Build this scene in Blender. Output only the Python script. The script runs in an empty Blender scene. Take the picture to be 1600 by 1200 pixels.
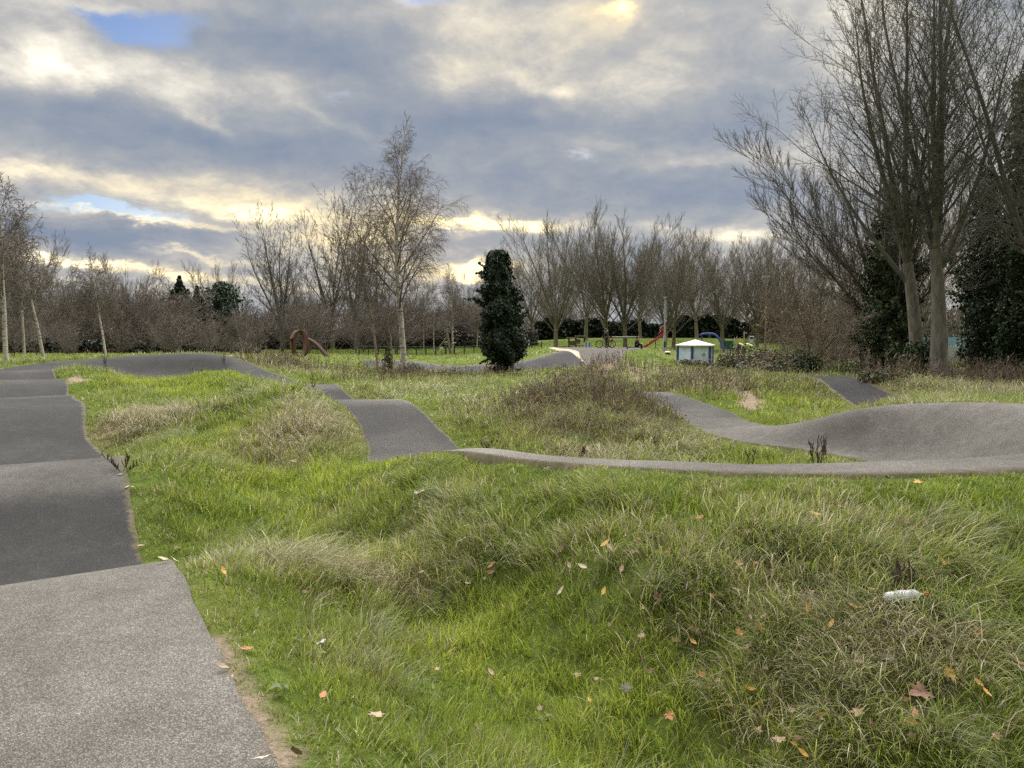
# Pump track in a park on a cloudy winter afternoon
SKY_TOP = 6.5
SKY_BLUE = .11
EXPOSURE = 0.5
import bpy, bmesh, math, random
import numpy as np
from mathutils import Vector, Matrix

scene = bpy.context.scene
COL = scene.collection
R = math.radians
RNG = np.random.default_rng(7)
PI = math.pi

# ---------------------------------------------------------------- camera
EYE = 2.3
PITCH = R(3.81)
SP, CP = math.sin(PITCH), math.cos(PITCH)
cam_data = bpy.data.cameras.new('camera')
cam = bpy.data.objects.new('camera', cam_data)
COL.objects.link(cam)
cam_data.sensor_width = 36
cam_data.lens = 27
cam_data.clip_start = 0.05
cam_data.clip_end = 6000
cam.location = (0, 0, EYE)
cam.rotation_euler = (R(90) - PITCH, 0, 0)
scene.camera = cam


def ray(px, py):
    u, v = (px - 800) / 1200, (600 - py) / 1200
    return u, CP + v * SP, -SP + v * CP


def P(px, py, Y):
    """world point seen at photo pixel (px, py) at distance Y ahead"""
    d = ray(px, py)
    t = Y / d[1]
    return (d[0] * t, Y, EYE + d[2] * t)


def X(px, Y):
    return (px - 800) / 1200 * Y


# ---------------------------------------------------------------- tagging
def tag(o, label=None, cat=None, group=None, kind=None):
    if label: o['label'] = label
    if cat: o['category'] = cat
    if group: o['group'] = group
    if kind: o['kind'] = kind
    return o


def empty(name, loc=(0, 0, 0), rz=0.0):
    o = bpy.data.objects.new(name, None)
    o.empty_display_size = 0.2
    o.location = loc
    o.rotation_euler = (0, 0, rz)
    COL.objects.link(o)
    return o


def link(name, mesh, m=None, parent=None):
    o = bpy.data.objects.new(name, mesh)
    COL.objects.link(o)
    if m is not None and not mesh.materials:
        mesh.materials.append(m)
    if parent: o.parent = parent
    return o


def copy_tree(o, parent=None):
    c = o.copy()
    COL.objects.link(c)
    c.parent = parent
    for ch in o.children:
        copy_tree(ch, c)
    return c


def np_mesh(name, verts, faces_flat, face_sizes, cols=None, smooth=False, uvs=None):
    """mesh from numpy arrays; faces may mix tris and quads"""
    me = bpy.data.meshes.new(name)
    nv, nl, nf = len(verts), len(faces_flat), len(face_sizes)
    me.vertices.add(nv); me.loops.add(nl); me.polygons.add(nf)
    me.vertices.foreach_set('co', np.ascontiguousarray(verts, dtype=np.float32).ravel())
    me.loops.foreach_set('vertex_index', np.ascontiguousarray(faces_flat, dtype=np.int32))
    st = np.zeros(nf, dtype=np.int32)
    st[1:] = np.cumsum(face_sizes)[:-1]
    me.polygons.foreach_set('loop_start', st)
    if smooth:
        me.polygons.foreach_set('use_smooth', np.ones(nf, dtype=bool))
    if cols is not None:
        a = me.attributes.new('col', 'FLOAT_COLOR', 'POINT')
        c = np.ones((nv, 4), dtype=np.float32); c[:, :3] = cols
        a.data.foreach_set('color', c.ravel())
    me.update(calc_edges=True)
    return me


# ---------------------------------------------------------------- materials
def new_mat(name):
    m = bpy.data.materials.new(name)
    m.use_nodes = True
    nt = m.node_tree
    return m, nt, nt.nodes['Principled BSDF']


def nd(nt, typ, **kw):
    n = nt.nodes.new(typ)
    for k, v in kw.items():
        if k.startswith('i_'):
            key = k[2:]
            key = int(key) if key.isdigit() else key.replace('_', ' ')
            n.inputs[key].default_value = v
        else:
            setattr(n, k, v)
    return n


def ramp(nt, fac, stops, interp='LINEAR'):
    r = nt.nodes.new('ShaderNodeValToRGB')
    cr = r.color_ramp
    cr.interpolation = interp
    while len(cr.elements) < len(stops): cr.elements.new(0.5)
    for e, (p, c) in zip(cr.elements, stops):
        e.position = p
        e.color = (*c, 1) if len(c) == 3 else c
    nt.links.new(fac, r.inputs[0])
    return r


def simple_mat(name, a, b=None, scale=6.0, rough=0.7, metal=0.0, spec=0.3, detail=4, bump=0.0, bscale=None):
    """two tone noise material"""
    m, nt, bs = new_mat(name)
    b = b or tuple(x * 0.75 for x in a)
    tc = nd(nt, 'ShaderNodeTexCoord')
    n = nd(nt, 'ShaderNodeTexNoise', i_Scale=scale, i_Detail=detail, i_Roughness=0.6)
    nt.links.new(tc.outputs['Object'], n.inputs['Vector'])
    r = ramp(nt, n.outputs['Fac'], [(0.32, b), (0.68, a)])
    nt.links.new(r.outputs[0], bs.inputs['Base Color'])
    bs.inputs['Roughness'].default_value = rough
    bs.inputs['Metallic'].default_value = metal
    bs.inputs['Specular IOR Level'].default_value = spec
    if bump:
        n2 = nd(nt, 'ShaderNodeTexNoise', i_Scale=bscale or scale * 5, i_Detail=3)
        nt.links.new(tc.outputs['Object'], n2.inputs['Vector'])
        bp = nd(nt, 'ShaderNodeBump', i_Strength=bump, i_Distance=0.02)
        nt.links.new(n2.outputs['Fac'], bp.inputs['Height'])
        nt.links.new(bp.outputs[0], bs.inputs['Normal'])
    return m


def leaf_mat(name, transl=0.3, rough=0.55, spec=0.25, tint=(1, 1, 1)):
    """foliage coloured by the per-leaf attribute, with light passing through"""
    m, nt, bs = new_mat(name)
    at = nd(nt, 'ShaderNodeAttribute', attribute_name='col')
    mul = nd(nt, 'ShaderNodeMix', data_type='RGBA', blend_type='MULTIPLY')
    mul.inputs[0].default_value = 1.0
    mul.inputs[7].default_value = (*tint, 1)
    nt.links.new(at.outputs['Color'], mul.inputs[6])
    nt.links.new(mul.outputs[2], bs.inputs['Base Color'])
    bs.inputs['Roughness'].default_value = rough
    bs.inputs['Specular IOR Level'].default_value = spec
    tr = nd(nt, 'ShaderNodeBsdfTranslucent')
    nt.links.new(mul.outputs[2], tr.inputs['Color'])
    mx = nd(nt, 'ShaderNodeMixShader'); mx.inputs[0].default_value = transl
    nt.links.new(bs.outputs[0], mx.inputs[1]); nt.links.new(tr.outputs[0], mx.inputs[2])
    nt.links.new(mx.outputs[0], nt.nodes['Material Output'].inputs[0])
    return m


# ---------------------------------------------------------------- numpy noise
def vnoise(x, y, seed=0):
    xi = np.floor(x).astype(np.int64); yi = np.floor(y).astype(np.int64)
    xf = x - xi; yf = y - yi
    xf = xf * xf * (3 - 2 * xf); yf = yf * yf * (3 - 2 * yf)

    def h(a, b):
        n = (a * 374761393 + b * 668265263 + seed * 1442695041) & 0x7fffffff
        n = ((n ^ (n >> 13)) * 1274126177) & 0x7fffffff
        return ((n ^ (n >> 16)) & 0xffff) / 65535.0
    v00, v10, v01, v11 = h(xi, yi), h(xi + 1, yi), h(xi, yi + 1), h(xi + 1, yi + 1)
    return (v00 * (1 - xf) + v10 * xf) * (1 - yf) + (v01 * (1 - xf) + v11 * xf) * yf


def fbm(x, y, seed=0, octv=4):
    s = np.zeros_like(x, dtype=float); a = 0.5
    for i in range(octv):
        s += a * vnoise(x * 2 ** i + 17.3 * i, y * 2 ** i - 9.1 * i, seed + i)
        a *= 0.5
    return s / (1 - 0.5 ** octv)


def sstep(e0, e1, x):
    t = np.clip((x - e0) / (e1 - e0), 0, 1)
    return t * t * (3 - 2 * t)
# ---------------------------------------------------------------- tracks
# every station: (left edge xyz, right edge xyz, berm) going along the riding direction
def offL(x, y, z, dx, dy, w):
    l = math.hypot(dx, dy)
    return ((x, y, z), (x + dy / l * w, y - dx / l * w, z))


trackA = []
for Y, z, px in [(-4, .55, None), (-1, .57, None), (1.2, .6, None), (3, .62, None), (4.4, .66, None), (5.15, .66, None), (5.65, .6, None),
                 (6.2, .30, None), (6.9, .04, None), (7.6, .06, None), (8.5, .30, None), (9.2, .55, None), (9.6, .645, None), (10.2, .65, None),
                 (10.9, .45, None), (12.0, .14, None), (13.4, .10, None), (14.8, .28, 114), (16.3, .6, 112), (16.9, .69, 115), (18.3, .74, 115),
                 (19.6, .7, 116), (20.7, .34, 112), (21.9, .22, 108), (23.2, .55, 106), (24.1, .74, 105), (25.1, .79, 104), (26.0, .7, 100),
                 (27.0, .58, 94), (27.8, .66, 88), (28.6, .85, 84), (29.8, .9, 84)]:
    xr = .78 - .59 * Y if px is None else X(px, Y)
    if px is not None and Y < 17:
        xr = .5 * (xr + .78 - .59 * Y)
    W = 2.05
    trackA.append(((xr - .861 * W, Y - .508 * W * (1 if Y < 24 else .6), z), (xr, Y, z), 0.0))
trackB = [((-20.3, 31.2, .92), (-17.9, 31.3, .78), .2), ((-20.5, 33.2, .98), (-17.7, 32.5, .55), .6), ((-19.4, 35.9, 1.12), (-16.8, 33.4, .34), 1), ((-17.0, 37.0, 1.28), (-15.2, 33.7, .34), 1),
          ((-14.2, 36.5, 1.31), (-13.6, 33.2, .34), 1), ((-12.0, 34.6, 1.02), (-12.5, 32.0, .34), 1), ((-10.2, 32.0, .72), (-11.9, 30.7, .42), .6)]
trackC = []
for Y, z, xc, w in [(28.6, .55, -9.0, 1.7), (26.2, .38, -7.6, 1.6), (24.6, .6, -6.75, 1.55), (23.6, .72, -6.2, 1.55), (22.2, .7, -5.7, 1.55), (21.4, .5, -5.25, 1.55),
                    (20.2, .33, -4.6, 1.55), (19.1, .55, -3.95, 1.55), (18.4, .7, -3.6, 1.55), (17.2, .71, -3.05, 1.6), (16.6, .62, -2.75, 1.6), (15.4, .43, -2.3, 1.6), (13.6, .26, -1.75, 1.65)]:
    trackC.append(((xc + w * .48, Y + .1, z), (xc - w * .48, Y - .1, z), 0.0))
# berm nearest the camera: riding left edge = inside, right edge = rim
trackD = [((-.75, 12.4, .2), (-2.25, 11.9, .26), 0), ((-.1, 11.3, .24), (-1.7, 10.7, .52), .5), ((.7, 10.3, .28), (-.85, 9.35, .86), 1), ((1.6, 9.6, .3), (.05, 8.35, .92), 1),
          ((2.7, 9.2, .3), (1.0, 7.35, 1.0), 1), ((3.5, 9.1, .3), (2.1, 6.8, 1.05), 1), ((4.2, 9.2, .3), (3.3, 6.55, 1.09), 1), ((4.8, 9.5, .31), (4.7, 6.6, 1.14), 1), ((5.2, 9.9, .33), (6.1, 7.2, 1.15), 1),
          ((5.4, 10.4, .36), (7.3, 8.5, 1.22), 1), ((5.35, 11.1, .4), (7.7, 10.1, 1.28), 1), ((5.0, 11.8, .42), (7.1, 11.7, 1.24), 1), ((4.5, 12.5, .42), (6.1, 12.6, 1.08), .9),
          ((4.0, 13.2, .42), (5.4, 13.3, .8), .6), ((3.7, 14.1, .43), (4.95, 14.1, .6), .3)]
trackG = [((3.65, 15.5, .43), (4.85, 15.3, .5), 0), ((3.7, 17.2, .48), (4.95, 17.0, .5), 0), ((3.45, 18.7, .56), (4.8, 18.5, .57), 0), ((3.2, 20.0, .68), (4.4, 19.9, .68), 0), ((3.0, 20.9, .7), (4.2, 20.8, .7), 0),
          ((2.8, 22.2, .45), (3.95, 22.1, .45), 0), ((2.6, 23.6, .52), (3.75, 23.6, .52), 0), ((2.4, 24.8, .66), (3.5, 24.8, .66), 0), ((1.9, 27.0, .56), (3.05, 27, .56), 0), ((1.2, 30, .42), (2.4, 30, .42), 0), ((.4, 34, .2), (1.6, 34, .2), 0)]
trackF = [((-9.2, 48, .6), (-8.4, 43.5, .4), 1), ((-6.0, 47.5, .54), (-5.6, 42.5, .25), 1), ((-3.9, 46.8, .3), (-4.2, 42, .1), 1), ((-1.6, 46.5, .42), (-1.6, 41.5, .08), 1), ((.4, 46.5, .56), (.6, 41.5, .2), 1),
          ((2.1, 48, .92), (2.5, 42, .32), 1), ((3.4, 51, 1.12), (4.6, 44, .42), 1)]
trackS = [((4.0, 74, .9), (12.4, 74, .9), 0), ((4.1, 66, .93), (11.6, 66, .93), 0), ((4.6, 60.5, .96), (9.4, 60.5, .96), 0), ((4.8, 59.5, .92), (9.0, 59.5, .92), 0), ((4.7, 54, .6), (7.8, 54, .6), 0), ((4.6, 48, .3), (6.9, 48, .3), 0), ((4.4, 44, .2), (6.4, 44, .2), 0)]
trackE = [((9.2, 26.5, .7), (10.9, 26.3, .72), 0), ((9.15, 24.4, .92), (10.6, 24.0, .93), 0), ((9.1, 23.1, .94), (10.3, 22.7, .94), 0), ((8.65, 20.6, .73), (10.0, 20.3, .73), 0), ((8.3, 18.7, .55), (9.55, 18.2, .56), 0), ((7.9, 17, .5), (9.1, 16.5, .5), 0)]
mainline = trackA + trackB + trackC + trackD + trackG


def resample(st, step=0.16):
    """catmull-rom through the stations -> arrays L, Rr, berm"""
    A = np.array([[*a, *b, c] for a, b, c in st], dtype=float)
    ext = np.vstack([2 * A[0] - A[1], A, 2 * A[-1] - A[-2]])
    out = []
    for i in range(1, len(ext) - 2):
        p0, p1, p2, p3 = ext[i - 1:i + 3]
        ln = np.linalg.norm((p2[:3] + p2[3:6] - p1[:3] - p1[3:6]) / 2)
        n = max(2, int(ln / step))
        # centripetal-ish: tangents limited by neighbour lengths
        l0 = max(1e-3, np.linalg.norm(p1[:6] - p0[:6])); l1 = max(1e-3, np.linalg.norm(p2[:6] - p1[:6])); l2 = max(1e-3, np.linalg.norm(p3[:6] - p2[:6]))
        m1 = ((p1 - p0) / l0 * l1 + (p2 - p1) / l1 * l0) / (l0 + l1) * l1
        m2 = ((p2 - p1) / l1 * l2 + (p3 - p2) / l2 * l1) / (l1 + l2) * l1
        for k in range(n):
            t = k / n
            out.append((2 * t**3 - 3 * t**2 + 1) * p1 + (t**3 - 2 * t**2 + t) * m1 + (-2 * t**3 + 3 * t**2) * p2 + (t**3 - t**2) * m2)
    out.append(ext[-2])
    out = np.array(out)
    return out[:, :3], out[:, 3:6], np.clip(out[:, 6], 0, 1)


NCROSS = 17


def section(L, Rr, berm, outer):
    """points across the strip: linear when flat, dished with a level lip when bermed"""
    t = np.linspace(0, 1, NCROSS)
    pts = L[:, None, :] * (1 - t)[None, :, None] + Rr[:, None, :] * t[None, :, None]
    tt = t if outer == 'R' else 1 - t
    lo, hi = (L, Rr) if outer == 'R' else (Rr, L)
    g = sstep(0.04, 0.80, tt) ** 1.2
    zl = lo[:, 2:3] * (1 - tt) + hi[:, 2:3] * tt
    zb = lo[:, 2:3] + (hi[:, 2:3] - lo[:, 2:3]) * g[None, :]
    pts[:, :, 2] = zl * (1 - berm[:, None]) + zb * berm[:, None]
    # slight camber and lumpiness, fading to the edge
    return pts


TRACKS = []
for nm, st, outer in (('main', mainline, None), ('far', trackF, 'L'), ('start', trackS, 'R'), ('east', trackE, 'R')):
    L, Rr, b = resample(st)
    if nm == 'main':
        # outer side: far berm = left edge, near berm = right edge
        half = np.argmin(np.abs(L[:, 1] - 20) + np.abs(L[:, 0] + 4))
        ptsL = section(L, Rr, b, 'L'); ptsR = section(L, Rr, b, 'R')
        idx = np.arange(len(L))[:, None, None]
        pts = np.where(idx < half, ptsL, ptsR)
    else:
        pts = section(L, Rr, b, outer)
    TRACKS.append((nm, pts))

# ---------------------------------------------------------------- terrain control points
ctrl = []
for nm, pts in TRACKS:
    s = 5 if nm == 'main' else 9
    for i in range(0, len(pts), s):
        for j in (0, 4, 8, 12, 16):
            ctrl.append(tuple(pts[i, j]))


def CPX(px, py, Y): ctrl.append(P(px, py, Y))


# valley between the left straight and the near bank
for x, y, z in [(.5, 3.2, .22), (.63, 3.9, .13), (0, 4.7, .15), (-.5, 6.0, .13), (-1.2, 7.8, .13), (-2.0, 9.0, .14), (-3.1, 10.4, .15), (-4.2, 12.4, .17), (-5.8, 14.8, .22), (-7.4, 18, .28), (-8.9, 21.3, .34),
                (-10.6, 24.5, .4), (-12.7, 27.8, .27), (-14.0, 29.5, .22), (-15.0, 31.5, .24), (-13.0, 30.5, .22), (-16.2, 31.6, .36), (.4, 2, .4), (1.2, 2.0, .15), (2.5, 2.0, .12), (3.4, 2.6, .16), (5, 3.0, .2), (1.4, 3.0, .1),
                (-1.2, 4.8, .42), (-1.9, 6.1, .38), (-2.6, 7.2, .2), (-3.6, 8.6, .4), (-4.2, 9.4, .52), (-5.4, 11.2, .46), (-6.2, 13.2, .4), (-8.0, 15.6, .58), (-9.2, 17.4, .72), (-8.7, 16.0, .5), (-10.2, 19.2, .66), (-9.4, 19.0, .42), (-11.0, 21.5, .55), (-13.6, 25.0, .8), (-12.8, 24.2, .7), (-15.6, 28, .92), (-16.6, 29.3, .92), (-14.6, 27.0, .68)]:
    ctrl.append((x, y, z - (.17 if z < .2 and y > 2.5 else 0)))
# near bank up to the rim
for x, y, z in [(.9, 5.35, .62), (2.2, 5.35, .70), (1.6, 6.2, .84), (2.6, 5.9, .84), (3.6, 5.9, .88), (4.9, 5.9, .93), (6.2, 6.2, .98), (3.4, 4.9, .6), (2.5, 4.3, .42), (4.6, 4.6, .62), (2.2, 3.4, .18), (2.9, 3.3, .24), (3.8, 3.6, .36), (6, 4.5, .7), (8, 5, .8), (8.6, 8, 1.05), (9.2, 10.5, 1.0), (8.2, 12.2, 1.0),
                (-.2, 7.3, .66), (-.9, 8.2, .50), (.4, 6.5, .74), (1.1, 6.4, .84), (-1.5, 8.9, .42), (-2.1, 9.9, .34), (-.2, 6.5, .42), (-.8, 7.2, .36), (.3, 5.6, .34), (-2.6, 11.2, .3), (0.1, 7.5, .68), (-.6, 8.5, .62)]:
    ctrl.append((x, y, z))
# mound left of the middle straight
for x, y, z in [(-4.9, 16.6, 1.02), (-4.6, 15.4, .88), (-3.9, 14.2, .55), (-3.4, 13, .33), (-5.4, 18.2, 1.0), (-4.7, 18.4, .82), (-6.2, 20.2, .92), (-7.2, 22, .8), (-6.3, 16.5, .66), (-6.6, 18.5, .6), (-8.4, 24.2, .85), (-9.4, 26, .9), (-10.2, 27.6, .88), (-8.0, 22.6, .6), (-11.0, 28.4, .6), (-5.2, 14.6, .5), (-4.0, 16.2, .8)]:
    ctrl.append((x, y, z))
# infield of the near loop and its brown mound
for x, y, z in [(1.0, 12.2, .3), (2.6, 11.2, .3), (3.6, 11.6, .33), (2.4, 13.2, .36), (.2, 13.4, .34), (.2, 14.6, .42), (3.0, 14.2, .42), (2.0, 17.3, 1.06), (1.4, 17.6, 1.0), (2.7, 16.6, .82), (.7, 18.4, .9), (.9, 16.2, .7), (1.9, 15.6, .72), (3.0, 16.0, .55), (-.3, 18.6, .62), (-1.2, 16, .5), (-2.2, 19, .55),
                (-.8, 20.5, .5), (1.4, 20.2, .8), (2.0, 18.8, .95), (.9, 22, .55), (-1.3, 24, .5), (-3.2, 24, .5), (-4.0, 27, .5), (-5.8, 29, .5), (-1.0, 30, .36), (-3, 34, .22), (-7, 33, .32), (-8.5, 36, .38), (-6, 38, .2), (-2, 38, .12), (-.5, 35, .26), (0.9, 14.4, .44)]:
    ctrl.append((x, y, z))
# east side
for x, y, z in [(5.6, 22, .86), (5.2, 20.6, .75), (6.6, 23.5, .95), (5.0, 24.5, .9), (4.6, 27, .8), (6.0, 17.3, .5), (7.0, 16.4, .52), (7.2, 19.4, .62), (7.4, 22, .8), (8.0, 24.2, .9), (6.4, 20.4, .66), (8.2, 14.5, .95), (9.6, 14.2, .95), (11.5, 15.5, .85), (11.0, 18.5, .75), (11.6, 20.6, .8), (12, 24, .65), (15, 27, .42), (18, 27, .45), (13, 30, .4), (9.5, 30, .5),
                (4.4, 33.5, 1.02), (3.6, 33, .8), (5.2, 34, .75), (3.4, 30, .4), (4.4, 31, .55), (6.6, 30, .42), (8.5, 51, 1.0), (9.6, 56, 1.0), (9.2, 45, .7), (7.6, 42, .6), (6.4, 38, .5), (9.6, 38, .4), (11, 42, .1), (12.5, 46, -.35), (14.5, 48, -.35), (12, 52, -.4), (14, 54, -.4), (10.5, 54, -.3), (16, 40, .1), (10.5, 47, .35), (8.4, 35, .45)]:
    ctrl.append((x, y, z))
# far
for x, y, z in [(-30, 30, .6), (-24, 34, .65), (-24, 26, .6), (-22, 20, .5), (-14, 12, .45), (-9, 6, .45), (-12, 2, .4), (-6, 0, .45), (-20, 10, .4), (-28, 42, .65), (-20, 40, .75), (-14, 40, .8), (-10, 38, .6), (-22, 60, .5), (-40, 60, .4), (-12, 55, .45), (-10, 62, .2), (-4, 60, .05), (2, 62, .1), (-6, 80, -.2), (-40, 90, 0), (-18, 90, -.05), (4, 92, -.1), (18, 64, -.3), (26, 60, -.1), (20, 90, -.1), (34, 90, -.1), (40, 60, 0), (30, 36, .3), (22, 20, .5), (16, 8, .6), (14, 0, .5), (8, -3, .4), (0, -5, .5), (-8, -6, .45), (3, -3, .4),
                (-60, 40, .4), (60, 40, .2), (-60, 100, 0), (60, 100, 0), (-30, 125, 0), (-10, 126, .4), (-30, -10, .4), (30, -10, .4), (14, 78, .2), (3, 78, .3), (8, 82, .1), (8, 112, 1.25), (20, 112, 1.25), (35, 110, 1.1), (1, 112, .75), (-7, 108, .4), (-16, 108, .2), (12, 122, 1.6), (30, 122, 1.6)]:
    ctrl.append((x, y, z))
C3 = np.array(ctrl)
_, iu = np.unique(np.round(C3[:, :2], 2), axis=0, return_index=True)
C3 = C3[iu]
CS = 0.35


def _phi(d2): return np.sqrt(d2 + CS * CS)


d2 = ((C3[:, None, :2] - C3[None, :, :2]) ** 2).sum(-1)
K = _phi(d2)
n = len(C3)
A = np.zeros((n + 1, n + 1)); A[:n, :n] = K - np.eye(n) * 0.03; A[:n, n] = 1; A[n, :n] = 1
rhs = np.zeros(n + 1); rhs[:n] = C3[:, 2]
W_ = np.linalg.solve(A, rhs)


def rbf(x, y):
    x = np.asarray(x, float).ravel(); y = np.asarray(y, float).ravel()
    out = np.empty(len(x))
    for i in range(0, len(x), 20000):
        dd = (x[i:i + 20000, None] - C3[None, :, 0]) ** 2 + (y[i:i + 20000, None] - C3[None, :, 1]) ** 2
        out[i:i + 20000] = _phi(dd) @ W_[:n] + W_[n]
    return out


def axis(segs):
    a = []
    for lo, hi, st in segs:
        a.extend(np.arange(lo, hi - st * 0.01, st))
    a.append(segs[-1][1])
    return np.array(a)


GX = axis([(-1800, -400, 200), (-400, -100, 30), (-100, -40, 4), (-40, -22, .6), (-22, -10, .2), (-10, 9, .1), (9, 13, .2), (13, 40, .6), (40, 100, 4), (100, 400, 30), (400, 1800, 200)])
GY = axis([(-400, -40, 60), (-40, -4, 3), (-4, 1.5, .5), (1.5, 15, .09), (15, 26, .14), (26, 38, .22), (38, 52, .4), (52, 80, .8), (80, 130, 3), (130, 400, 30), (400, 2600, 220)])
gx, gy = np.meshgrid(GX, GY)
near = (np.abs(gx) < 130) & (gy > -60) & (gy < 210)
Z = np.zeros_like(gx)
Z[near] = rbf(gx[near], gy[near])
rr = np.hypot(gx, gy - 40)
Z *= 1 - sstep(100, 160, rr)

# distance to the tracks on a raster
SX0, SX1, SY0, SY1, SS = -26.0, 16.0, -6.0, 78.0, 0.1
sx = np.arange(SX0, SX1 + SS, SS); sy = np.arange(SY0, SY1 + SS, SS)
SD = np.full((len(sy), len(sx)), 9.0)
SZ = np.zeros_like(SD)
for nm, pts in TRACKS:
    for k in range(len(pts)):
        c = pts[k, NCROSS // 2]
        hw = np.linalg.norm(pts[k, 0, :2] - pts[k, -1, :2]) / 2
        m = hw + 1.8
        i0, i1 = max(0, int((c[0] - m - SX0) / SS)), min(len(sx), int((c[0] + m - SX0) / SS) + 1)
        j0, j1 = max(0, int((c[1] - m - SY0) / SS)), min(len(sy), int((c[1] + m - SY0) / SS) + 1)
        if i1 <= i0 or j1 <= j0: continue
        xx = sx[i0:i1][None, :]; yy = sy[j0:j1][:, None]
        # distance to the cross segment L-R
        a, b = pts[k, 0, :2], pts[k, -1, :2]
        ab = b - a
        t = ((xx - a[0]) * ab[0] + (yy - a[1]) * ab[1]) / (ab @ ab)
        lat = np.abs(t - .5) * 2 * hw - hw              # signed lateral distance
        nrm = np.array([-ab[1], ab[0]]) / np.linalg.norm(ab)
        lon = np.abs((xx - a[0]) * nrm[0] + (yy - a[1]) * nrm[1])
        d = np.where(lon < .14, lat, np.hypot(np.maximum(lat, 0), lon - .1) + np.where(lat < 0, 0.0, 0))
        d = np.where((lon >= .14) & (lat < 0), lon, d)
        SD[j0:j1, i0:i1] = np.minimum(SD[j0:j1, i0:i1], d)


def bil(F, x0, y0, s, x, y):
    fx = np.clip((np.asarray(x) - x0) / s, 0, F.shape[1] - 1.001); fy = np.clip((np.asarray(y) - y0) / s, 0, F.shape[0] - 1.001)
    i = fx.astype(int); j = fy.astype(int); u = fx - i; v = fy - j
    return F[j, i] * (1 - u) * (1 - v) + F[j, i + 1] * u * (1 - v) + F[j + 1, i] * (1 - u) * v + F[j + 1, i + 1] * u * v


def sdist(x, y):
    x = np.asarray(x, float); y = np.asarray(y, float)
    d = bil(SD, SX0, SY0, SS, x, y)
    inside = (x > SX0) & (x < SX1) & (y > SY0) & (y < SY1)
    return np.where(inside, d, 9.0)


sdg = sdist(gx, gy)
lump = (fbm(gx * .9, gy * .9, 3, 4) - .5) * .26 + (fbm(gx * 2.6, gy * 2.6, 11, 3) - .5) * .17
lump *= sstep(.0, 1.1, sdg) * (1 - sstep(40, 75, gy)) * sstep(0, 2, gy)
Z += lump
Z -= 0.11 * (1 - sstep(-.16, -.01, sdg)) + .02 * (1 - sstep(0, .25, sdg))


def hgt(x, y):
    x = np.asarray(x, float); y = np.asarray(y, float)
    i = np.clip(np.searchsorted(GX, x) - 1, 0, len(GX) - 2); j = np.clip(np.searchsorted(GY, y) - 1, 0, len(GY) - 2)
    u = (x - GX[i]) / (GX[i + 1] - GX[i]); v = (y - GY[j]) / (GY[j + 1] - GY[j])
    return Z[j, i] * (1 - u) * (1 - v) + Z[j, i + 1] * u * (1 - v) + Z[j + 1, i] * (1 - u) * v + Z[j + 1, i + 1] * u * v


def h1(x, y): return float(hgt(np.array([x]), np.array([y]))[0])


def ground_at(px, py):
    """where the ray through a photo pixel meets the ground"""
    d = ray(px, py)
    t = np.arange(1.5, 110, .03)
    gap = EYE + d[2] * t - hgt(d[0] * t, d[1] * t)
    k = np.argmax(gap < 0)
    if gap[k] >= 0: k = len(t) - 1
    return d[0] * t[k], d[1] * t[k], EYE + d[2] * t[k]


def gnormal(x, y, e=.15):
    zx = (h1(x + e, y) - h1(x - e, y)) / (2 * e); zy = (h1(x, y + e) - h1(x, y - e)) / (2 * e)
    return Vector((-zx, -zy, 1)).normalized()


# ---------------------------------------------------------------- fields painted by hand: bare soil and straw
def spots(lst):
    out = []
    for px, py, sx_, sy_, v in lst:
        g = ground_at(px, py)
        out.append((g[0], g[1], sx_, sy_, v))
    return out


def field(sp, x, y):
    s = np.zeros_like(x, dtype=float)
    for cx, cy, a, b, v in sp:
        s += v * np.exp(-((x - cx) / a) ** 2 - ((y - cy) / b) ** 2)
    return s


SOIL = []
for a, b, w in [((992, 574), (1008, 594), .45), ((1145, 602), (1182, 636), .33), ((432, 1188), (372, 1080), .09), ((372, 1080), (335, 1000), .07), ((112, 592), (128, 596), .35), ((905, 548), (950, 575), .5), ((895, 549), (870, 552), .5)]:
    g0, g1 = ground_at(*a), ground_at(*b)
    SOIL.append((g0, g1, w))


def soil(x, y):
    s = np.zeros_like(x, dtype=float)
    for a, b, w in SOIL:
        ab = np.array([b[0] - a[0], b[1] - a[1]])
        t = np.clip(((x - a[0]) * ab[0] + (y - a[1]) * ab[1]) / max(1e-6, ab @ ab), 0, 1)
        d = np.hypot(x - a[0] - t * ab[0], y - a[1] - t * ab[1])
        s = np.maximum(s, 1 - sstep(.55, 1.25, d / w + (fbm(x * 4, y * 4, 5, 3) - .5) * .9))
    return s


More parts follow.
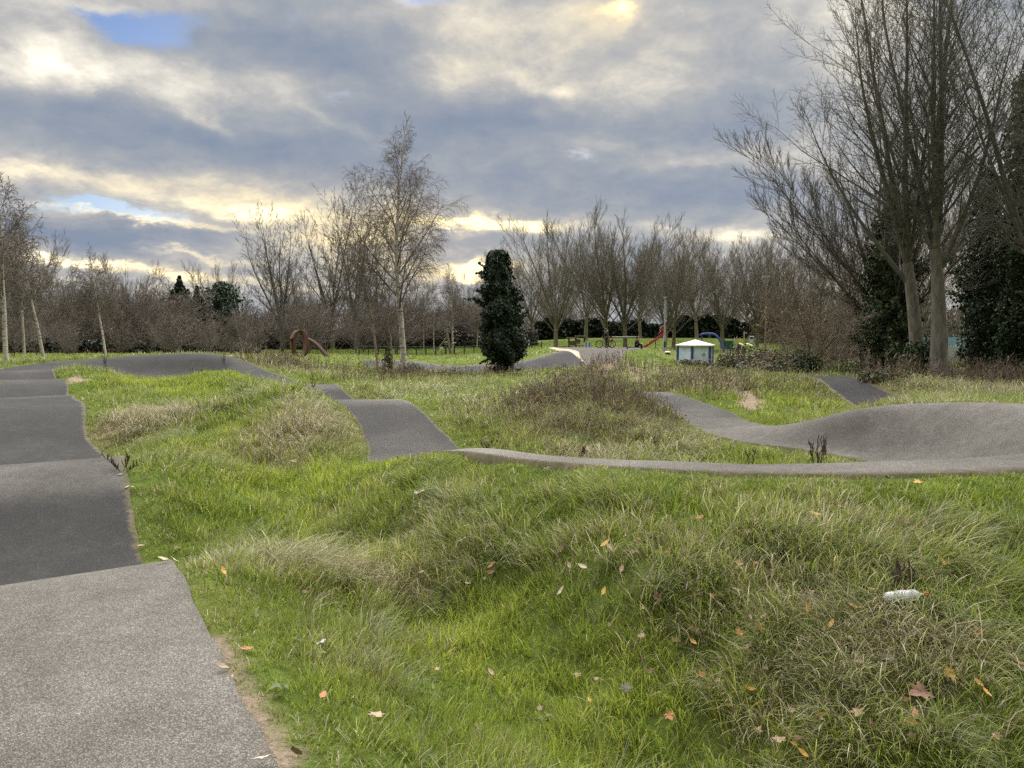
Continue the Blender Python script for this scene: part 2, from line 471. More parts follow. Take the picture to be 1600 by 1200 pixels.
# straw coloured patches (photo pixel, radius x, radius y, strength)
STRAW = spots([(470, 660, 1.2, 2.0, .8), (440, 690, 1.1, 1.6, .5), (240, 650, 1.0, 1.8, .9), (215, 670, .8, 1.0, .5), (460, 890, .45, .28, 1.0), (560, 900, .4, .3, .7), (620, 930, .4, .3, .6), (650, 1010, .5, .3, .5), (560, 790, .7, .7, .6), (640, 850, .5, .6, .7), (700, 870, .5, .5, .5), (820, 690, .7, .9, .3), (910, 720, .6, .5, .9), (1010, 715, .9, .6, .8), (1100, 690, .7, .7, .4),
               (720, 650, .8, 1.2, .45), (830, 620, 1.0, 1.6, .6), (760, 630, .8, 1.2, .5), (640, 610, 1.8, 1.2, .5), (560, 615, 1.2, 1.2, .4), (700, 600, 2, 1.6, .4), (850, 590, 2, 1.6, .4), (950, 575, 1.6, 2.4, .9), (1110, 605, 1.0, 1.5, 1.0), (1060, 590, 1.5, 2.5, .6), (1090, 560, 2.5, 4, .5), (1250, 980, .5, .4, .25), (1400, 830, .6, .3, .5), (1420, 1010, .4, .25, .7), (1100, 870, .6, .4, .3), (1220, 930, .4, .3, .3), (1480, 1050, .5, .35, .3), (1350, 900, .5, .3, .25), (1530, 610, 3.5, 3, 1.0), (1280, 1100, .5, .4, .5),
               (880, 880, .5, .4, .3), (1020, 1010, .5, .4, .35), (430, 570, 2.5, 3, .8), (330, 580, 1, 1, .0), (200, 590, 1.2, 1.6, .5), (130, 548, 6, 5, .6), (1450, 640, 1.5, 1.5, .5)])
BROWN = spots([(930, 635, 1.7, 2.2, 1.0), (860, 640, 1.2, 1.8, .75), (1000, 665, .8, 1.2, .9), (900, 680, 1.3, .9, .5), (430, 568, 2.0, 2.2, .7), (1540, 605, 4, 3.0, .9), (740, 590, 3.5, 2.5, .4), (1240, 590, 2.5, 4, .5), (945, 575, 1.5, 2.2, .5), (620, 595, 1.6, 1.6, .6), (1090, 590, 1.5, 2.5, .35)])
LUSH = spots([(300, 592, 4, 4, .9), (700, 590, 4, 4, .7), (760, 660, 1.2, 1.6, .35), (1150, 720, 1.0, .8, .4), (680, 640, 1.2, 2, .3), (250, 605, 1.5, 2, .4), (820, 680, .9, 1.1, .3), (430, 760, .8, 1.6, .9), (560, 770, .8, 1.2, .7), (520, 800, .8, 1.0, .8), (640, 900, .5, .8, .5), (760, 980, .5, .6, .7), (900, 1090, .6, .5, .7), (1000, 1190, .7, .5, .7), (340, 690, .8, 2.0, .8), (500, 1100, .5, .5, .4), (300, 610, 3, 3, .4), (560, 740, 2, 1.4, .5), (1230, 640, 2.2, 3.5, 1.0), (430, 800, .7, .9, .4), (1560, 790, .9, .5, .6), (900, 1120, 1.2, .6, .3), (700, 545, 12, 18, 1.0), (200, 580, 2, 2, .5), (690, 740, 1.2, .6, .4), (1060, 548, 3, 6, .6)])

# ---------------------------------------------------------------- ground sheet
ny, nx = gx.shape
idx = np.arange(ny * nx).reshape(ny, nx)
f = np.stack([idx[:-1, :-1], idx[:-1, 1:], idx[1:, 1:], idx[1:, :-1]], -1).reshape(-1, 4)
gf = gx.ravel(); gyf = gy.ravel()
strawg = np.clip(field(STRAW, gf, gyf), 0, 1); browng = np.clip(field(BROWN, gf, gyf), 0, 1); soilg = soil(gf, gyf)
cols = np.stack([np.clip(strawg, 0, 1), np.clip(browng, 0, 1), soilg], -1)
gm = np_mesh('ground', np.stack([gf, gyf, Z.ravel()], -1), f.ravel(), np.full(len(f), 4), cols, smooth=True)

m, nt, bs = new_mat('turf')
geo = nd(nt, 'ShaderNodeNewGeometry')
at = nd(nt, 'ShaderNodeAttribute', attribute_name='col')
sep = nd(nt, 'ShaderNodeSeparateColor'); nt.links.new(at.outputs['Color'], sep.inputs[0])
n1 = nd(nt, 'ShaderNodeTexNoise', i_Scale=.55, i_Detail=8, i_Roughness=.65); nt.links.new(geo.outputs['Position'], n1.inputs['Vector'])
n2 = nd(nt, 'ShaderNodeTexNoise', i_Scale=9., i_Detail=6, i_Roughness=.7); nt.links.new(geo.outputs['Position'], n2.inputs['Vector'])
n3 = nd(nt, 'ShaderNodeTexNoise', i_Scale=45., i_Detail=4, i_Roughness=.7); nt.links.new(geo.outputs['Position'], n3.inputs['Vector'])
g1 = ramp(nt, n1.outputs['Fac'], [(.3, (.085, .125, .022)), (.5, (.125, .180, .032)), (.7, (.17, .195, .05))])
g2 = ramp(nt, n2.outputs['Fac'], [(.3, (.5, .5, .5)), (.7, (1.2, 1.2, 1.15))])
mg = nd(nt, 'ShaderNodeMix', data_type='RGBA', blend_type='MULTIPLY'); mg.inputs[0].default_value = 1
nt.links.new(g1.outputs[0], mg.inputs[6]); nt.links.new(g2.outputs[0], mg.inputs[7])


def mixc(fac, a, b):
    x = nd(nt, 'ShaderNodeMix', data_type='RGBA')
    nt.links.new(fac, x.inputs[0]); nt.links.new(a, x.inputs[6]) if not isinstance(a, tuple) else None
    if isinstance(b, tuple): x.inputs[7].default_value = (*b, 1)
    else: nt.links.new(b, x.inputs[7])
    return x.outputs[2]


c = mixc(sep.outputs[0], mg.outputs[2], (.17, .14, .07))
c = mixc(sep.outputs[1], c, (.075, .06, .04))
so = ramp(nt, n3.outputs['Fac'], [(.3, (.22, .165, .12)), (.7, (.42, .33, .25))])
c = mixc(sep.outputs[2], c, so.outputs[0])
nt.links.new(c, bs.inputs['Base Color'])
bs.inputs['Roughness'].default_value = .95; bs.inputs['Specular IOR Level'].default_value = .1
ad = nd(nt, 'ShaderNodeMath', operation='ADD'); nt.links.new(n2.outputs['Fac'], ad.inputs[0]); nt.links.new(n3.outputs['Fac'], ad.inputs[1])
bp = nd(nt, 'ShaderNodeBump', i_Strength=.9, i_Distance=.06); nt.links.new(ad.outputs[0], bp.inputs['Height']); nt.links.new(bp.outputs[0], bs.inputs['Normal'])
M_TURF = m
ground = link('ground', gm, M_TURF)
tag(ground, 'rough grassy ground with mounds and hollows between the tracks', 'ground', kind='structure')


# ---------------------------------------------------------------- asphalt
def asphalt(name, dark, light, speck, coarse):
    m, nt, bs = new_mat(name)
    geo = nd(nt, 'ShaderNodeNewGeometry')
    pos = geo.outputs['Position']
    big = nd(nt, 'ShaderNodeTexNoise', i_Scale=.7, i_Detail=6, i_Roughness=.65); nt.links.new(pos, big.inputs['Vector'])
    mid = nd(nt, 'ShaderNodeTexNoise', i_Scale=7, i_Detail=6, i_Roughness=.7); nt.links.new(pos, mid.inputs['Vector'])
    vor = nd(nt, 'ShaderNodeTexVoronoi', i_Scale=coarse); nt.links.new(pos, vor.inputs['Vector'])
    fine = nd(nt, 'ShaderNodeTexNoise', i_Scale=coarse * .9, i_Detail=3, i_Roughness=.6); nt.links.new(pos, fine.inputs['Vector'])
    add = nd(nt, 'ShaderNodeMath', operation='MULTIPLY_ADD'); add.inputs[1].default_value = .45
    nt.links.new(mid.outputs['Fac'], add.inputs[0]); nt.links.new(big.outputs['Fac'], add.inputs[2])
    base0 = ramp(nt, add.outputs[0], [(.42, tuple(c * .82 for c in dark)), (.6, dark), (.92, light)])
    base1 = ramp(nt, add.outputs[0], [(.42, (.018, .0176, .0172)), (.75, (.031, .0303, .0295)), (.95, (.048, .0465, .045))])
    att = nd(nt, 'ShaderNodeAttribute', attribute_name='col')
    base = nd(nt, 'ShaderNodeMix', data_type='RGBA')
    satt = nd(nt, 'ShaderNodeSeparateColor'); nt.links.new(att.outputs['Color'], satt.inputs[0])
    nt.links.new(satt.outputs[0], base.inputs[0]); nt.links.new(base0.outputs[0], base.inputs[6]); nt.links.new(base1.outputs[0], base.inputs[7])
    sepc = nd(nt, 'ShaderNodeSeparateColor'); nt.links.new(vor.outputs['Color'], sepc.inputs[0])
    chip = ramp(nt, sepc.outputs[0], [(0.0, (.45,) * 3), (.55, (.9,) * 3), (.80, (1.25,) * 3), (1, (speck,) * 3)])
    mul = nd(nt, 'ShaderNodeMix', data_type='RGBA', blend_type='MULTIPLY'); mul.inputs[0].default_value = 1
    nt.links.new(base.outputs[2], mul.inputs[6]); nt.links.new(chip.outputs[0], mul.inputs[7])
    # moss, silt and trodden soil creeping in from the edges, and stray silt stains
    em = nd(nt, 'ShaderNodeTexNoise', i_Scale=7.5, i_Detail=8, i_Roughness=.75); nt.links.new(pos, em.inputs['Vector'])
    e1 = nd(nt, 'ShaderNodeMath', operation='MULTIPLY_ADD'); e1.inputs[1].default_value = .62; nt.links.new(satt.outputs[1], e1.inputs[0]); nt.links.new(em.outputs['Fac'], e1.inputs[2])
    ef = ramp(nt, e1.outputs[0], [(.74, (0, 0, 0)), (.92, (.9, .9, .9))])
    ec = ramp(nt, mid.outputs['Fac'], [(.40, (.075, .085, .028)), (.56, (.13, .105, .07)), (.7, (.20, .165, .12))])
    mo = nd(nt, 'ShaderNodeMix', data_type='RGBA')
    nt.links.new(ef.outputs[0], mo.inputs[0]); nt.links.new(mul.outputs[2], mo.inputs[6]); nt.links.new(ec.outputs[0], mo.inputs[7])
    nt.links.new(mo.outputs[2], bs.inputs['Base Color'])
    bs.inputs['Roughness'].default_value = .7
    bs.inputs['Specular IOR Level'].default_value = .12
    bp = nd(nt, 'ShaderNodeBump', i_Strength=.55, i_Distance=.006)
    h = nd(nt, 'ShaderNodeMath', operation='ADD'); nt.links.new(fine.outputs['Fac'], h.inputs[0]); nt.links.new(vor.outputs['Distance'], h.inputs[1])
    nt.links.new(h.outputs[0], bp.inputs['Height']); nt.links.new(bp.outputs[0], bs.inputs['Normal'])
    return m


M_ASPH = asphalt('asphalt_worn', (.084, .078, .069), (.146, .137, .123), 2.2, 210)
M_ASPH_D = asphalt('asphalt_dark', (.018, .0175, .018), (.034, .033, .033), 1.7, 120)
M_ASPH_P = asphalt('asphalt_pale', (.065, .057, .05), (.11, .097, .083), 1.6, 90)

labels = {'main': ('asphalt pump track with rollers and two banked turns', M_ASPH), 'far': ('distant dark asphalt berm dipping beside the ivy tree', M_ASPH_D),
          'start': ('pale asphalt start hill with flat top and ramp', M_ASPH_P), 'east': ('short dark asphalt slope by the right hand trees', M_ASPH_D)}
for nm, pts in TRACKS:
    q = pts.copy()
    nr = len(q)
    jl = (fbm(q[:, 0, 0] * 2.2, q[:, 0, 1] * 2.2, 21, 3) - .5) * .09; jr = (fbm(q[:, -1, 0] * 2.2, q[:, -1, 1] * 2.2, 22, 3) - .5) * .09
    ax = q[:, -1] - q[:, 0]; ax /= np.linalg.norm(ax[:, :2], axis=1)[:, None]
    q[:, 0, :2] -= ax[:, :2] * jl[:, None]; q[:, -1, :2] += ax[:, :2] * jr[:, None]
    q[:, :, 2] += (fbm(q[:, :, 0] * .8, q[:, :, 1] * .8, 31, 3) - .5) * .035
    skL = q[:, :1].copy(); skR = q[:, -1:].copy(); skL[:, :, 2] -= .16; skR[:, :, 2] -= .16
    skL[:, 0, :2] -= ax[:, :2] * .03; skR[:, 0, :2] += ax[:, :2] * .03
    q = np.concatenate([skL, q, skR], 1)
    nc = q.shape[1]
    ii = np.arange(nr * nc).reshape(nr, nc)
    ff = np.stack([ii[:-1, :-1], ii[:-1, 1:], ii[1:, 1:], ii[1:, :-1]], -1).reshape(-1, 4)
    if nm == 'main':
        # the newer, darker surfacing runs from the second roller round the far bend to the near bend
        mx_, my_ = q[:, nc // 2, 0], q[:, nc // 2, 1]
        isA = np.arange(nr) < half * .5
        wear_and_light = np.where(mx_ < -1.9, sstep(5.6, 6.6, my_), 0.0)
        wear_and_light = np.where((mx_ > -6.5) & (my_ < 22) & ~isA, sstep(11.0, 13.5, my_), wear_and_light)
        wear_and_light = np.where(mx_ > 1.0, .15 + .6 * sstep(14, 19, my_), wear_and_light)
        # flat roller tops: rider polish plus low sky light painted into the tone
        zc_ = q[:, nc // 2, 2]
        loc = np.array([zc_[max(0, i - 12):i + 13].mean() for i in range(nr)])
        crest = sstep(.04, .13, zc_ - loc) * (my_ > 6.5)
        wear_and_light = wear_and_light * (1 - .6 * crest)
        wcol = np.zeros((nr, nc, 3)); wcol[:, :, 0] = wear_and_light[:, None]; wcol[:, [0, 1, -2, -1], 1] = .85; wcol[:, [2, -3], 1] = .12; wcol[:, :, 1] *= (.45 + .55 * sstep(5.5, 8, my_))[:, None]; wcol = wcol.reshape(-1, 3)
    else:
        wcol = np.zeros((nr, nc, 3)); wcol[:, [0, 1, -2, -1], 1] = 1; wcol[:, [2, -3], 1] = .4; wcol = wcol.reshape(-1, 3)
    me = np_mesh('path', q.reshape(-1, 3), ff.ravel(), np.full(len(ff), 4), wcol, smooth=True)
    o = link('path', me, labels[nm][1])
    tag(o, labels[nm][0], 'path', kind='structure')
    # make faces look up
    bm = bmesh.new(); bm.from_mesh(me); bmesh.ops.recalc_face_normals(bm, faces=bm.faces)
    up = sum(fc.normal.z for fc in bm.faces)
    if up < 0: bmesh.ops.reverse_faces(bm, faces=bm.faces)
    bm.to_mesh(me); bm.free()
# ---------------------------------------------------------------- grass blades
def wedge(n, y0, y1, rng):
    """ground samples in the wedge the photograph looks over, plus a margin each side"""
    yy = np.sqrt(rng.uniform(y0 * y0, y1 * y1, n))
    half_ = .70 * yy + 1.6
    xx = rng.uniform(-1, 1, n) * half_
    return xx, yy


def blades(x, y, z, head, length, width, lean0, lean1, col, rng, seg=2):
    """one tapering strip per blade: seg segments bending from lean0 to lean1"""
    n = len(x)
    hx, hy = np.cos(head), np.sin(head)
    tw = head + PI / 2 + rng.normal(0, .7, n)
    s = np.stack([np.cos(tw), np.sin(tw), np.zeros(n)], -1) * (width * .5)[:, None]
    p = np.stack([x, y, z - .01], -1)
    rows = [p - s, p + s]
    for k in range(seg):
        a = lean0 + (lean1 - lean0) * (k / (seg - 1.0))
        p = p + np.stack([hx * np.sin(a), hy * np.sin(a), np.cos(a)], -1) * (length * 1.04 / seg)[:, None]
        if k == seg - 1: rows.append(p)
        else:
            f = .88 - .35 * (k + 1) / seg * (seg > 2)
            rows += [p + s * f, p - s * f] if k % 2 == 0 else [p - s * f, p + s * f]
    V = np.stack(rows, 1)
    C = np.repeat(col[:, None, :], V.shape[1], 1)
    return V, C


def pack(name, parts, m):
    VV, CC, FF, SZ = [], [], [], []
    base = 0
    for V, C in parts:
        n, k = V.shape[:2]
        if n == 0: continue
        pat = {5: [0, 1, 2, 3, 3, 2, 4], 9: [0, 1, 2, 3, 3, 2, 5, 4, 4, 5, 6, 7, 7, 6, 8]}[k]
        siz = {5: [4, 3], 9: [4, 4, 4, 3]}[k]
        VV.append(V.reshape(-1, 3)); CC.append(C.reshape(-1, 3))
        FF.append(((np.arange(n) * k)[:, None] + base + np.array([pat])).ravel()); SZ.append(np.tile(siz, n))
        base += n * k
    me = np_mesh(name, np.concatenate(VV), np.concatenate(FF), np.concatenate(SZ), np.clip(np.concatenate(CC), 0, 1))
    return link(name, me, m)


M_GRASS = leaf_mat('grass_blade', transl=.48, rough=.42, spec=.4)
GREENS = np.array([(.075, .118, .022), (.120, .175, .032), (.165, .220, .045), (.205, .255, .060), (.255, .275, .090)])
STRAWS = np.array([(.34, .305, .20), (.25, .225, .14), (.43, .40, .29), (.20, .18, .11)])
BROWNS = np.array([(.11, .085, .055), (.16, .12, .075), (.075, .055, .04), (.20, .16, .10)])
BLUISH = np.array([(.165, .195, .080), (.215, .245, .125), (.125, .165, .060)])


def slope_dir(x, y):
    e = .25
    return -(hgt(x + e, y) - hgt(x - e, y)) / (2 * e), -(hgt(x, y + e) - hgt(x, y - e)) / (2 * e)


green_parts, dry_parts = [], []
#        y0   y1   tufts  blades  width  length radius
ZONES = [(1.7, 5.0, 6600, 15, .0066, .10, .062), (5.0, 9.0, 10500, 15, .0082, .125, .08), (9.0, 16., 12500, 13, .0125, .135, .12),
         (16., 28., 12500, 12, .020, .15, .18), (28., 46., 10000, 11, .032, .17, .28), (46., 112., 12000, 9, .065, .13, .55)]
for zi, (y0, y1, nt_, nb, w, ln, rad) in enumerate(ZONES):
    rng = np.random.default_rng(100 + zi)
    x, y = wedge(nt_, y0, y1, rng)
    sdv = sdist(x, y)
    s_ = soil(x, y)
    keep = (sdv > .03 + rng.uniform(-.03, .05, nt_)) & (rng.uniform(0, 1, nt_) > s_ * 1.15)
    x, y, sdv = x[keep], y[keep], sdv[keep]
    nT = len(x)
    st = np.clip(field(STRAW, x, y), 0, 1.2); br = np.clip(field(BROWN, x, y), 0, 1.2); lu = np.clip(field(LUSH, x, y), 0, 1.2)
    f1 = fbm(x * .8 + 5, y * .8, 41, 4); f2 = fbm(x * 2.3, y * 2.3 + 3, 43, 3); f3 = fbm(x * .35, y * .35, 47, 3)
    # tall tussocks come in patches, the trodden edge of the track stays short
    tall = sstep(.50, .68, f1) * .9 + st * .8 + br * .5
    tall *= 1 - .75 * (1 - sstep(.1, .9, sdv))
    tall *= (1 - .75 * np.clip(lu, 0, 1))
    tall *= 1 - .8 * sstep(48, 60, y)
    valley = np.exp(-((x - (2.1 - .47 * y)) / .75) ** 2) * (y < 16)
    tall *= 1 - .8 * valley
    lu = np.clip(lu + .5 * valley, 0, 1.2)
    L_t = ln * (.75 + .5 * f2 + 1.45 * tall) * rng.uniform(.55, 1.5, nT)
    L_t *= .38 + .62 * sstep(.0, .75, sdv)
    strawness = np.clip(.06 + st * .75 + .30 * sstep(.56, .76, f2) * (1 - lu) + .12 * sstep(.5, .7, f3) - .25 * lu, 0, .9)
    gx_, gy_ = slope_dir(x, y)
    comm = np.arctan2(gy_ * 1.0 + (fbm(x * .7, y * .7, 51, 2) - .5) * .9, gx_ * 1.0 + (fbm(x * .7 + 9, y * .7, 53, 2) - .5) * .9 + .05)
    comm += rng.normal(0, .5, nT)
    brownness = np.clip(br, 0, .95)
    tuft_v = rng.uniform(.72, 1.22, nT)
    # expand into blades
    T = np.repeat(np.arange(nT), nb)
    n = len(T)
    ang = rng.uniform(0, 2 * PI, n); rr_ = np.sqrt(rng.uniform(0, 1, n)) * rad * (1 + .4 * tall[T])
    bx, by = x[T] + np.cos(ang) * rr_, y[T] + np.sin(ang) * rr_
    ok = sdist(bx, by) > -.015 - .03 * rng.uniform(0, 1, n) ** 3
    T, ang, rr_, bx, by = T[ok], ang[ok], rr_[ok], bx[ok], by[ok]
    n = len(T)
    tl = np.clip(tall[T], 0, 1.4)
    k = rng.uniform(0, 1, n)
    head = np.where(k < .35 + .35 * np.clip(tl, 0, 1), comm[T] + rng.normal(0, .45, n), ang + rng.normal(0, .4, n))
    length = L_t[T] * rng.uniform(.55, 1.25, n)
    lean0 = np.abs(rng.normal(.30, .22, n)) + .40 * np.clip(tl, 0, 1) * rng.uniform(.4, 1.2, n)
    lean1 = lean0 + np.abs(rng.normal(.45, .3, n)) + .75 * np.clip(tl, 0, 1) * rng.uniform(.3, 1.2, n)
    lean1 = np.minimum(lean1, 2.0)
    width = w * rng.uniform(.65, 1.3, n) * (1 - .2 * np.clip(tl, 0, 1))
    isdry = rng.uniform(0, 1, n) < strawness[T] * (1 - brownness[T]) + .04
    isbr = rng.uniform(0, 1, n) < brownness[T] * .75
    isbl = (rng.uniform(0, 1, n) < .5 * sstep(.55, .7, fbm(bx * 1.1 + 31, by * 1.1, 61, 3)) + .16 * np.clip(tl - .3, 0, .8)) & ~isdry
    gi = np.clip((f2[T] * 3.2 + rng.normal(0, .9, n) + .5 * np.clip(lu[T], 0, 1)), 0, 4.0)
    lo = np.floor(gi).astype(int); fr = gi - lo
    gcol = GREENS[lo] * (1 - fr)[:, None] + GREENS[np.minimum(lo + 1, 4)] * fr[:, None]
    gcol *= 1 + np.array([.16, .16, .0]) * np.clip(lu[T], 0, 1)[:, None]
    scol = STRAWS[rng.integers(0, 4, n)]; bcol = BROWNS[rng.integers(0, 4, n)]; lcol = BLUISH[rng.integers(0, 3, n)]
    c = np.where(isbl[:, None], lcol, gcol)
    c = np.where(isdry[:, None], scol, c)
    c = np.where(isbr[:, None], bcol, c)
    c = c * np.where((isdry | isbr)[:, None], np.array([1.20, 1.18, 1.10]), np.array([1.40, 1.32, 1.0])) * rng.uniform(.7, 1.25, n)[:, None] * tuft_v[T][:, None]
    bz = hgt(bx, by)
    V, Cc = blades(bx, by, bz, head, length, width, lean0, lean1, c, rng, 4 if y1 <= 9 else 2)
    dm = isdry | isbr
    green_parts.append((V[~dm], Cc[~dm])); dry_parts.append((V[dm], Cc[dm]))

# long tussocks lying over down the banks
rng = np.random.default_rng(140)
for (y0, y1, nT, nb, w, lo, hi, rad) in ((2.3, 5.5, 300, 52, .0062, .16, .34, .085), (5.5, 9.0, 520, 48, .0085, .17, .36, .11), (9., 17., 520, 40, .014, .18, .36, .17), (17, 32, 420, 34, .024, .2, .42, .28)):
    x, y = wedge(nT * 3, y0, y1, rng)
    f1 = fbm(x * .8 + 5, y * .8, 41, 4); st = np.clip(field(STRAW, x, y), 0, 1.2); lu = np.clip(field(LUSH, x, y), 0, 1.2)
    valley = np.exp(-((x - (2.1 - .47 * y)) / .9) ** 2) * (y < 16)
    pr_ = (sstep(.42, .62, f1) * .8 + st + .12) * (1 - .9 * np.clip(lu, 0, 1)) * (1 - .9 * valley) * (sdist(x, y) > .7)
    keep = rng.uniform(0, 1, len(x)) < pr_
    x, y = x[keep][:nT], y[keep][:nT]; st = st[keep][:nT]; nT = len(x)
    gx_, gy_ = slope_dir(x, y)
    sw_ = fbm(x * .55 + 3, y * .55, 71, 3) * 4 * PI
    gl_ = np.hypot(gx_, gy_)
    hx_, hy_ = gx_ / (gl_ + .05) + .8 * np.cos(sw_), gy_ / (gl_ + .05) + .8 * np.sin(sw_)
    hd0 = np.arctan2(hy_, hx_) + rng.normal(0, .35, nT)
    big = rng.uniform(.7, 1.25, nT); kind = rng.uniform(0, 1, nT)
    T = np.repeat(np.arange(nT), nb); n = len(T)
    ang = rng.uniform(0, 2 * PI, n); rr_ = np.sqrt(rng.uniform(0, 1, n)) * rad * big[T]
    bx, by = x[T] + np.cos(ang) * rr_, y[T] + np.sin(ang) * rr_
    ok = sdist(bx, by) > .05
    T, ang, bx, by = T[ok], ang[ok], bx[ok], by[ok]; n = len(T)
    head = hd0[T] + rng.normal(0, .42, n) + .25 * np.sin(ang - hd0[T])
    length = rng.uniform(lo, hi, n) * big[T]
    lean0 = np.clip(rng.normal(.45, .25, n), 0, 1.2); lean1 = np.clip(lean0 + rng.normal(.95, .3, n), .5, 2.0)
    dry = rng.uniform(0, 1, n) < np.clip(.10 + .5 * st[T] + .35 * (kind[T] > .80), 0, .85)
    c = np.where((kind[T] < .28)[:, None], BLUISH[rng.integers(0, 3, n)], GREENS[rng.integers(0, 5, n)] * np.array([1.25, 1.15, .95]))
    c = np.where(dry[:, None], STRAWS[rng.integers(0, 4, n)] * 1.15, c) * rng.uniform(.75, 1.3, n)[:, None]
    V, Cc = blades(bx, by, hgt(bx, by), head, length, np.full(n, w * .85) * rng.uniform(.6, 1.2, n), lean0, lean1, c, rng, 4)
    green_parts.append((V[~dry], Cc[~dry])); dry_parts.append((V[dry], Cc[dry]))

g_ = pack('grass', green_parts, M_GRASS)
tag(g_, 'green grass growing over the mounds, hollows and field', 'grass', kind='stuff')
g_ = pack('dry_grass', dry_parts, M_GRASS)
tag(g_, 'straw coloured and brown dead grass among the green', 'grass', kind='stuff')

# upright dead stems (brown mound, far verge, under the big trees)
rng = np.random.default_rng(55)
Vs, Cs = [], []


def stems(cx, cy, ax_, ay_, n, hmin, hmax, w, lean=.18):
    x = cx + rng.normal(0, ax_, n); y = cy + rng.normal(0, ay_, n)
    ok = sdist(x, y) > .1
    x, y = x[ok], y[ok]; n = len(x)
    z = hgt(x, y)
    l0 = np.abs(rng.normal(0, lean, n))
    hd = rng.uniform(0, 2 * PI, n); ln = rng.uniform(hmin, hmax, n)
    c = BROWNS[rng.integers(0, 4, n)] * rng.uniform(.6, 1.3, n)[:, None]
    V, C = blades(x, y, z, hd, ln, np.full(n, w) * rng.uniform(.7, 1.3, n), l0, l0 + .15, c, rng)
    Vs.append(V); Cs.append(C)
    # seed heads and side twigs near the tops
    for _ in range(3):
        t = rng.uniform(.45, 1.0, n)
        px_ = x + np.cos(hd) * np.sin(l0) * ln * t; py_ = y + np.sin(hd) * np.sin(l0) * ln * t; pz_ = z + np.cos(l0) * ln * t
        V, C = blades(px_, py_, pz_, rng.uniform(0, 2 * PI, n), ln * rng.uniform(.12, .3, n), np.full(n, w * 1.5), rng.uniform(.3, 1.0, n), rng.uniform(.5, 1.3, n), c * .8, rng)
        Vs.append(V); Cs.append(C)


stems(1.9, 17.2, 1.0, 1.0, 900, .2, .5, .010)
stems(1.0, 17.6, .9, .9, 450, .15, .42, .010)
stems(2.8, 15.9, .5, .7, 250, .15, .35, .010)
for px, py, a, b, nn, h0, h1_ in [(430, 570, 1.8, 1.6, 500, .3, .75), (1540, 604, 2.6, 2.2, 1300, .35, 1.0), (945, 575, 1.1, 1.5, 350, .3, .7), (740, 590, 2.6, 1.6, 350, .2, .6), (1110, 605, .8, 1.2, 350, .25, .6), (1050, 590, 1.2, 1.6, 250, .2, .5), (620, 596, 1.3, 1.2, 300, .3, .8),
                                  (1600, 590, 3, 2.5, 600, .5, 1.3), (130, 552, 5, 3, 300, .3, .7)]:
    g0 = ground_at(px, py)
    stems(g0[0], g0[1], a, b, nn, h0, h1_, .0004 * g0[1] + .005)
V = np.concatenate(Vs); C = np.concatenate(Cs)
g_ = pack('dead_stems', [(V, C)], M_GRASS)
tag(g_, 'brown dead herb stems standing thickly on the mounds and verges', 'dead stems', kind='stuff')

# low broad leaved weeds (dock, plantain, dandelion rosettes) among the near grass
rng = np.random.default_rng(161)
x, y = wedge(330, 2.3, 12, rng)
ok = (sdist(x, y) > .12)
x, y = x[ok], y[ok]; nT = len(x)
T = np.repeat(np.arange(nT), 7); n = len(T)
a = rng.uniform(0, 2 * PI, n); ln = rng.uniform(.028, .06, n) * rng.uniform(.7, 1.3, nT)[T]
zc = hgt(x, y)[T] + rng.uniform(.03, .09, n)
b0 = np.stack([x[T], y[T], zc], -1)
tl_ = rng.uniform(.1, .7, n)
d = np.stack([np.cos(a) * np.cos(tl_), np.sin(a) * np.cos(tl_), np.sin(tl_)], -1); sd2_ = np.stack([-np.sin(a), np.cos(a), rng.normal(0, .25, n)], -1)
wd = (ln * rng.uniform(.22, .36, n))[:, None]
V = np.stack([b0, b0 + d * (ln * .45)[:, None] + sd2_ * wd, b0 + d * ln[:, None] - np.array([0, 0, 1]) * (ln * .25)[:, None], b0 + d * (ln * .45)[:, None] - sd2_ * wd], 1)
V[:, 1, 2] += .006; V[:, 3, 2] += .006
cw = np.array([(.12, .165, .028), (.16, .19, .04), (.10, .14, .03), (.19, .18, .05)])[rng.integers(0, 4, nT)][T] * rng.uniform(.8, 1.25, n)[:, None]
f = ((np.arange(n) * 4)[:, None] + np.array([[0, 1, 2, 0, 2, 3]])).ravel()
g_ = link('weeds', np_mesh('weeds', V.reshape(-1, 3), f, np.full(2 * n, 3), np.repeat(cw, 4, 0)), M_GRASS)
tag(g_, 'low broad leaved weeds scattered through the near grass', 'weeds', kind='stuff')
# ---------------------------------------------------------------- bare trees grown branch by branch
def norm3(a):
    l = math.sqrt(a[0] * a[0] + a[1] * a[1] + a[2] * a[2]) or 1.0
    return (a[0] / l, a[1] / l, a[2] / l)


def cross3(a, b):
    return (a[1] * b[2] - a[2] * b[1], a[2] * b[0] - a[0] * b[2], a[0] * b[1] - a[1] * b[0])


def tilt(d, ang, azim):
    ref = (0, 0, 1) if abs(d[2]) < .9 else (1, 0, 0)
    u = norm3(cross3(d, ref)); v = cross3(d, u)
    ca, sa = math.cos(ang), math.sin(ang)
    cu_, su_ = math.cos(azim), math.sin(azim)
    return norm3(tuple(d[i] * ca + (u[i] * cu_ + v[i] * su_) * sa for i in range(3)))


